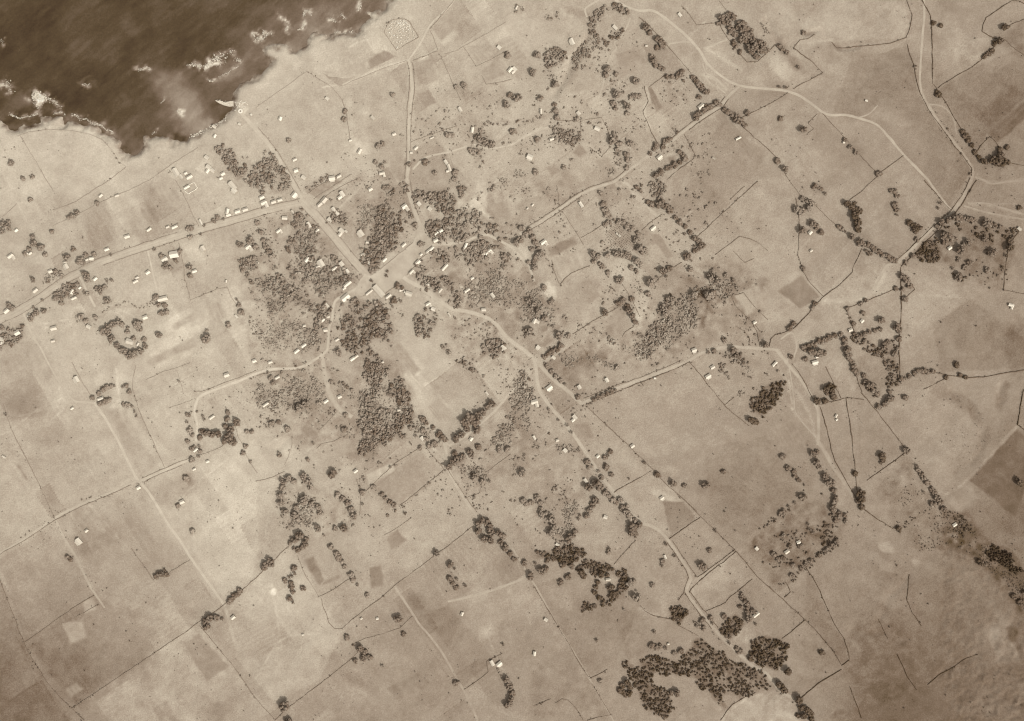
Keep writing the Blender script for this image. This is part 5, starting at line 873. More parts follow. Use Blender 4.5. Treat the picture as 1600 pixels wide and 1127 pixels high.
 ('from the small hut to the V-shaped clump', 1.5, [(300, 717), (320, 709), (345, 699), (352, 694)]), ('thin, right of the V-shaped clump', 1.3, [(367, 665), (373, 682), (380, 698), (390, 722), (402, 740)]), ('dividing the large lower left pasture', 1.8, [(40, 1003), (75, 978), (110, 953), (147, 930)]), ('short inner, of the large lower left pasture', 1.5, [(110, 953), (117, 965), (135, 955), (155, 944)]), ('thin, to the small left clump', 1.6, [(205, 857), (222, 880), (240, 906)]),
 ('right of the small left clump', 1.6, [(265, 894), (280, 885), (297, 875)]), ('thin, below the wall clump at lower left', 1.7, [(312, 977), (335, 1005), (362, 1037), (385, 1070), (400, 1092)]), ('dark ended, on the old left boundary', 1.5, [(0, 905), (12, 937), (24, 968), (30, 985), (40, 1008), (50, 1028), (62, 1047), (75, 1068), (92, 1088), (112, 1107), (132, 1125)]),
 ('faint, along the left pasture', 1.5, [(5, 630), (17, 669), (37, 709), (60, 754), (85, 810)]), ('left of the garden strips, upper slope', 1.2, [(300, 625), (282, 632), (265, 637)]), ('short, right of the strip fields', 1, [(277, 580), (282, 595), (287, 615)]), ('bare, on the strip fields at left', 1.2, [(228, 594), (250, 583), (297, 567)]),
 ('right of the pale strip at left', 1.7, [(215, 636), (235, 681), (245, 705), (257, 730)]), ('upper, left of the track junction', 1.2, [(212, 571), (208, 590), (207, 608), (215, 634)]), ('dotted, at the white house on the bend', 1.3, [(113, 566), (122, 583), (132, 602), (146, 625)]),
 ('curved, around the left shore pasture', 1.2, [(28, 213), (45, 206), (75, 203), (110, 204), (140, 210), (160, 218), (175, 236), (185, 253), (195, 259)]), ('thin, from the shore pasture downwards', 1.3, [(32, 212), (50, 242), (70, 277), (84, 300)]), ('dark thin, below the left shore track', 1.4, [(197, 261), (172, 281), (150, 294), (125, 311), (105, 321), (82, 328)]), ('running above the avenue pastures', 1.2, [(310, 231), (270, 256), (232, 283), (200, 298), (170, 310), (150, 320), (130, 331), (105, 343), (82, 353)]),
 ('thin, from the old yard to the avenue', 1.5, [(275, 282), (290, 310), (300, 332), (311, 354)]), ('faint, below the avenue by the square house', 1.5, [(280, 379), (286, 410), (290, 440), (297, 465)]), ('upper edge of the banded slope', 1.2, [(297, 470), (315, 462), (340, 452), (356, 449), (362, 465), (372, 480)]), ('faint, at the left edge below the avenue', 1.1, [(0, 340), (15, 330), (26, 318)]),
 ('along the upper side of the avenue', 1.6, offset_line(AVENUE[1:12], -6.2)), ('along the upper avenue side near the village', 1.7, offset_line(AVENUE[12:17], -6.0)), ('along the lower side of the avenue at left', 1.7, offset_line(AVENUE[1:8], 6.2)), ('along the lower side of the avenue, middle', 1.7, offset_line(AVENUE[8:16], 6.0)),
 ('left of the village street', 1.5, offset_line(STREET[1:7], 6.6)), ('right of the village street', 1.5, offset_line(STREET[2:7], -6.6)), ('right of the coast road', 1.6, offset_line(COASTRD[2:7], -4.8)), ('left of the coast road near the corner', 1.3, offset_line(COASTRD[4:8], 4.8)),
 ('right of the north road at the village', 1.5, offset_line(NORTHRD[8:11], -4.6)), ('under the plaza by the long hall', 1.8, [(567, 463), (575, 457), (583, 450)]), ('below the plaza, right of the hall', 1.6, [(600, 460), (610, 453), (622, 446)]), ('upper edge of the plaza', 1.4, [(587, 426), (607, 410), (622, 398), (645, 380)]), ('lower right edge of the plaza', 1.4, [(636, 430), (650, 415), (655, 406), (674, 392)]),
 ('below the winding lane leaving the village', 1.4, [(400, 588), (425, 581), (455, 580), (475, 577)]), ('above the lower lane left of the village', 1.5, [(305, 612), (318, 612), (350, 598), (375, 590), (400, 579)]), ('through the garden rows, upper', 1.6, [(480, 303), (500, 290), (520, 279), (532, 270)]), ('through the garden rows, lower', 1.6, [(490, 311), (512, 297), (535, 281), (550, 272)]), ('beside the white huts of the garden rows', 1.5, [(497, 316), (515, 303), (540, 287), (562, 278)]),
 ('left of the track below the upper junction', 1.6, offset_line(SPURTRACK[2:8], 3.6)), ('right of the track below the upper junction', 1.6, offset_line(SPURTRACK[2:6], -3.8)), ('upper side of the gully track', 1.7, offset_line(SPURTRACK[9:16], 3.4)), ('lower side of the gully track', 1.6, offset_line(SPURTRACK[12:16], -3.6)),
 ('dropping from the gully track, left field', 1.3, [(870, 290), (873, 305), (874, 322)]), ('from the gully track to the wooded wall', 1.5, [(879, 330), (890, 348), (902, 366), (912, 383)]), ('curved lower, of the striped field', 1.8, [(875, 446), (882, 436), (893, 427), (908, 421), (922, 415)]), ('from the striped field corner to the houses', 1.4, [(862, 407), (866, 425), (874, 444)]),
 ('crossing the gully field with bushes', 1.4, [(908, 372), (925, 362), (943, 350), (958, 342)]), ('below the pale gully field', 1.3, [(1003, 360), (1018, 347), (1035, 335)]), ('straight, far up the centre right', 1.8, [(1090, 370), (1108, 353), (1125, 337), (1155, 310), (1184, 283)]), ('short parallel, far up the centre right', 1.2, [(1140, 313), (1155, 298), (1163, 291)]), ('from the gully foot to the round tree', 1.7, [(1025, 441), (1040, 426), (1050, 420), (1065, 410)]),
 ('around the pale round-edged field', 1.6, [(1118, 398), (1135, 385), (1156, 370), (1172, 374), (1185, 380), (1200, 392)]), ('right of the pale round-edged field', 1.3, [(1145, 392), (1155, 402), (1165, 410), (1178, 405)]), ('long left, of the tilted square field', 1.7, [(895, 522), (912, 512), (930, 500), (948, 491), (965, 481)]), ('lower right, of the tilted square field', 1.7, [(972, 527), (978, 518), (990, 510), (993, 505)]),
 ('thin, right of the tree gully', 1.4, [(973, 445), (982, 460), (992, 478), (1000, 495)]), ('curved, beside the small right hut', 1.5, [(1142, 460), (1150, 478), (1165, 494), (1178, 505), (1190, 520)]), ('loop under the small right hut', 1.6, [(1150, 510), (1163, 517), (1172, 530), (1170, 540)]), ('right side of the small right hut', 1.6, [(1176, 505), (1184, 520), (1187, 542)]), ('straight thin, above the small right hut', 1.3, [(1130, 468), (1145, 462), (1162, 458), (1180, 480), (1200, 500)]),
 ('at the bottom right of the compound', 1.8, [(1225, 934), (1236, 925), (1231, 914), (1226, 909)]), ('long, right of the compound to the far corner', 2.2, [(1258, 886), (1270, 904), (1280, 922), (1292, 950), (1305, 977), (1317, 996), (1324, 1015), (1327, 1029)]), ('short, closing the far corner', 2.2, [(1315, 1040), (1321, 1035), (1327, 1030)]), ('dark, from the corner down to the last trees', 2.4, [(1315, 1046), (1295, 1058), (1278, 1068), (1265, 1080), (1253, 1090)]),
 ('dark, at the bottom beside the pale strip', 2, [(1328, 1073), (1334, 1092), (1340, 1105), (1346, 1122)]), ('short, by the lower right grove', 2, [(1222, 998), (1240, 983), (1258, 968)]), ('thin, upper part in the dark right pasture', 1.8, [(1372, 967), (1378, 980), (1387, 998)]), ('straight, lower part in the dark right pasture', 2.2, [(1401, 1022), (1410, 1040), (1420, 1060), (1432, 1078)]), ('curved, in the lower right pasture', 1.6, [(1421, 898), (1419, 915), (1417, 937), (1424, 955), (1440, 978)]),
 ('at the foot of the rubble slope, lower right', 1.6, [(1449, 1070), (1468, 1055), (1490, 1043), (1510, 1029), (1528, 1023)]), ('beside the lower right bright knoll', 1.8, [(1126, 1126), (1135, 1112), (1145, 1101), (1160, 1092), (1180, 1082)])]
ADJ = [(1.05, 'faint low stone wall '), (1.55, 'thin field stone wall '), (1.95, 'dry stone wall '), (9, 'dark stout stone wall ')]
for i, (where, s, pts) in enumerate(WALLS):
    lab = next(a for lim, a in ADJ if s <= lim) + where
    p = np.asarray(pts, float)
    b = float(np.mean(bil(BASE, np.clip(p[:, 0], 0, 1600), np.clip(p[:, 1], 0, 1127))))
    k = .72 + .28 * float(sstep(650, 1150, p[:, 0].mean()))
    me, loc = wall_mesh(pts, 0.55 + 0.30 * s, (0.25 + 0.40 * s) * k, max(64, b - (14 + 17 * s) * k), i)
    link('stone_wall', me, loc=loc, kind='thing', label=lab, category='wall', group='stone walls dividing the fields')
# ------------------------------------------------------------------ houses
def prism(L, Wd, h0, h1, over=0.35, dz=0.0):
    """gable roof over a L x Wd plan, ridge along x: closed slab 0.15 thick"""
    a, b = L / 2 + over, Wd / 2 + over
    t = 0.16
    drop = (h1 - h0) * over / (Wd / 2)
    e = h0 - drop
    V = [(-a, -b, e), (a, -b, e), (a, 0, h1), (-a, 0, h1), (a, b, e), (-a, b, e)]
    V += [(x, y, z - t) for x, y, z in V]
    F = [(0, 1, 2, 3), (3, 2, 4, 5), (7, 6, 9, 8), (8, 9, 11, 10), (0, 6, 7, 1), (4, 10, 11, 5), (1, 7, 8, 2), (2, 8, 10, 4), (0, 3, 9, 6), (3, 5, 11, 9)]
    return np.array(V, float), F

def walls_of(L, Wd, h0, h1):
    a, b = L / 2, Wd / 2
    V = [(-a, -b, -.6), (a, -b, -.6), (a, b, -.6), (-a, b, -.6), (-a, -b, h0 - .17), (a, -b, h0 - .17), (a, b, h0 - .17), (-a, b, h0 - .17), (-a, 0, h1 - .2), (a, 0, h1 - .2)]
    F = [(0, 1, 5, 4), (2, 3, 7, 6), (1, 2, 6, 9, 5), (3, 0, 4, 8, 7)]
    return np.array(V, float), F

def lean_to(L, d, h0, h1, yoff):
    a, t = L / 2, .14
    s = 1 if yoff > 0 else -1
    y0, y1 = yoff, yoff + s * d
    V = [(-a, y0, h1), (a, y0, h1), (a, y1, h0), (-a, y1, h0)]
    V += [(x, y, z - t) for x, y, z in V]
    F = [(0, 1, 2, 3), (7, 6, 5, 4), (0, 4, 5, 1), (1, 5, 6, 2), (2, 6, 7, 3), (3, 7, 4, 0)]
    if s < 0:
        F = [f for f in F]
    else:
        F = [f[::-1] for f in F]
    return np.array(V, float), F

def put(V, ang, dx=0.0, dy=0.0):
    c, s = math.cos(ang), math.sin(ang)
    x, y = V[:, 0] + dx, V[:, 1] + dy
    return np.c_[x * c - y * s, x * s + y * c, V[:, 2]]

def house(x, y, L, Wd, ang, where, ell=0, tone=226, adj=None):
    """ell: 1 right-end wing, -1 left-end wing, 2 verandah roof on the sunny side, 3 on the shady side"""
    X, Y = W(x, y)
    e = bpy.data.objects.new('house', None)
    COL.objects.link(e)
    e.location = (float(X), float(Y), float(ground_z(x, y)))
    e.empty_display_size = 1
    if adj is None:
        r = L / max(Wd, .1)
        if ell in (1, -1):
            adj = 'pale L-shaped house'
        elif L < 6:
            adj = 'small pale hut'
        elif r > 2.1:
            adj = 'long narrow pale-roofed house'
        elif L > 11:
            adj = 'large pale-roofed house'
        else:
            adj = 'pale-roofed house'
    e['label'] = adj + ' ' + where
    e['category'] = 'building' if L > 18 else 'house'
    e['group'] = 'houses of the village and its farms'
    a = math.radians(ang)
    h0 = 2.7 if L > 6 else 2.2
    h1 = h0 + Wd * 0.38
    rg = random.Random(int(x * 31 + y))
    V, F = walls_of(L, Wd, h0, h1)
    link('wall', mesh('house_wall', put(V, a), F, 178 + rg.uniform(-22, 22), M_PLASTER), e)
    V, F = prism(L, Wd, h0, h1)
    link('roof', mesh('house_roof', put(V, a), F, tone + rg.uniform(-10, 8), M_ROOF), e)
    if ell in (1, -1):
        w2 = Wd * .82; l2 = Wd * 1.0
        V, F = walls_of(l2, w2, h0 - .25, h0 - .25 + w2 * .27)
        off = put(put(V, math.pi / 2), 0, ell * (L / 2 - w2 / 2), -(Wd / 2 + l2 / 2))
        link('wall', mesh('house_wall', put(off, a), F, 178, M_PLASTER), e)
        V, F = prism(l2 + Wd * .5, w2, h0 - .25, h0 - .25 + w2 * .27)
        off = put(put(V, math.pi / 2), 0, ell * (L / 2 - w2 / 2), -(Wd / 2 + l2 / 2) + Wd * .25)
        link('roof', mesh('house_roof', put(off, a), F, tone - rg.uniform(0, 16), M_ROOF), e)
    if ell in (2, 3):
        s = -1 if ell == 2 else 1
        V, F = lean_to(L * .8, 2.4, 2.0, h0 - .35, s * (Wd / 2 + .1))
        link('verandah_roof', mesh('verandah_roof', put(V, a), F, tone - rg.uniform(10, 45), M_ROOF), e)
        cs = []
        for k in (-.38, 0, .38):
            px, py = k * L, s * (Wd / 2 + 2.3)
            w = .09
            cs.append([(px - w, py - w), (px + w, py - w), (px + w, py + w), (px - w, py + w)])
        for c4 in cs:
            V = np.array([(q[0], q[1], z) for z in (-.4, 1.95) for q in c4])
            F = [(0, 1, 5, 4), (1, 2, 6, 5), (2, 3, 7, 6), (3, 0, 4, 7)]
            link('verandah_post', mesh('verandah_post', put(V, a), F, 150, M_PLASTER), e)
    return e

HOUSES = [
 # shore and upper left
 (324, 247, 6.5, 5, -35, 'standing alone between the shore and the dark oval thicket'), (327, 262, 8, 6, -35, 'with sheds left of the dark oval thicket', 1), (333, 267, 6, 5, -35, 'just below the L-shaped one by the oval thicket'), (349, 272, 6, 5, 30, 'touching the left side of the dark oval thicket'), (346, 279, 5, 4, 30, 'directly under the one touching the oval thicket'),
 (276, 270, 13, 7, -58, 'at the upper end of the old yard near the shore', 0, 226), (284, 277, 7, 4, -55, 'beside the large roof of the old yard', 0, 220), (297, 277, 9, 5, 30, 'at the right end of the old yard', 2), (291, 271, 4.5, 3.5, 30, 'in the middle of the old yard'), (293, 293, 9, 4, 30, 'in the lower white-walled yard corner', 0, 232),
 (364, 291, 14, 7, -50, 'standing alone in the pale field left of the tall thicket'), (367, 298, 8, 6, -50, 'attached below the large roof in the pale field', 2), (356, 331, 8, 5, 80, 'first on the upper side of the avenue beyond the field lane'), (358, 336, 7, 5, 15, 'touching the avenue below its taller neighbour'), (372, 331, 8, 5, 18, 'between two others on the avenue near the village'), (384, 328, 8, 5, 18, 'last before the village on the upper avenue side'),
 (335, 198, 6, 4, -30, 'on the shore rubble just below the landing'), (336, 213, 5, 4, 60, 'between shore rubble and oval thicket'), (375, 194.5, 4, 3, -30, 'beside the coast road near the landing'), (158, 306, 6, 4, 40, 'by the thin wall above the avenue pastures', 0, 222), (184, 306, 6, 3.5, 20, 'right of the thin wall above the avenue pastures', 0, 218), (393, 180, 3, 2.4, -50, 'on the coast road next to the landing'),
 (26, 360, 5, 4.5, 40, 'alone in the far left field'), (17, 400, 9, 5.5, 35, 'with a second roof near the left edge', 1), (42, 397, 5, 3.5, 40, 'left of the bush group near the left edge', 0, 215), (48, 396, 5, 3.5, 40, 'among the bush group near the left edge', 0, 222),
 (105, 417, 8, 6, -60, 'above the avenue beside the tall dark bush', 2), (103, 410, 5, 4, 30, 'behind the verandah house above the avenue', 0, 205), (80, 424, 6, 5, 20, 'in the bushes above the avenue bend'), (56, 454, 8, 5, 40, 'in the garden thicket above the avenue, far left', 0, 222), (137, 406, 4, 3, 20, 'left beside the round avenue bush', 0, 230), (144, 404, 7, 4, 12, 'right beside the round avenue bush', 2),
 (168, 390, 7, 4, 20, 'above the avenue with a pale forked drive', 0, 230), (200, 370, 8, 5, 18, 'above the middle of the avenue under a vegetable plot'), (234, 359, 7.5, 3.6, 35, 'above the avenue between two bare gardens'), (274, 355, 9, 4, 25, 'above the avenue with a hedge at its right', 0, 240), (263, 355, 5, 3, 25, 'left of the long roof above the avenue', 0, 215), (315, 348, 9, 2.6, -62, 'by the forked drive where the wall meets the avenue', 0, 224),
 # below the avenue
 (258, 405, 9, 6, 28, 'with dark bushes left of the great square roof', 2), (273, 398, 13, 10, 10, 'below the avenue, great and square', 0, 242, 'large square white house'), (318, 389, 7.5, 6, -60, 'alone below the avenue right of the square house', 2), (388, 386, 8, 6, 35, 'below the avenue between round dark trees', 1), (305, 424, 7, 4.5, 20, 'right of the two round bushes below the avenue'),
 (150, 436, 6, 4.5, 40, 'beside the wide bush at the bush lane'), (213, 440, 8, 4, 30, 'in a bush garden left of the thin lane'), (215, 434, 5, 3, 30, 'touching the garden house left of the thin lane', 0, 222), (232, 426, 6.5, 5, 35, 'beside the thin pale lane below the avenue'), (126, 450, 4, 3, 40, 'on the bush lane opposite the wide bush', 0, 228), (114, 456, 7, 5.5, 60, 'in the big garden thicket below the avenue', 0, 228), (117, 466, 8, 3.6, 25, 'under its neighbour in the big garden thicket'),
 (46, 493, 5.5, 4, 45, 'between avenue and round bush at far left'), (11, 486, 8, 6, 40, 'above the avenue at the left edge'), (28, 520, 8, 7, 30, 'below the avenue in the left edge thicket'), (4, 531, 9, 5, -30, 'at the very left edge in the thicket', 1), (85, 513, 9, 6, 15, 'in the bare pasture below the avenue, far left'), (84, 533, 5.5, 3.6, 15, 'among low bushes below the bare pasture house', 0, 205), (140, 511, 7, 5, -30, 'by the path below the wide left garden'), (228, 496, 7, 5.5, 20, 'beside the path above the ringed compound'),
 (255, 467, 15, 6.5, 14, 'at the foot of the thin lane with dark bushes below'), (204, 534, 11, 8, -15, 'inside the ringed compound of dark trees'), (216, 538, 5, 3, 60, 'right of the large roof in the ringed compound', 0, 215), (370, 495, 6, 2.6, -50, 'on the bare slope beside one bush', 0, 232), (354, 440, 3.4, 2.4, 80, 'at the top corner of the banded slope', 0, 222),
 # village: above the avenue corner
 (410, 309, 7, 5, 25, 'above the avenue, left of the corner, upper one'), (413, 317, 9, 6, 25, 'above the avenue, left of the corner, lower one', 1), (428, 316, 7, 5, 20, 'right of the pair above the avenue', 0, 228), (438, 313, 7, 4, 15, 'nearest the corner shop on the upper avenue', 0, 226), (460, 305, 8, 7, 50, 'on the inner corner of avenue and coast road', 2), (463, 267, 6, 5.5, 20, 'in the pasture right of the coast road, lower one'), (461, 250, 6, 4, 25, 'in the pasture right of the coast road, upper one'), (475, 278, 7, 5, -35, 'right of the coast road above the garden rows'),
 (519, 279, 9, 7, 10, 'at the upper edge of the garden rows', 2), (530, 276, 7, 4, 30, 'right of the verandah house at the garden rows', 0, 226), (507, 313, 9, 7, 50, 'at the start of the street below the garden rows', 0, 214), (500, 320, 8, 5, 40, 'on the street corner facing the avenue', 0, 214), (535, 304, 9, 6, -55, 'in the garden rows behind the street', 1), (522, 328, 7, 5, -55, 'in a row of two on the street side gardens, upper'), (527, 334, 6, 5, -50, 'in a row of two on the street side gardens, lower'), (516, 344, 7, 5.5, -40, 'at the dark hedge right of the upper street'), (445.5, 341, 8, 5, -5, 'alone in the grassy plot below the avenue corner'),
 (436, 361, 8, 4, 35, 'in the grassy plot with one small tree', 1), (483, 352, 9, 4.5, -62, 'left of the upper street in the trees'), (496, 361, 6, 4, 55, 'touching the left edge of the upper street', 0, 224), (458, 332, 7, 3, -50, 'in the tree corner below avenue and street', 0, 206), (534, 361, 8, 6, -40, 'right of the street behind a small lawn', 1), (541, 362, 4, 3, -40, 'beside the lawn house right of the street', 0, 222), (564, 365, 10, 7, -55, 'deep in the garden right of the street', 2), (579, 296, 6, 5, 30, 'below the curved lane in a bush garden'),
 (632, 323, 8, 6, 35, 'left of the north road in the village', 1), (655, 319, 6, 5, -50, 'right of the north road, first in the village'), (672, 327, 6, 5.5, -40, 'right of the north road, alone on its lawn'), (689, 361, 5.5, 5, 40, 'in the wood right of the plaza top, upper'), (682, 365, 6, 3, 40, 'in the wood right of the plaza top, lower', 0, 228), (681, 376, 7, 5, 25, 'at the start of the lane leaving the plaza'), (631, 383, 7.5, 4, 42, 'on the upper edge of the plaza'), (619, 389, 6, 4.5, 42, 'with a dark roof on the upper plaza edge', 0, 140, 'dark-roofed house'),
 (601, 406, 7, 4, 42, 'on the upper edge of the plaza near the street'), (567, 398, 6, 4, 20, 'in the wood right of the lower street', 0, 222), (577, 411, 5.5, 3.5, -55, 'in the dark wood above the street mouth'), (574, 379, 4, 3, 0, 'in a clearing of the wood right of the street', 0, 222), (672, 391, 14, 4, 40, 'along the right edge of the plaza'), (658, 398, 4, 3, 40, 'on the right edge of the plaza under long roof'), (653, 410, 8, 5, 42, 'right of the plaza, with a bright roof'), (643, 425, 8, 3.4, 45, 'at the lower right corner of the plaza', 1),
 (480, 406, 8, 5, 50, 'in the wood left of the street, leftmost of a chain', 1), (502, 412, 11, 8, -60, 'in the wood left of the street', 2), (497, 417, 6, 4, 30, 'touching the large roof left of the street', 0, 222), (523, 420, 9, 3.6, 35, 'between large roof and street, in the wood'), (534, 413, 7, 6, -50, 'near the lower street on its left'), (543, 424, 6, 4, -55, 'at the lower left side of the street mouth'), (543, 444, 13, 5, 40, 'by the street mouth, left of the plaza'), (538, 451, 5, 3.6, 40, 'touching the long roof left of the plaza'),
 (540, 465, 13, 8, 40, 'below the lane mouth left of the plaza', 2), (592, 455, 21, 8, -48, 'across the lower edge of the plaza', 0, 214, 'great long hall'), (577, 457, 12, 3, 38, 'left of the great hall under the plaza', 0, 220), (607, 463, 9, 4, 38, 'right of the great hall under the plaza', 0, 222), (627, 453, 6, 4, 25, 'first beside the dirt road leaving the plaza'), (639, 459, 10, 6, -20, 'beside the dirt road leaving the plaza', 2), (634, 457, 5, 3.4, -20, 'between two others by the dirt road', 0, 228), (669, 475, 7, 4, 30, 'in the wood under the dirt road, upper', 1), (677, 483, 6, 5, -25, 'in the wood under the dirt road, lower'), (668, 445, 5, 3, 10, 'in the bushes above the dirt road start', 0, 226), (688, 454, 7, 4, 50, 'half hidden in bushes above the dirt road', 0, 200),
 (511, 478, 7, 5, -50, 'left of the lower lane under the plaza'), (504, 501, 8, 4, 40, 'by the dark trees left of the lower lane'), (513, 495, 5, 4, 20, 'touching the lower lane among dark trees', 0, 205), (509, 516, 6, 5, 10, 'with bright roof on the lower lane'), (527, 531, 6, 3, 30, 'right of the lower lane in the clearing'), (475, 540, 8, 4, 35, 'upper of two thin roofs in the rough field'), (464, 549, 8.5, 4, 38, 'lower of two thin roofs in the rough field'), (551, 561, 7, 4.5, 35, 'in the wooded rough below the plaza'), (557, 557, 6, 3.6, 35, 'above its neighbour in the wooded rough', 0, 224), (476, 509, 4, 3, 10, 'in the rough field left of the lower lane', 0, 215),
 (695, 418, 12, 4, 48, 'in the open garden right of the plaza'), (727, 386, 12, 3.6, 68, 'beside the lane right of the plaza', 0, 236), (763, 394, 11, 4.5, 42, 'in the dark trees by the gully track', 1), (756, 397, 5, 3.6, 42, 'left of the L-shaped one by the gully track', 0, 226), (738, 435, 5, 3.6, 30, 'in the scrub right of the village'), (730, 454, 9, 3.6, 35, 'in the scrub near the dirt road', 0, 228), (770, 462, 8, 4, -55, 'on the right edge of the scrub'), (756, 484, 6.5, 5, 0, 'above the dirt road in the scrub'), (787, 543, 8, 5, -50, 'in the tree patch left of the road fork', 2), (702, 492, 6, 2, -60, 'under the dirt road with a pale scar', 0, 215),
 (398, 564, 6, 5, 20, 'above the winding lane far from the village'), (423, 566, 6, 3.6, 20, 'above the winding lane at the terrace', 0, 222), (355, 586, 7.5, 6, 20, 'beside the left lane bend'), (332, 652, 9, 3.4, 35, 'inside the walled garden ringed by lane'), (306, 703, 7.5, 3.6, 38, 'inside the little hexagon of trees'), (325, 721, 4.6, 3.6, 20, 'in the bare dust below the hexagon of trees', 0, 228), (304, 733, 5, 3, 30, 'near the lane below the hexagon of trees', 0, 222), (217, 762, 6, 5, 30, 'where lane and long wall cross'), (285, 784, 7, 5.5, 25, 'with one tree in the left pasture'), (121, 593, 9, 6.5, -60, 'on the lane bend at left', 2), (158, 623, 9, 4, 20, 'under the arc of bushes at left', 1), (114, 638, 5, 3, 35, 'alone under the left lane'),
 (124, 846, 10, 7, -50, 'in the small fenced garden at lower left', 2), (136, 829, 5, 4, 40, 'above the fenced garden at lower left', 0, 212), (8, 714, 6, 2.4, -30, 'at the far left edge of the pasture', 0, 218),
 (434, 590, 7, 3.4, 30, 'in the meadow right of the winding lane'), (416, 632, 9.5, 3.4, 35, 'in the rough meadow below the winding lane'), (510, 627, 7, 4, 35, 'left of the village lane in the meadow'), (531, 620, 6, 4.6, 25, 'at the head of the bushy village lane'), (623, 641, 5, 3, 20, 'in the pale clearing of the dark wood', 0, 215), (556, 736, 6.5, 4.4, 38, 'with a small tree by the square field'), (660, 685, 6, 5, -50, 'in the orchard beside the pale lane'), (736, 686, 5.4, 5, 55, 'below the big dark tree row'), (598, 566, 4, 3, 30, 'at the top of the clearing below the hall', 0, 215), (761, 615, 6, 2.6, -50, 'above the big dark tree row', 0, 222),
 # right half, upper
 (780, 75, 6, 5, -40, 'in the field above the walled grey plot'), (797, 110, 8, 5, 50, 'with a pale yard beside the walled grey plot', 0, 230), (512, 155, 5.5, 4, -40, 'with a dark garden in the shore pasture'), (438, 186, 5.5, 5, 70, 'in the middle of the shore pasture'), (719, 172, 7.5, 4, -60, 'with dark bush in the upper centre meadow'), (738, 204, 8, 4, 80, 'on the hedge above the bushy slope'), (675, 216, 5, 2, 20, 'under the pasture foot wall', 0, 212), (616, 210, 5.5, 4.6, 20, 'alone left of the north road'), (583, 185, 7, 4, -45, 'in the middle meadow left of the north road', 0, 205), (650, 232, 6, 4, 40, 'just right of the north road', 0, 222), (643, 239, 3.4, 2.6, 0, 'touching the north road on its right', 0, 228),
 (697, 254, 7, 4, -55, 'upper of two roofs in the small walled garden', 0, 228), (702, 263, 11, 4, -70, 'lower of two roofs in the small walled garden', 1), (597, 271, 8, 4.4, 15, 'at the lower end of the lane left of north road', 1), (562, 237, 8, 5, 60, 'in the pale dust above the curved lane', 0, 222), (548, 220, 4, 3, 20, 'at the foot of the shore pasture wall', 0, 230),
 (961, 44, 8, 4.4, -45, 'inside the dark-rimmed hollow at the top'), (894, 66, 10, 4.6, -65, 'left of the wooded gully top', 2), (1062, 24, 6, 4, -50, 'in the bare dust beside the big track'), (804, 109, 7, 5, -45, 'on a pale patch left of the gully', 1), (845, 175, 7, 3, 90, 'above the hedge end, narrow and upright'), (904, 178, 6, 5, -50, 'among dots of shrubs above the lane'), (933, 202, 8, 5.5, -25, 'in the triangle garden'), (862, 218, 6, 4, 20, 'left of the bushy triangle'), (828, 246, 9, 7, -25, 'in the open field left of the dark plot', 2), (1030, 246, 8, 6, 40, 'beside the tree-lined garden square', 2), (1095, 167, 10, 6, 40, 'by the tree row at the upper junction', 2), (1153, 217, 8.5, 2.6, 28, 'in the dark strip below the upper junction'), (1010, 72, 3, 2.4, 0, 'behind the tree pair of the upper hollow', 0, 226), (1115, 248, 5, 2.4, -30, 'in the rough below the tree square', 0, 190),
 (1353, 158, 3.6, 2.4, -20, 'lost in the wide upper right pasture'), (1318, 223, 3, 2.6, 0, 'beneath a small tree on the ditch'), (807, 13, 6, 2.4, 60, 'near the top edge left of the gully', 0, 205),
 # right half, middle
 (908, 320, 9, 4, -58, 'below the gully track with a small tree'), (849, 379, 9, 5, 35, 'below the gully track at the dark ploughed strip', 1), (1020, 357, 9, 4, 40, 'in the pale gully field', 2, 222), (835, 502, 7, 5, 60, 'at the tree row right of the village', 1), (841, 543, 6, 4.6, -40, 'above the road fork in the bush garden', 2), (865, 559, 6, 4, -40, 'by the bush row right of the fork'), (1084, 547, 7, 5, 20, 'with a round bush above the walled road', 2), (1179, 504, 5, 4, 30, 'at the top of the long right loop wall'), (968, 369, 4, 3, -45, 'inside the dotted orchard', 0, 205), (964, 366, 3.4, 2, -45, 'beside the other hut in the dotted orchard', 0, 218), (832, 321, 3.6, 2.4, 45, 'in the field above the gully track', 0, 222), (824, 326, 3.4, 2, 45, 'just left of another hut above the gully track', 0, 190),
 (1265, 364, 5.6, 5, 45, 'between two round trees on the bare right slope'), (1267, 392, 4, 3.4, 30, 'in the bare right field', 0, 215), (1483, 388, 6, 4.6, 35, 'in the middle of the scattered-tree estate'), (1579, 477, 8, 4, -15, 'in the right edge scrub', 1), (1346, 502, 5, 5, 45, 'in the walled pasture below the bare junction'), (1328, 516, 5.4, 4.6, 20, 'at the corner of the hedge row on the right', 0, 215), (1273, 566, 9, 5, 15, 'inside the tree-ringed right compound', 2), (1592, 358, 6, 4, -40, 'at the right edge above the estate', 0, 205), (1276, 558, 4, 3, 15, 'behind the verandah house of the right compound', 0, 224),
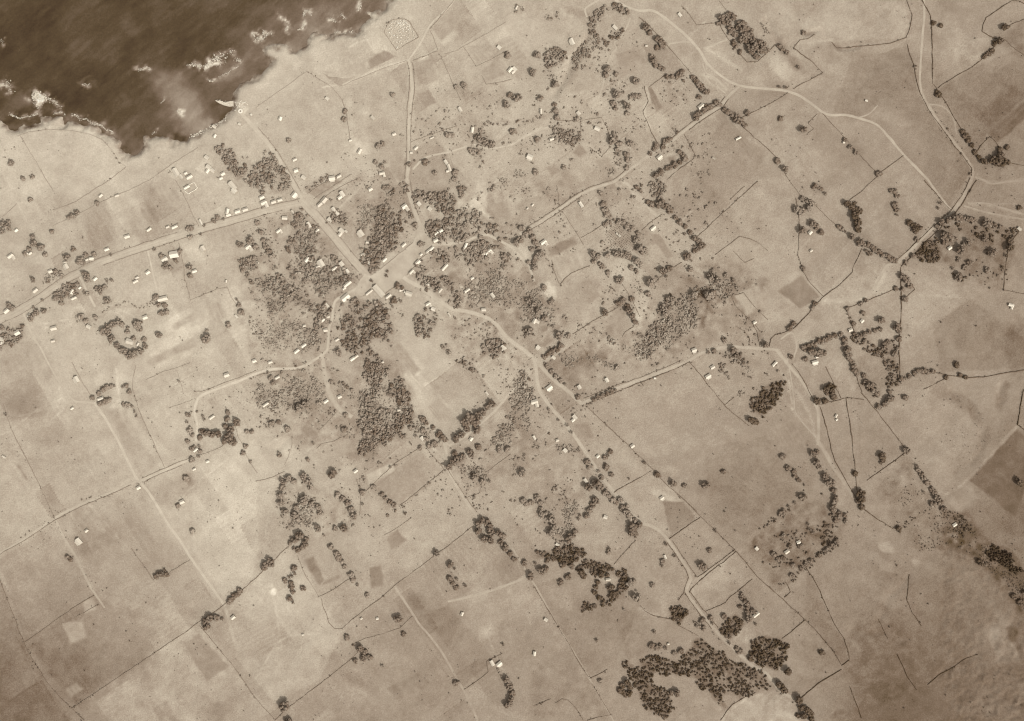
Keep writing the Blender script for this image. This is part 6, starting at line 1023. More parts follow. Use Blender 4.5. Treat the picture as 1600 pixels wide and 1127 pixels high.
 (1113, 574, 6, 5, 30, 'in bushes below the walled road, upper one'), (1106, 588, 8.5, 5, 32, 'in bushes below the walled road, lower one', 2), (948, 594, 6.4, 4.6, -60, 'with small trees above the walled road'), (905, 605, 6, 5, -60, 'left above the walled road start'), (858, 606, 9.5, 6.5, 38, 'in the triangle between road fork and wall', 2), (835, 628, 10, 6, 15, 'left of the long dirt road in the bushes', 1), (898, 652, 7.5, 5, -48, 'right of the long dirt road with a wing', 1), (988, 697, 5.6, 5, 35, 'alone on the wall of the big field'), (934, 713, 5, 4, 40, 'right of the long dirt road by short bush row'), (915, 751, 6.6, 4, -50, 'left of the long dirt road above two great trees'), (1034, 778, 6, 4.6, 35, 'on the pale dust inside the walled corner', 2), (946, 808, 5.6, 5, -20, 'in the open pasture left of the road bend'), (835, 684, 6.4, 3, -58, 'in the scrub left of the long dirt road'), (871, 688, 4.4, 4, 20, 'in the trees left of the long dirt road, upper', 0, 212), (883, 704, 6, 5, -45, 'in the trees left of the long dirt road, lower', 0, 222), (1023, 591, 3, 2.6, 0, 'under the walled road in the big field', 0, 222),
 # lower right
 (1210, 569, 9, 3.6, 45, 'in the trees beside the right junction'), (1306, 650, 5, 3, 60, 'in the scrub right of the pale road', 0, 215), (1307, 656, 3, 2.4, 30, 'below the other hut right of the pale road', 0, 235), (1491, 820, 6, 4.4, 35, 'among shrubs on the dark wooded strip'), (1247, 847, 5.6, 4.6, 25, 'in the walled orchard compound, upper one'), (1229, 862, 7, 4.6, 35, 'in the walled orchard compound, lower one'), (1238, 883, 5, 4, -45, 'at the bottom of the walled orchard compound'), (1182, 857, 5, 4.4, -50, 'right of the walled lane end'), (1181, 960, 10, 4.4, 38, 'beside the tree group right of the lower road'), (1039, 870, 6, 3, -65, 'left of the lower road above the bare knoll'),
 (871, 851, 5.4, 3.4, -30, 'at the top of the ring grove'), (853, 968, 5.4, 4.4, -30, 'left of the wall in the lower centre pasture'), (835, 1021, 6.4, 4, 82, 'shining alone in the lower centre pasture'), (722, 959, 5.4, 4, 70, 'at the end of the lower middle path'), (769, 1036, 8.5, 4.6, -62, 'in the bottom dark garden, left one'), (780, 1037, 8.5, 5, 40, 'in the bottom dark garden, right one', 2), (365, 964, 6.4, 5, 40, 'below the wall by the black tree clump'), (950, 905, 7, 4, 10, 'in the dust inside the ring grove', 0, 212), (474, 991, 3, 2.2, 10, 'lost in the lower left pasture', 0, 226),
 (565, 966, 3, 2.4, 30, 'left of the other hut in the lower pasture', 0, 222), (590, 966, 3.4, 2.8, 10, 'near the lone dark lower tree', 0, 230), (1044, 1006, 3, 2.4, 30, 'above the great dark grove', 0, 222)]
for h in HOUSES:
    house(*h)

# ------------------------------------------------------------------ landing, round tank, white-walled yard, graves
def slab(poly, z0, z1):
    n = len(poly)
    V = [(x, y, z0) for x, y in poly] + [(x, y, z1) for x, y in poly]
    F = [tuple(range(n, 2 * n)), tuple(range(n))[::-1]] + [(i, (i + 1) % n, n + (i + 1) % n, n + i) for i in range(n)]
    return np.array(V, float), F
pts = [(364, 165), (357, 166), (348, 163.5), (341, 160.5), (335.5, 156.8), (336.5, 155.8), (344, 158.6), (352, 159.2), (358, 157.5), (364, 157)]
P = np.array([W(*q) for q in pts]); c = P.mean(0)
V, F = slab([tuple(q - c) for q in P], -7, -3.2)
e = link('landing', None, loc=(c[0], c[1], 0), label='pale stone landing mole tapering into the bay', category='jetty')
V2, F2 = lumps(np.c_[rng.uniform(-12, 12, 70), rng.normal(0, 1.2, 70), np.full(70, -3.2)], rng.uniform(.4, 1.1, 70), rng.uniform(200, 240, 70), flat=.5)[:2]
V2[:, 1] += -V2[:, 0] * .28
link('deck', mesh('landing_deck', V, F, 205, M_WALL), e)
m2 = mesh('landing_stones', V2, F2, 226, M_FOAM)
link('stones', m2, e, kind='stuff')
X, Y = W(376, 174.2)
e = link('water_tank', None, loc=(float(X), float(Y), float(ground_z(376, 174))), label='round white walled tank beside the landing road end', category='tank')
n = 24; ang = np.linspace(0, 2 * math.pi, n, endpoint=False)
V = np.vstack([np.c_[r * np.cos(ang), r * np.sin(ang), np.full(n, z)] for r, z in ((3.5, -.5), (3.5, 1.6), (1.5, 1.6), (1.5, .2))])
F = [(k * n + i, k * n + (i + 1) % n, (k + 1) * n + (i + 1) % n, (k + 1) * n + i) for k in range(3) for i in range(n)]
link('tank_rim', mesh('tank_rim', V, F, 244, M_PLASTER), e)
V = np.vstack([np.c_[1.5 * np.cos(ang), 1.5 * np.sin(ang), np.full(n, .3)]])
link('tank_water', mesh('tank_water', V, [tuple(range(n))], 150, M_SEA), e)
me, loc = wall_mesh([(288, 297), (295, 303), (309, 294), (303, 285), (296, 289)], 1.2, 1.0, 238, 900)
link('stone_wall', me, loc=loc, label='whitewashed low wall squaring off the old yard', kind='thing', category='wall', group='whitewashed yard walls')
q = np.c_[rng.uniform(603, 655, 900), rng.uniform(30, 78, 900)]
dens = np.exp(-((q[:, 0] - 629) / 13) ** 2 - ((q[:, 1] - 38) / 9) ** 2) + .28
ok = inside([(620, 76), (604, 50), (607, 40), (613, 34), (630, 31), (639, 37), (646, 48), (652, 58)], q[:, 0], q[:, 1]) & (rng.uniform(0, 1, 900) < dens)
q = q[ok]
bx = np.array([(-.5, -.5, 0), (.5, -.5, 0), (.5, .5, 0), (-.5, .5, 0), (-.5, -.5, 1), (.5, -.5, 1), (.5, .5, 1), (-.5, .5, 1)])
bf = np.array([(4, 5, 6, 7), (0, 1, 5, 4), (1, 2, 6, 5), (2, 3, 7, 6), (3, 0, 4, 7)])
X, Y = W(q[:, 0], q[:, 1])
n = len(q)
ra = math.radians(35) + rng.normal(0, .25, n)
sz = np.c_[rng.uniform(1.0, 2.2, n), rng.uniform(.6, 1.1, n), rng.uniform(.3, .8, n)]
v = bx[None] * sz[:, None, :]
vx = v[..., 0] * np.cos(ra)[:, None] - v[..., 1] * np.sin(ra)[:, None] + X[:, None]
vy = v[..., 0] * np.sin(ra)[:, None] + v[..., 1] * np.cos(ra)[:, None] + Y[:, None]
vz = v[..., 2] + ground_z(q[:, 0], q[:, 1])[:, None] - .05
F = (bf[None] + (np.arange(n) * 8)[:, None, None]).reshape(-1, 4)
link('gravestones', mesh('gravestones', np.stack([vx, vy, vz], -1).reshape(-1, 3), F, np.repeat(rng.uniform(205, 250, n), 8), M_FOAM), kind='stuff', label='many small pale graves crowded in the walled burial ground')
# ------------------------------------------------------------------ trees and shrubs
def crown_mesh(seed, tone, kind):
    """crown of radius 1, height about 1.5, standing at z 0; many leaf clumps of different tone with gaps between them"""
    rg = np.random.default_rng(seed)
    n = 34 if kind != 'shrub' else 14
    a = rg.uniform(0, 6.283, n); rr = np.sqrt(rg.uniform(0, 1, n)) * .78
    x = rr * np.cos(a); y = rr * np.sin(a)
    lob = 1 + .22 * np.sin(a * rg.integers(2, 5) + rg.uniform(0, 6))
    x *= lob; y *= lob
    top = 1.15 * np.sqrt(np.clip(1 - (rr / 1.05) ** 2, 0.05, 1))
    z = .35 + top * rg.uniform(.25, 1.0, n)
    r = rg.uniform(.18, .34, n)
    v, f, t = lumps(np.c_[x, y, z], r, tone + rg.uniform(-16, 16, n), flat=.8, sub=1, jit=.2, rg=rg)
    # loose leaf sprays around the clumps
    m = 220 if kind != 'shrub' else 70
    j = rg.integers(0, n, m)
    d = rg.normal(0, 1, (m, 3)); d /= np.linalg.norm(d, axis=1)[:, None]
    c = np.c_[x, y, z][j] + d * (r[j] * rg.uniform(.9, 1.35, m))[:, None]
    u = rg.normal(0, 1, (m, 3)); u /= np.linalg.norm(u, axis=1)[:, None]
    w = np.cross(u, d); s = rg.uniform(.06, .13, m)[:, None]
    q = np.stack([c - u * s, c + w * s, c + u * s], 1).reshape(-1, 3)
    fq = np.arange(m * 3).reshape(m, 3) + len(v)
    tt = np.repeat(tone + rg.uniform(-20, 22, m), 3)
    return mesh('tree_crown', np.vstack([v, q]), np.vstack([f, fq]), np.r_[t, tt], M_LEAF)

def trunk_mesh(seed):
    rg = random.Random(seed)
    V, F = [], []
    def limb(p0, p1, r0, r1, k=6):
        b = len(V)
        d = (Vector(p1) - Vector(p0)).normalized()
        s = d.orthogonal().normalized(); q = d.cross(s)
        for p, r in ((p0, r0), (p1, r1)):
            for i in range(k):
                a = 2 * math.pi * i / k
                V.append(tuple(Vector(p) + s * (r * math.cos(a)) + q * (r * math.sin(a))))
        for i in range(k):
            F.append((b + i, b + (i + 1) % k, b + k + (i + 1) % k, b + k + i))
    top = (rg.uniform(-.06, .06), rg.uniform(-.06, .06), .55)
    limb((0, 0, -.15), top, .09, .06)
    for i in range(4):
        a = i * 1.6 + rg.uniform(-.4, .4)
        limb(top, (math.cos(a) * .45, math.sin(a) * .45, 1.0 + rg.uniform(-.1, .15)), .05, .02, 5)
    return mesh('tree_trunk', np.array(V), F, 92, M_BARK)

TONE = {'p': 152, 'm': 140, 'd': 119, 'x': 92}  # leaf tones by style, the paler ones lifted for aerial haze
CROWNS = {(k, i): crown_mesh(300 + 10 * j + i, TONE[k], 'tree') for j, k in enumerate(TONE) for i in range(6)}
BUSHES = {(k, i): crown_mesh(400 + 10 * j + i, TONE[k], 'shrub') for j, k in enumerate(TONE) for i in range(4)}
TRUNKS = [trunk_mesh(i) for i in range(4)]
ORD = ['first', 'second', 'third', 'fourth', 'fifth', 'sixth', 'seventh', 'eighth', 'ninth', 'tenth', 'eleventh', 'twelfth', 'thirteenth', 'fourteenth', 'fifteenth', 'sixteenth', 'seventeenth', 'eighteenth', 'nineteenth', 'twentieth']

# clusters: (style, what tells this cluster apart, [x, y, crown radius ...])
C = [
 ('m', 'in the pale pasture under the left bay', [20, 256, 5, 36, 280, 4, 50, 277, 4, 48, 313, 4]), ('m', 'on the thin wall above the avenue pastures', [109, 340, 4, 115, 338, 5, 122, 333, 5, 152, 318, 4]), ('m', 'round two white huts near the left edge', [53, 371, 5, 55, 381, 6, 66, 389, 6, 72, 398, 4, 47, 390, 4, 40, 396, 4, 82, 363, 4]),
 ('m', 'in the left edge thicket above the avenue', [6, 350, 5, 13, 356, 6, 5, 362, 5, 14, 347, 4]), ('m', 'lining the upper avenue', [53, 438, 5, 88, 425, 4, 107, 404, 6, 116, 390, 4, 126, 409, 7, 132, 412, 5, 148, 398, 4, 174, 399, 3, 97, 432, 4, 16, 478, 5, 20, 482, 5, 134, 399, 4]),
 ('m', 'lining the lower avenue', [136, 431, 7, 139, 438, 5, 67, 469, 3, 53, 481, 3, 59, 489, 5, 55, 491, 4, 50, 498, 5, 70, 487, 5, 4, 512, 4, 88, 460, 4, 90, 467, 5, 97, 474, 4]), ('m', 'about the great square white house', [282, 393, 4, 298, 418, 5, 298, 431, 4, 262, 415, 5, 275, 408, 4, 242, 390, 3, 299, 371, 4, 315, 367, 3, 253, 400, 4, 267, 419, 4, 258, 418, 4]),
 ('m', 'in the garden of two round bushes', [168, 439, 3, 176, 439, 3, 160, 455, 6, 170, 470, 5, 152, 452, 4, 165, 449, 4]), ('m', 'on the upper avenue between field lanes', [295, 358, 4, 300, 357, 4, 320, 353, 3, 335, 346, 4, 341, 340, 4, 350, 343, 3]), ('m', 'ringing the left compound', [165, 518, 6, 172, 511, 6, 179, 507, 6, 187, 504, 6, 192, 508, 4, 172, 522, 5, 177, 531, 6, 186, 541, 5, 195, 549, 6, 204, 555, 6, 213, 553, 7, 221, 549, 6, 228, 541, 5, 226, 531, 4, 215, 507, 6, 220, 515, 5, 200, 519, 4, 210, 529, 4, 201, 512, 3]),
 ('m', 'standing alone where field walls meet, left of centre', [250, 524, 5]), ('m', 'with a bush tail on the bare left slope', [324, 530, 7, 324, 517, 3]), ('m', 'beside the striped bare slope', [378, 489, 5, 374, 477, 4, 371, 469, 3, 358, 508, 5]), ('m', 'round the white house under the avenue end', [377, 383, 6, 392, 376, 6, 399, 385, 5]),
 ('m', 'under the long roof at the thin lane foot', [245, 465, 5, 249, 476, 4, 253, 489, 5, 262, 489, 5, 258, 478, 4]), ('p', 'by the path above the ringed compound', [150, 496, 4, 152, 500, 3, 128, 495, 5, 135, 502, 4, 217, 508, 6]), ('m', 'in the arc at the left lane bend', [146, 622, 4, 155, 615, 4, 163, 609, 5, 169, 606, 5, 174, 604, 4, 179, 603, 3, 192, 605, 3, 198, 603, 4]), ('m', 'in the broken arc below that bend', [195, 632, 4, 200, 633, 4, 207, 635, 3, 211, 643, 3, 214, 650, 3, 203, 613, 4, 158, 631, 5, 165, 628, 5, 171, 625, 4]),
 ('m', 'on the lane by the walled garden', [295, 648, 4, 293, 660, 3, 298, 672, 5, 301, 680, 4, 294, 690, 4, 320, 656, 3, 318, 651, 3]), ('d', 'in the V-shaped dark clump', [317, 674, 5, 325, 677, 6, 334, 679, 6, 343, 678, 6, 353, 667, 5, 356, 656, 5, 357, 645, 4, 360, 682, 8, 365, 690, 8, 352, 689, 6, 371, 660, 6, 362, 671, 6, 313, 684, 4]), ('m', 'by the V-shaped clump on its right', [386, 675, 4, 394, 675, 4, 385, 697, 4, 380, 708, 4, 392, 722, 3]),
 ('m', 'around the hut at the lane end', [300, 701, 4, 305, 698, 3, 312, 698, 3, 313, 705, 4, 301, 719, 5, 311, 713, 3]), ('m', 'beside the dark triangle plot', [291, 748, 5]), ('m', 'near the square hut on the left pasture', [278, 790, 4]), ('p', 'alone at the pale scalded patch, left', [302, 831, 5]), ('m', 'at the faint far left wall', [10, 648, 3]), ('p', 'alone on the slope above the long lane', [280, 596, 3]),
 ('d', 'in the wall row at lower left', [360, 938, 5, 365, 933, 5, 371, 929, 5, 376, 923, 5]), ('d', 'in the clump astride the wall', [323, 970, 6, 329, 965, 6, 325, 978, 6, 339, 965, 5, 348, 967, 3]), ('d', 'in the field corner clump, lower left', [246, 900, 5, 253, 897, 6, 260, 897, 5, 258, 890, 3]), ('d', 'inside the tiny lower left enclosure', [106, 870, 4, 111, 874, 4]),
 ('d', 'in the twin wall clump below the hollow', [415, 884, 6, 424, 878, 6]), ('d', 'at the top of the long straight wall', [478, 849, 6, 466, 859, 4, 473, 855, 4, 479, 843, 4, 454, 848, 4, 460, 857, 3]), ('d', 'loosely left of the dark L plot', [460, 888, 5, 446, 907, 4, 452, 902, 3, 457, 900, 3, 455, 911, 4, 456, 917, 5, 458, 924, 4, 474, 919, 4, 453, 934, 5, 459, 941, 3, 461, 896, 3]),
 ('m', 'in the slanting row by the dark L plot', [518, 854, 5, 526, 865, 5, 530, 871, 5, 535, 878, 4, 539, 885, 4, 549, 898, 5, 553, 905, 5, 559, 914, 3]), ('m', 'alone above the long straight lower wall', [574, 930, 4]), ('m', 'astride the long lower wall', [683, 864, 6]), ('d', 'in the short rows right of the wall tree', [704, 882, 6, 710, 888, 3, 704, 904, 5, 708, 911, 4, 713, 918, 4, 715, 905, 3, 727, 915, 3]),
 ('d', 'standing alone, large, in the lower walled field', [623, 966, 7]), ('d', 'alone beneath the large field tree', [631, 990, 4]), ('d', 'on the wall end under the curved loop', [542, 996, 5]), ('d', 'in the black clump by the wall end', [563, 1012, 6, 569, 1018, 5, 569, 1027, 6, 577, 1026, 5, 556, 1032, 4]), ('m', 'alone right of the black clump', [598, 1040, 3]), ('d', 'standing alone, large, at the bottom wall', [446, 1101, 8]), ('d', 'at the bottom edge under the large wall tree', [452, 1125, 6]), ('d', 'alone by the far track, bottom', [713, 1067, 5]), ('d', 'alone above the bottom dark garden', [786, 1007, 3]),
 ('d', 'in the bottom clump by the curled wall', [791, 1062, 6, 796, 1071, 6, 798, 1093, 6, 794, 1100, 6, 800, 1082, 5]), ('m', 'on the ringed hollow rim, left half', [444, 752, 6, 451, 748, 6, 459, 752, 5, 442, 762, 5, 439, 774, 6, 441, 786, 6, 446, 800, 6]), ('m', 'on the ringed hollow rim, right half', [475, 744, 6, 481, 751, 6, 486, 761, 5, 475, 782, 8, 488, 787, 5, 464, 793, 5, 461, 804, 6, 498, 792, 5, 501, 800, 5, 466, 812, 4]),
 ('m', 'on the slope right of the ringed hollow', [528, 774, 5, 536, 780, 5, 544, 786, 5, 549, 797, 5, 553, 806, 6]), ('d', 'below the ringed hollow, large', [538, 825, 7]), ('m', 'between hollow and wall below it', [497, 825, 6, 524, 826, 4]), ('d', 'in the dark pair under the hollow', [469, 835, 7, 462, 843, 6]), ('d', 'alone at the hollow wall end', [521, 740, 7]), ('m', 'scattered left of the dark village wood', [539, 671, 5, 541, 649, 4, 490, 693, 3, 482, 718, 4, 437, 711, 4]),
 ('m', 'along walls left of the square field', [610, 730, 3, 567, 770, 5, 584, 761, 4, 567, 788, 3]), ('d', 'in the short slanting row by the square field', [597, 772, 4, 603, 778, 4, 609, 784, 4, 616, 789, 4, 633, 802, 3]), ('d', 'along the lane descending from the wood', [660, 655, 5, 666, 662, 4, 677, 668, 4, 686, 678, 5, 692, 684, 5, 697, 688, 4]), ('m', 'in the orchard by the pale lane', [642, 669, 4, 648, 668, 3, 661, 672, 4, 650, 682, 3, 672, 695, 5, 680, 693, 5, 657, 700, 4, 666, 687, 4]),
 ('d', 'in the big dark row under the village field', [735, 652, 9, 728, 660, 8, 742, 659, 8, 748, 650, 7, 756, 645, 6, 769, 631, 7, 762, 636, 5, 721, 679, 6, 713, 686, 6, 746, 672, 7, 730, 670, 6]), ('d', 'in the bush row under the lane', [711, 709, 5, 702, 728, 6, 708, 722, 6, 716, 717, 6, 724, 714, 5, 736, 708, 6, 748, 698, 5]), ('m', 'in the rough right of that bush row', [780, 702, 5, 792, 701, 5, 754, 753, 5, 742, 745, 6, 765, 752, 3, 741, 777, 3]),
 ('d', 'in the great clump on the lane, lower centre', [747, 818, 6, 753, 813, 6, 761, 816, 6, 766, 823, 7, 748, 829, 7, 768, 832, 7, 780, 833, 6, 787, 838, 5, 757, 842, 6, 767, 844, 6]), ('d', 'in the row falling from that great clump', [783, 848, 5, 790, 855, 6, 797, 865, 5, 803, 873, 4]), ('m', 'in the meadows left of the village wood', [425, 662, 5, 436, 660, 4, 450, 670, 5, 470, 638, 8, 478, 632, 6, 498, 630, 4]), ('m', 'on the short hedge off the winding lane', [419, 582, 3, 423, 590, 4, 427, 598, 4]),
 ('d', 'in the row beside the walled road', [928, 624, 4, 935, 620, 4, 941, 618, 4, 948, 615, 4, 955, 611, 4, 961, 610, 3, 903, 620, 4]), ('m', 'alone above the walled road', [965, 574, 4]), ('m', 'along the middle run of the long dirt road', [918, 722, 5, 921, 729, 5, 858, 640, 3, 873, 657, 3, 886, 665, 3, 893, 676, 3, 904, 704, 3, 935, 737, 3, 940, 746, 4]), ('d', 'in the great pair at the road', [919, 761, 7, 935, 758, 8, 929, 754, 6]),
 ('m', 'fringing the lower bend of the long road', [946, 770, 5, 951, 774, 5, 957, 780, 5, 963, 785, 4, 970, 781, 5, 979, 791, 5, 973, 794, 5, 979, 801, 6, 985, 808, 5, 992, 813, 4]), ('d', 'in the dark knot at the lower road bend', [999, 820, 6, 988, 824, 8, 992, 833, 6, 987, 832, 6]), ('d', 'in the line from great pair to ring grove', [931, 782, 6, 926, 790, 5, 921, 798, 5, 917, 806, 5, 893, 836, 6, 888, 843, 6, 906, 805, 3, 904, 812, 3, 899, 830, 4]),
 ('m', 'in the pasture left of the long road', [816, 739, 7, 817, 782, 5, 824, 786, 5, 830, 785, 4, 839, 778, 5, 844, 787, 5, 845, 795, 4, 846, 804, 6, 854, 802, 4, 861, 811, 8, 865, 822, 6, 861, 833, 7]), ('d', 'scattered in the big bare field', [1027, 742, 5, 1052, 755, 6, 1070, 759, 4, 1102, 758, 6, 1130, 737, 4, 1117, 829, 3, 1007, 723, 3, 1132, 799, 2]), ('d', 'in the plot right of the long road', [947, 730, 5, 945, 715, 4, 950, 711, 3, 954, 706, 4, 955, 742, 4, 983, 748, 2]),
 ('x', 'at the tail of the dark right grove', [1172, 656, 6, 1180, 660, 5, 1177, 658, 5]), ('d', 'left of the ring grove', [829, 899, 6, 846, 891, 6, 852, 889, 5, 820, 879, 5, 837, 881, 3, 880, 882, 5, 893, 884, 5, 888, 901, 5, 876, 910, 5]), ('x', 'inside the ring grove', [908, 893, 6, 912, 900, 5, 939, 897, 6, 949, 898, 4, 933, 910, 4, 931, 917, 4, 929, 925, 4, 936, 934, 4, 954, 917, 6, 958, 928, 6]), ('m', 'right of the ring grove', [994, 932, 8, 985, 911, 6, 1019, 914, 4, 975, 952, 3, 990, 908, 4]),
 ('d', 'in the gardens above the long lower road', [952, 857, 3, 950, 862, 4, 1108, 860, 4, 1097, 884, 7, 1041, 850, 3, 1054, 868, 3, 1035, 877, 4, 1034, 884, 3]), ('d', 'alone in the pasture above the great grove', [1022, 987, 3]), ('d', 'alone, tiny, in the lower centre pasture', [932, 1000, 3]), ('d', 'in the short row over the great grove', [1018, 1009, 5, 1025, 1011, 5, 1032, 1009, 4, 1040, 1013, 3, 1054, 1020, 4, 1064, 1016, 5]), ('x', 'in the round clump left of the great grove', [972, 1072, 5, 979, 1065, 6, 985, 1072, 5, 970, 1079, 5, 976, 1084, 5, 983, 1083, 5]), ('d', 'in the pair inside the great grove clearing', [1048, 1083, 5, 1057, 1082, 6]), ('m', 'by the short wall near the round clump', [938, 1064, 4]),
 ('d', 'along the lower road by the groves', [1131, 963, 5, 1110, 965, 4, 1113, 975, 3, 1139, 1004, 3, 1151, 1013, 4, 1155, 1018, 5, 1097, 970, 5, 1090, 978, 4, 1099, 981, 4]), ('d', 'round the long shed right of the road', [1165, 940, 6, 1160, 934, 4, 1168, 948, 5, 1157, 948, 4, 1168, 957, 5, 1176, 954, 6, 1169, 966, 6, 1180, 975, 3, 1158, 929, 4]), ('x', 'alone under the lower right grove', [1230, 1048, 7]), ('x', 'at the road end below the groves', [1216, 1068, 6, 1222, 1075, 6, 1228, 1079, 4, 1173, 1028, 5]), ('x', 'in the last clump at the bottom right', [1247, 1092, 7, 1252, 1105, 6, 1260, 1108, 6, 1255, 1117, 6, 1247, 1118, 4, 1266, 1114, 5, 1268, 1124, 5]), ('x', 'alone in the bare lower right field', [1283, 1020, 5]),
 ('x', 'in the pair left of the black right grove', [1531, 879, 6, 1538, 882, 4]), ('x', 'at the right edge under the black grove', [1583, 931, 5, 1593, 941, 5, 1600, 925, 5]), ('d', 'on the lower hedge of the orchard compound', [1300, 852, 6, 1291, 860, 5, 1280, 867, 4, 1307, 847, 5, 1237, 899, 4, 1252, 887, 4, 1266, 876, 4, 1259, 881, 4]), ('d', 'about the houses of the orchard compound', [1209, 866, 5, 1239, 883, 4, 1223, 872, 4, 1250, 852, 5, 1215, 874, 4, 1233, 853, 4, 1264, 827, 3, 1270, 831, 3, 1224, 836, 4, 1262, 820, 3]),
 ('d', 'where pale road meets the plantation', [1270, 709, 6, 1276, 706, 4, 1274, 722, 6, 1279, 729, 4]), ('d', 'in the long column beside the drift way', [1288, 744, 6, 1295, 754, 7, 1303, 767, 5, 1304, 779, 6, 1303, 786, 5, 1300, 795, 6, 1310, 804, 6, 1303, 803, 4, 1307, 812, 5, 1319, 806, 4, 1321, 815, 4]), ('d', 'in the left hedge of the drift way plots', [1222, 714, 5, 1231, 732, 5, 1240, 737, 4, 1247, 750, 4, 1241, 743, 4, 1253, 776, 6, 1241, 785, 3, 1232, 791, 3, 1222, 799, 5, 1218, 804, 4]),
 ('x', 'in the oval clump between the right walls', [1290, 608, 6, 1296, 604, 5, 1299, 612, 6, 1303, 620, 5, 1293, 615, 4, 1302, 604, 4, 1289, 626, 5, 1275, 627, 6]), ('d', 'in the slanting right row below the bright pasture', [1415, 704, 6, 1432, 728, 3, 1434, 734, 4, 1439, 741, 4, 1443, 747, 4, 1448, 753, 5, 1455, 764, 4, 1459, 770, 5, 1463, 778, 6, 1469, 785, 5, 1457, 788, 5, 1474, 795, 5, 1442, 768, 3]), ('x', 'in the clump on the slanting crossing wall', [1377, 712, 6, 1380, 718, 5, 1377, 723, 3]), ('x', 'at the corner of drift way and hanging strip', [1343, 770, 7, 1344, 779, 7, 1340, 783, 4, 1346, 793, 5, 1335, 740, 5]), ('x', 'alone at the end of the dark hedge', [1404, 827, 5]), ('d', 'alone beside the scrubby right spinney', [1413, 622, 5]),
 ('d', 'on the upper wall of the bright right pasture', [1428, 584, 4, 1435, 580, 5, 1442, 580, 5, 1449, 582, 4, 1456, 581, 4, 1420, 588, 4, 1413, 591, 3]), ('x', 'alone above the long right wall', [1493, 570, 5]), ('x', 'on the long right wall', [1478, 590, 4, 1499, 586, 4, 1507, 590, 4]), ('x', 'alone in the large dark right field', [1591, 753, 6]), ('d', 'in the hanging column under the hedge row', [1331, 566, 4, 1334, 572, 5, 1335, 579, 5, 1339, 584, 4, 1350, 587, 4]), ('d', 'in the spinney right of the hanging column', [1352, 598, 5, 1358, 602, 7, 1365, 611, 5, 1369, 616, 5, 1387, 625, 6, 1392, 622, 5, 1382, 632, 5, 1373, 636, 5, 1389, 613, 4, 1408, 593, 5, 1395, 588, 4]),
 ('d', 'on the scrubby ravine wall, right', [1273, 292, 5, 1281, 294, 5, 1289, 303, 3]), ('x', 'in the curved dark belt', [1322, 319, 6, 1329, 323, 6, 1334, 328, 6, 1342, 329, 6, 1335, 336, 7, 1339, 346, 7, 1338, 354, 6, 1342, 360, 5, 1336, 317, 3]), ('d', 'in the thin curved row right of the belt', [1393, 298, 4, 1398, 300, 5, 1402, 306, 4, 1398, 321, 5, 1401, 329, 4, 1402, 337, 3]), ('x', 'in the knot below the thin row', [1421, 348, 5, 1428, 354, 6, 1433, 357, 6, 1429, 361, 5]), ('d', 'beside the knot near the walled road', [1432, 375, 4, 1468, 318, 3, 1465, 326, 3]), ('m', 'on the bare hill right of the gully', [1254, 312, 5, 1262, 317, 6, 1269, 319, 4, 1243, 327, 6, 1251, 331, 6, 1262, 328, 6]),
 ('d', 'about the hut on the bare right slope', [1268, 351, 6, 1275, 355, 5, 1252, 362, 7, 1282, 364, 5, 1310, 354, 4, 1315, 358, 4, 1320, 363, 3]), ('d', 'in the tight row running to the bare junction', [1331, 371, 6, 1343, 379, 6, 1349, 383, 4, 1356, 384, 5, 1362, 387, 5, 1367, 391, 5, 1373, 395, 5, 1379, 399, 4, 1386, 402, 5, 1393, 406, 5, 1398, 409, 4, 1353, 393, 3, 1358, 397, 4]), ('d', 'in the spur under the bare junction', [1409, 433, 6, 1414, 440, 6, 1420, 447, 5, 1409, 453, 4, 1412, 468, 5]), ('d', 'on walls around the two small right houses', [1399, 451, 4, 1352, 470, 4, 1344, 475, 4, 1323, 483, 4, 1347, 490, 4, 1333, 506, 4, 1375, 501, 6]),
 ('d', 'on the long diagonal to the right junction', [1273, 475, 4, 1269, 481, 4, 1240, 506, 4, 1234, 513, 5, 1254, 421, 4]), ('d', 'along the upper edge of the estate', [1414, 411, 4, 1425, 401, 5, 1470, 349, 6, 1480, 345, 6, 1464, 355, 4, 1493, 341, 8, 1501, 343, 6, 1512, 343, 6, 1520, 345, 5, 1538, 349, 6, 1545, 350, 5, 1553, 353, 5, 1562, 355, 4]), ('d', 'large, dotted within the scattered-tree estate', [1473, 372, 7, 1480, 371, 8, 1488, 374, 6, 1475, 378, 5, 1499, 391, 8, 1511, 379, 6, 1506, 381, 4, 1547, 396, 7, 1496, 433, 7, 1540, 423, 5, 1487, 420, 3, 1506, 418, 4, 1513, 411, 5, 1497, 406, 4, 1537, 375, 6]), ('x', 'on the right rim of the estate', [1578, 377, 5, 1575, 388, 7, 1571, 400, 3, 1565, 418, 3, 1592, 325, 4]),
 ('d', 'on the hedge above the right compound', [1256, 544, 5, 1264, 541, 5, 1272, 538, 5, 1280, 534, 5, 1288, 531, 5, 1296, 528, 5, 1304, 525, 4, 1313, 523, 4]), ('d', 'in the upper hanging column', [1319, 531, 5, 1321, 538, 5, 1323, 547, 6, 1325, 555, 6, 1328, 560, 5]), ('d', 'on the cross hedge toward the long wall', [1335, 523, 4, 1341, 526, 6, 1349, 523, 5, 1357, 519, 4, 1366, 517, 4, 1375, 515, 4, 1400, 511, 7, 1404, 517, 5, 1403, 530, 5, 1402, 545, 4]), ('d', 'in the spinney under the cross hedge', [1380, 540, 6, 1398, 553, 5, 1387, 535, 4, 1372, 550, 4, 1350, 533, 4]), ('d', 'about the house in the right compound', [1268, 550, 7, 1278, 551, 7, 1287, 552, 5, 1235, 558, 4, 1258, 562, 4]),
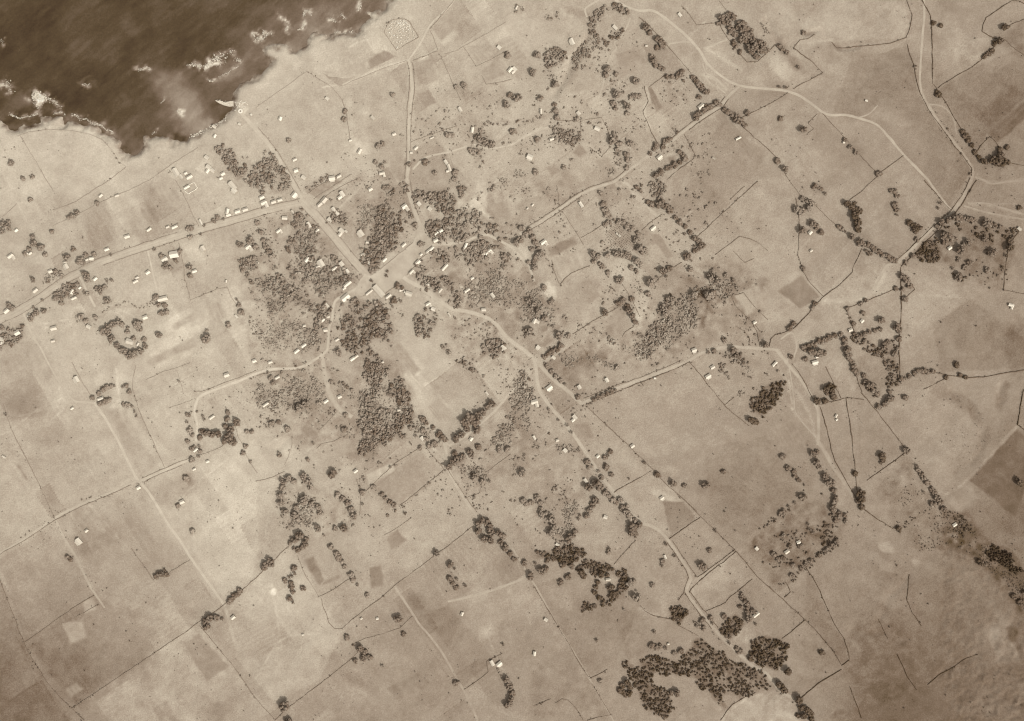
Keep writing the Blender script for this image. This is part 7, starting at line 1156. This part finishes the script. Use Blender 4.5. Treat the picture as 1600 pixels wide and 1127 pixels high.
 ('d', 'under the pale scarp tip, top right', [1255, 52, 4]), ('d', 'on the wooded bank at the top right', [1217, 73, 4, 1222, 77, 4, 1228, 83, 4, 1246, 106, 3, 1218, 137, 3, 1227, 138, 3]), ('d', 'alone in the pasture under the winding track', [1253, 204, 6]), ('d', 'alone by the small square under the track', [1219, 186, 4]), ('d', 'on the ditch below the winding track', [1320, 219, 4, 1328, 231, 4, 1337, 239, 4, 1373, 272, 5]), ('d', 'alone on the straight ditch wall, right', [1214, 252, 5]), ('d', 'below its neighbour near the straight wall', [1226, 266, 6]), ('x', 'by the right wall of the pale track', [1458, 37, 4, 1469, 41, 4]), ('x', 'inside the top right enclosure', [1569, 44, 6]), ('x', 'on the wall to the tree knot, upper right', [1560, 66, 6, 1553, 68, 4, 1550, 80, 4, 1544, 84, 4, 1538, 89, 4]),
 ('x', 'at the wall corner right of the pale track', [1464, 145, 4, 1466, 149, 5]), ('x', 'in the row down to the road bend, right', [1504, 206, 4, 1508, 213, 5, 1512, 218, 5, 1518, 228, 4, 1523, 239, 4, 1528, 247, 4]), ('x', 'round the small pale ring by the road bend', [1536, 254, 6, 1550, 252, 8, 1558, 255, 8, 1560, 245, 6, 1562, 235, 5, 1573, 231, 4, 1574, 254, 4, 1566, 253, 6]),
 ('d', 'in the upper part of the top right grove', [1127, 30, 6, 1133, 26, 5, 1140, 24, 5, 1145, 29, 6, 1137, 34, 6, 1131, 36, 5, 1123, 38, 4, 1139, 42, 5, 1143, 47, 4, 1148, 54, 5, 1141, 51, 4]), ('d', 'in the middle of the top right grove', [1157, 38, 6, 1162, 41, 5, 1153, 44, 5, 1160, 48, 6, 1167, 47, 5, 1172, 50, 5, 1163, 56, 6, 1170, 57, 6, 1158, 64, 6, 1166, 64, 5]), ('d', 'in the lower part of the top right grove', [1176, 66, 6, 1182, 70, 7, 1190, 72, 7, 1194, 80, 6, 1187, 82, 6, 1178, 76, 7, 1169, 76, 6, 1173, 82, 6, 1181, 90, 5]), ('d', 'in the short row beside that top right grove', [1146, 68, 5, 1150, 73, 5, 1156, 82, 4]),
 ('d', 'in the straight row beside the big track', [1083, 121, 4, 1087, 126, 5, 1091, 131, 5, 1095, 136, 5, 1099, 141, 5, 1103, 145, 6, 1092, 152, 4]), ('d', 'in the crescent beside the big track', [1019, 90, 5, 1021, 97, 6, 1025, 102, 5, 1030, 105, 4, 1036, 108, 4, 1042, 120, 4, 1050, 121, 4, 1057, 120, 4, 1063, 116, 5, 1066, 112, 4]), ('d', 'in the row above the crescent', [1009, 44, 6, 1014, 52, 5, 1028, 62, 6, 1033, 67, 6, 1035, 73, 5, 1026, 75, 4, 1031, 78, 3]), ('d', 'by the white house at the upper junction', [1087, 184, 6, 1092, 178, 5, 1100, 172, 5, 1105, 168, 5, 1112, 166, 4, 1119, 160, 5, 1124, 164, 4]), ('d', 'on the straight wall below the upper junction', [1132, 172, 4, 1137, 176, 5, 1144, 181, 5, 1150, 187, 6, 1157, 191, 5, 1163, 197, 4, 1168, 178, 5]),
 ('m', 'in the meadow inside the gully bend', [963, 150, 7, 958, 162, 5, 962, 170, 4, 979, 167, 6, 975, 160, 3, 986, 153, 4, 993, 150, 4, 999, 151, 4, 980, 178, 4, 993, 128, 6, 950, 110, 6, 946, 118, 5, 962, 116, 4]), ('m', 'about the triangle garden', [957, 220, 7, 967, 226, 5, 985, 225, 5, 960, 210, 4, 964, 235, 4, 967, 243, 3, 979, 243, 5, 981, 250, 5, 979, 263, 4]), ('d', 'on the track below the narrow slip', [1026, 228, 5, 1022, 234, 4, 1015, 241, 4, 1040, 222, 5, 1046, 218, 4, 1036, 230, 4, 1058, 207, 3]), ('d', 'ringing the small garden square', [1061, 238, 4, 1066, 243, 4, 1069, 248, 5, 1062, 254, 4, 1054, 258, 5, 1047, 262, 4, 1041, 264, 4, 1025, 275, 6, 1033, 270, 5]), ('m', 'at the hedge end above the lane', [867, 165, 4, 869, 175, 5, 870, 185, 5]), ('m', 'in the fields left of the bushy triangle', [840, 219, 5, 802, 207, 5, 840, 87, 6, 833, 115, 6, 868, 133, 6, 808, 155, 7, 845, 155, 5, 901, 187, 4, 837, 270, 5, 881, 262, 4]),
 ('d', 'in the ravine belt, upper half', [1012, 317, 4, 1018, 320, 5, 1028, 322, 6, 1035, 320, 7, 1042, 325, 7, 1048, 332, 5, 1056, 341, 4, 1000, 299, 4, 995, 293, 4]), ('d', 'in the ravine belt, lower half', [1062, 348, 5, 1070, 355, 4, 1078, 364, 4, 1086, 373, 5, 1092, 378, 5, 1096, 384, 6, 1091, 390, 4, 1085, 392, 4, 1084, 386, 3]), ('d', 'on the wall below the ravine belt', [1073, 401, 7, 1046, 420, 5, 1035, 424, 6, 1041, 433, 3]), ('m', 'in the thin row left of the gully field', [938, 302, 4, 942, 319, 5, 945, 328, 5, 948, 334, 5, 952, 339, 4, 945, 351, 4, 951, 348, 4, 968, 297, 3, 987, 308, 3]), ('m', 'in the arch over the dotted orchard', [967, 347, 5, 974, 349, 5, 980, 354, 6, 986, 358, 5, 997, 365, 4, 994, 376, 6, 999, 388, 6, 1008, 392, 5, 1003, 395, 4]),
 ('m', 'in the dark row under the dotted orchard', [962, 397, 6, 970, 398, 6, 977, 400, 6, 983, 402, 5, 948, 399, 5, 926, 397, 6, 932, 402, 6, 928, 409, 4, 938, 414, 4, 942, 417, 4, 949, 427, 4, 968, 438, 6, 993, 409, 6, 1000, 415, 5, 995, 424, 4, 986, 419, 4]), ('m', 'in the winding row at the lane end houses', [815, 358, 5, 822, 366, 5, 828, 362, 5, 833, 371, 5, 837, 380, 5, 831, 390, 4, 841, 390, 4, 845, 398, 6, 838, 404, 5, 835, 410, 4, 826, 411, 4, 836, 419, 6, 807, 380, 6, 813, 375, 5]), ('m', 'on the scrub edge by the big grey field', [850, 450, 5, 826, 470, 6, 832, 477, 6, 842, 486, 6, 850, 498, 5, 873, 525, 7, 888, 525, 4, 827, 518, 7, 864, 510, 3, 862, 472, 5]), ('d', 'on the wall of the tilted square field', [945, 489, 6, 966, 475, 5, 973, 471, 5, 982, 485, 6, 988, 494, 6, 992, 503, 5, 987, 467, 4, 980, 478, 4]),
 ('m', 'large, in the gully mouth thickets', [1016, 441, 8, 1012, 460, 5, 1078, 421, 5, 1110, 434, 7, 1121, 438, 6, 1112, 425, 4, 1083, 460, 6, 1106, 461, 8, 1113, 456, 5, 1134, 430, 4, 1146, 438, 4, 1027, 434, 3, 1047, 468, 7, 1035, 480, 6, 1039, 488, 6]), ('d', 'on the upper side of the walled road end', [1132, 532, 4, 1107, 551, 3, 1116, 549, 4, 1195, 540, 6, 1145, 548, 6, 1152, 556, 6]), ('d', 'in the short row by the road fork hut', [855, 555, 4, 862, 550, 5, 870, 546, 5, 876, 540, 5, 850, 558, 4]), ('m', 'in the meadows left of the north road', [452, 220, 4, 592, 229, 5, 598, 225, 4, 614, 149, 4, 587, 254, 4, 602, 254, 3, 597, 261, 4, 540, 175, 4, 538, 187, 4]), ('m', 'in the meadows right of the north road', [640, 257, 4, 664, 254, 5, 713, 137, 4, 725, 135, 5, 793, 87, 5, 792, 165, 6, 798, 150, 5, 712, 270, 5, 680, 271, 4, 710, 280, 4]), ('m', 'in the bushy patch above the pale track', [740, 238, 5, 748, 238, 4, 750, 218, 6, 758, 222, 6, 768, 226, 6, 745, 215, 5, 700, 211, 5, 707, 212, 4, 735, 235, 4]),
 ('d', 'standing on the open plaza', [581, 439, 3, 605, 425, 3, 604, 431, 3]), ('d', 'at the lower corner of the plaza', [621, 447, 5, 628, 451, 4, 617, 470, 5]), ('m', 'beside the lane leaving the plaza', [657, 381, 4, 662, 382, 3, 751, 371, 4, 755, 379, 4, 748, 387, 3, 788, 402, 5, 797, 399, 3, 787, 418, 4]), ('m', 'in the thin row by the village grass plot', [403, 348, 4, 408, 363, 4, 412, 376, 4, 416, 385, 5, 421, 393, 5, 425, 400, 4, 432, 418, 3]), ('m', 'alone in the wooded rough below the plaza', [529, 551, 6]), ('m', 'along the hedge over the road fork', [855, 572, 4, 862, 581, 4, 869, 588, 4, 876, 595, 4, 883, 601, 3]),
]
recs = []
for style, where, flat in C:
    pts = [tuple(flat[i:i + 3]) for i in range(0, len(flat), 3)]
    xs = [p[0] for p in pts]; ys = [p[1] for p in pts]
    horiz = (max(xs) - min(xs)) >= (max(ys) - min(ys))
    order = sorted(range(len(pts)), key=lambda i: pts[i][0 if horiz else 1])
    for rank, i in enumerate(order):
        x, y, r = pts[i]
        recs.append((r, x, y, style, where, rank, len(pts), horiz))
big = sorted([q for q in recs if q[0] >= 4], key=lambda q: -q[0])
small = [q for q in recs if q[0] < 4]
TREES_SINGLE, REST = big[:300], big[300:]
ADJT = {'p': 'pale bushy ', 'm': 'grey leafy ', 'd': 'dark ', 'x': 'blackish '}
gname = 'trees of the farms and village'
def tree_label(q, noun):
    r, x, y, style, where, rank, n, horiz = q
    size = 'large ' if r >= 7 else ''
    s = size + ADJT[style] + noun + ' '
    if n == 1:
        return s + where
    pos = f'{ORD[rank]} from {"left" if horiz else "top"}'
    return s + where + ', ' + pos
for i, q in enumerate(TREES_SINGLE + small):
    r, x, y, style, where, rank, n, horiz = q
    tree = i < len(TREES_SINGLE)
    noun = 'tree' if tree else 'shrub'
    rg = random.Random(int(x * 1000 + y))
    X, Y = W(x, y)
    e = bpy.data.objects.new(noun, None)
    COL.objects.link(e)
    e.location = (float(X), float(Y), float(ground_z(x, y)))
    s = r * rg.uniform(.94, 1.08)
    e.rotation_euler = (0, 0, rg.uniform(0, 6.28))
    h = s * rg.uniform(.85, 1.1)
    e.scale = (s, s * rg.uniform(.85, 1.12), h)
    e['label'] = tree_label(q, noun)
    e['category'] = noun
    e['group'] = gname if tree else 'shrubs on the pastures'
    me = CROWNS[(style, rg.randrange(6))] if tree else BUSHES[(style, rg.randrange(4))]
    link('crown', me, e)
    if tree:
        link('trunk', TRUNKS[rg.randrange(4)], e)
    else:
        link('stem', TRUNKS[rg.randrange(4)], e).scale = (.8, .8, .7)

# ---- woods, scrub and the rest of the trees: one joined mesh each
def crowns(cx, cy, r, tone, n_l=6, rg=rng, tall=.72):
    """crown heaps for many trees at once"""
    k = len(cx)
    a = rg.uniform(0, 6.283, (k, n_l)); rr = np.sqrt(rg.uniform(0, 1, (k, n_l))) * .82
    rr[:, 0] = 0
    x = cx[:, None] + rr * np.cos(a) * r[:, None]; y = cy[:, None] + rr * np.sin(a) * r[:, None]
    z = ground_z(cx, cy)[:, None] + r[:, None] * (.2 + tall * np.sqrt(1 - rr ** 2) * rg.uniform(.55, 1, (k, n_l)))
    X, Y = W(x, y)
    lr = r[:, None] * rg.uniform(.2, .58, (k, n_l))
    t = tone[:, None] + rg.uniform(-17, 15, (k, n_l))
    return np.c_[X.ravel(), Y.ravel(), z.ravel()], lr.ravel(), t.ravel()

def fill(poly, spacing, density, rg=rng, soft=False):
    p = np.array(poly, float)
    x0, y0 = p.min(0) - 2; x1, y1 = p.max(0) + 2
    xx, yy = np.meshgrid(np.arange(x0, x1, spacing), np.arange(y0, y1, spacing * .87))
    xx[1::2] += spacing / 2
    xx = xx + rg.uniform(-.48, .48, xx.shape) * spacing; yy = yy + rg.uniform(-.48, .48, yy.shape) * spacing
    wx = xx + 11 * fbm(xx, yy, 18, 201, 3); wy = yy + 11 * fbm(xx, yy, 18, 202, 3)
    clump = 0.5 + 1.9 * fbm(xx, yy, 24, 203, 3)
    if soft:
        density = density * np.clip(dist_line(poly + poly[:1], wx, wy) / 13, .12, 1) ** .7
        wx = wx + 9 * fbm(xx, yy, 30, 205, 2); wy = wy + 9 * fbm(xx, yy, 30, 206, 2)
    ok = inside(poly, wx, wy) & ((rg.uniform(0, 1, xx.shape) * .42 + np.clip(1 - clump, 0, 1) * .58) < density)
    return xx[ok], yy[ok]

cc, rr, tt = [], [], []
for tone, sp, den, r0, r1, poly in WOODS:
    tone = wood_tone(tone, poly)
    if tone > 116 and r1 > 2.2:          # low undergrowth between the crowns
        x, y = fill(poly, 3.3, .75, soft=True)
        if len(x):
            a, b, c = crowns(x, y, rng.uniform(.7, 1.9, len(x)), tone + 16 + rng.normal(0, 8, len(x)), 3)
            cc.append(a); rr.append(b); tt.append(c)
    x, y = fill(poly, sp, den * (1.3 if tone > 138 else 1), soft=tone > 138)
    if not len(x):
        continue
    r = r0 + (r1 - r0) * rng.beta(1.3, 1.9, len(x))
    a, b, c = crowns(x, y, r, tone + rng.normal(0, 11, len(x)) + 24 * fbm(x, y, 30, 210, 2), 9 if r1 > 2.5 else 5, tall=.75 if tone < 118 or r1 > 3.5 else .4)
    cc.append(a); rr.append(b); tt.append(c)
def mixed_lumps(c, r, t, flat):
    """fewer facets on the small leaf clumps"""
    s = r < .95
    v, f, q = lumps(c[~s], r[~s], t[~s], flat=flat)
    v2, f2, q2 = lumps(c[s], r[s], t[s], flat=flat, sub=2)
    return np.vstack([v, v2]), np.vstack([f, f2 + len(v)]), np.r_[q, q2]
v, f, t = mixed_lumps(np.vstack(cc), np.concatenate(rr), np.concatenate(tt), .85)
link('woodland', mesh('woodland', v, f, t, M_LEAF), kind='stuff', label='crowded crowns of village woods, groves, hedges and scrub')
if REST:
    x = np.array([q[1] for q in REST], float); y = np.array([q[2] for q in REST], float); r = np.array([q[0] for q in REST], float)
    a, b, c = crowns(x, y, r, np.array([TONE[q[3]] for q in REST], float) + rng.normal(0, 6, len(x)), 20)
    v, f, t = lumps(a, b, c, flat=.85)
    link('smaller_trees', mesh('smaller_trees', v, f, t, M_LEAF), kind='stuff', label='the many smaller trees in rows and clumps along the walls')
# thin brush and tussocks over the rough pastures
n = 26000
x = rng.uniform(-10, 1610, n); y = rng.uniform(-10, 1137, n)
p = sstep(.02, .55, fbm(x, y, 70, 301, 3) + .55 * fbm(x, y, 18, 302, 2)) * .8 + .03
p *= np.where((x > 380) & (y > 250) & (x < 960) & (y < 720), 1.5, 1.0) * np.where(y > 900, .55, 1) * np.where((x > 1470) & (y > 1030), 3, 1)
ok = (rng.uniform(0, 1, n) < p) & (coast_d(x, y) > 22)
x, y = x[ok], y[ok]
road_d = np.minimum.reduce([dist_line(q, x, y) for q in (AVENUE, STREET, COASTRD, NORTHRD, SERD, SERD_A, SERD_B, NERD, BIGTRACK, CROSSRD, PALERD)])
ok = (road_d > 8) & ~inside(PLAZA, x, y)
x, y = x[ok], y[ok]
r = rng.gamma(2.2, .3, len(x)) + .35
a, b, c = crowns(x, y, np.clip(r, .4, 2.2), base_tone(x, y) * .80 + rng.normal(0, 9, len(x)), 2)
v, f, t = mixed_lumps(a, b, c, .7)
link('brush', mesh('brush', v, f, t, M_LEAF), kind='stuff', label='thin brush and tussocks scattered over rough pasture')
# bushes and guava thickets spreading through the old gardens between village and upper gullies
n = 22000
x = rng.uniform(380, 1210, n); y = rng.uniform(40, 870, n)
zone = [(380, 330), (560, 280), (640, 190), (800, 130), (850, 60), (940, 20), (1010, 60), (1120, 160), (1110, 300), (1180, 420), (1205, 550), (1000, 590), (930, 700), (880, 860), (740, 790), (560, 830), (440, 820), (410, 640)]
p = sstep(.1, .75, .33 + fbm(x, y, 46, 321, 3) + .8 * fbm(x, y, 16, 322, 2)) * .66
p = np.maximum(p, (bil(HEDGE.astype(float), x, y) > .3) * sstep(-.1, .25, fbm(x, y, 34, 325, 2)) * .95)
ok = inside(zone, x + 30 * fbm(x, y, 50, 323, 2), y + 30 * fbm(x, y, 50, 324, 2)) & (rng.uniform(0, 1, n) < p)
x, y = x[ok], y[ok]
ok = ~inside(PLAZA, x, y)
for q in (AVENUE, STREET, NORTHRD, SERD, SERD_A, SERD_B, SOUTHLANE, EASTLANE, SPURTRACK, MIDLANE, DOWNLANE, CROSSRD, VILLANE):
    ok &= dist_line(q, x, y) > 6
for q in PLOTS:
    ok &= ~inside([q[1], q[2], q[3], q[4]], x, y)
ok &= ~inside([(618, 500), (642, 492), (725, 580), (760, 610), (690, 690), (650, 620)], x, y)
for h in HOUSES:
    ok &= np.hypot(x - h[0], y - h[1]) > h[2] * .6 + 1.5
x, y = x[ok], y[ok]
a, b, c = crowns(x, y, np.clip(.5 + rng.gamma(2.0, .42, len(x)), .5, 3.2), base_tone(x, y) * .81 + rng.normal(0, 9, len(x)), 5, tall=.45)
v, f, t = mixed_lumps(a, b, c, .8)
link('thicket', mesh('thicket', v, f, t, M_LEAF), kind='stuff', label='loose thickets and bushes through the old gardens and gullies')
# bushes that seed themselves along walls and road edges
xs, ys = [], []
lines = [p for _, s, p in WALLS if s >= 1.2] + [offset_line(q, o) for q in (SERD_B, CROSSRD, NERD, SPURTRACK, SOUTHLANE, SERD, WALLRD) for o in (4.6, -4.6)]
for p in lines:
    q = smooth_line(p, 1.5, False)
    k = rng.uniform(0, 1, len(q)) < np.clip(.16 + .9 * vnoise(q[:, 0], q[:, 1], 19, 311), 0, 1) * .55
    q = q[k] + rng.normal(0, .8, (int(k.sum()), 2))
    xs.append(q[:, 0]); ys.append(q[:, 1])
x = np.concatenate(xs); y = np.concatenate(ys)
a, b, c = crowns(x, y, .5 + rng.gamma(2, .3, len(x)), base_tone(x, y) * .74 + rng.normal(0, 8, len(x)), 3)
v, f, t = mixed_lumps(a, b, c, .8)
link('wall_bushes', mesh('wall_bushes', v, f, t, M_LEAF), kind='stuff', label='little bushes sprouting along field walls and road edges')
# rows of orchard seedlings in the dotted plot
gx_, gy_ = np.meshgrid(np.arange(-24, 25, 3.0), np.arange(-24, 25, 3.0))
x = 968 + (gx_ * .77 - gy_ * .64).ravel() + rng.normal(0, .3, gx_.size); y = 373 + (gx_ * .64 + gy_ * .77).ravel() + rng.normal(0, .3, gx_.size)
ok = inside([(944, 362), (960, 351), (993, 371), (975, 395), (955, 392)], x, y)
x, y = x[ok], y[ok]
a, b, c = crowns(x, y, np.full(len(x), .95), np.full(len(x), 104.0), 2)
v, f, t = lumps(a, b, c)
link('orchard_seedlings', mesh('orchard_seedlings', v, f, t, M_LEAF), kind='stuff', label='rows of little seedlings dotting the gully orchard')
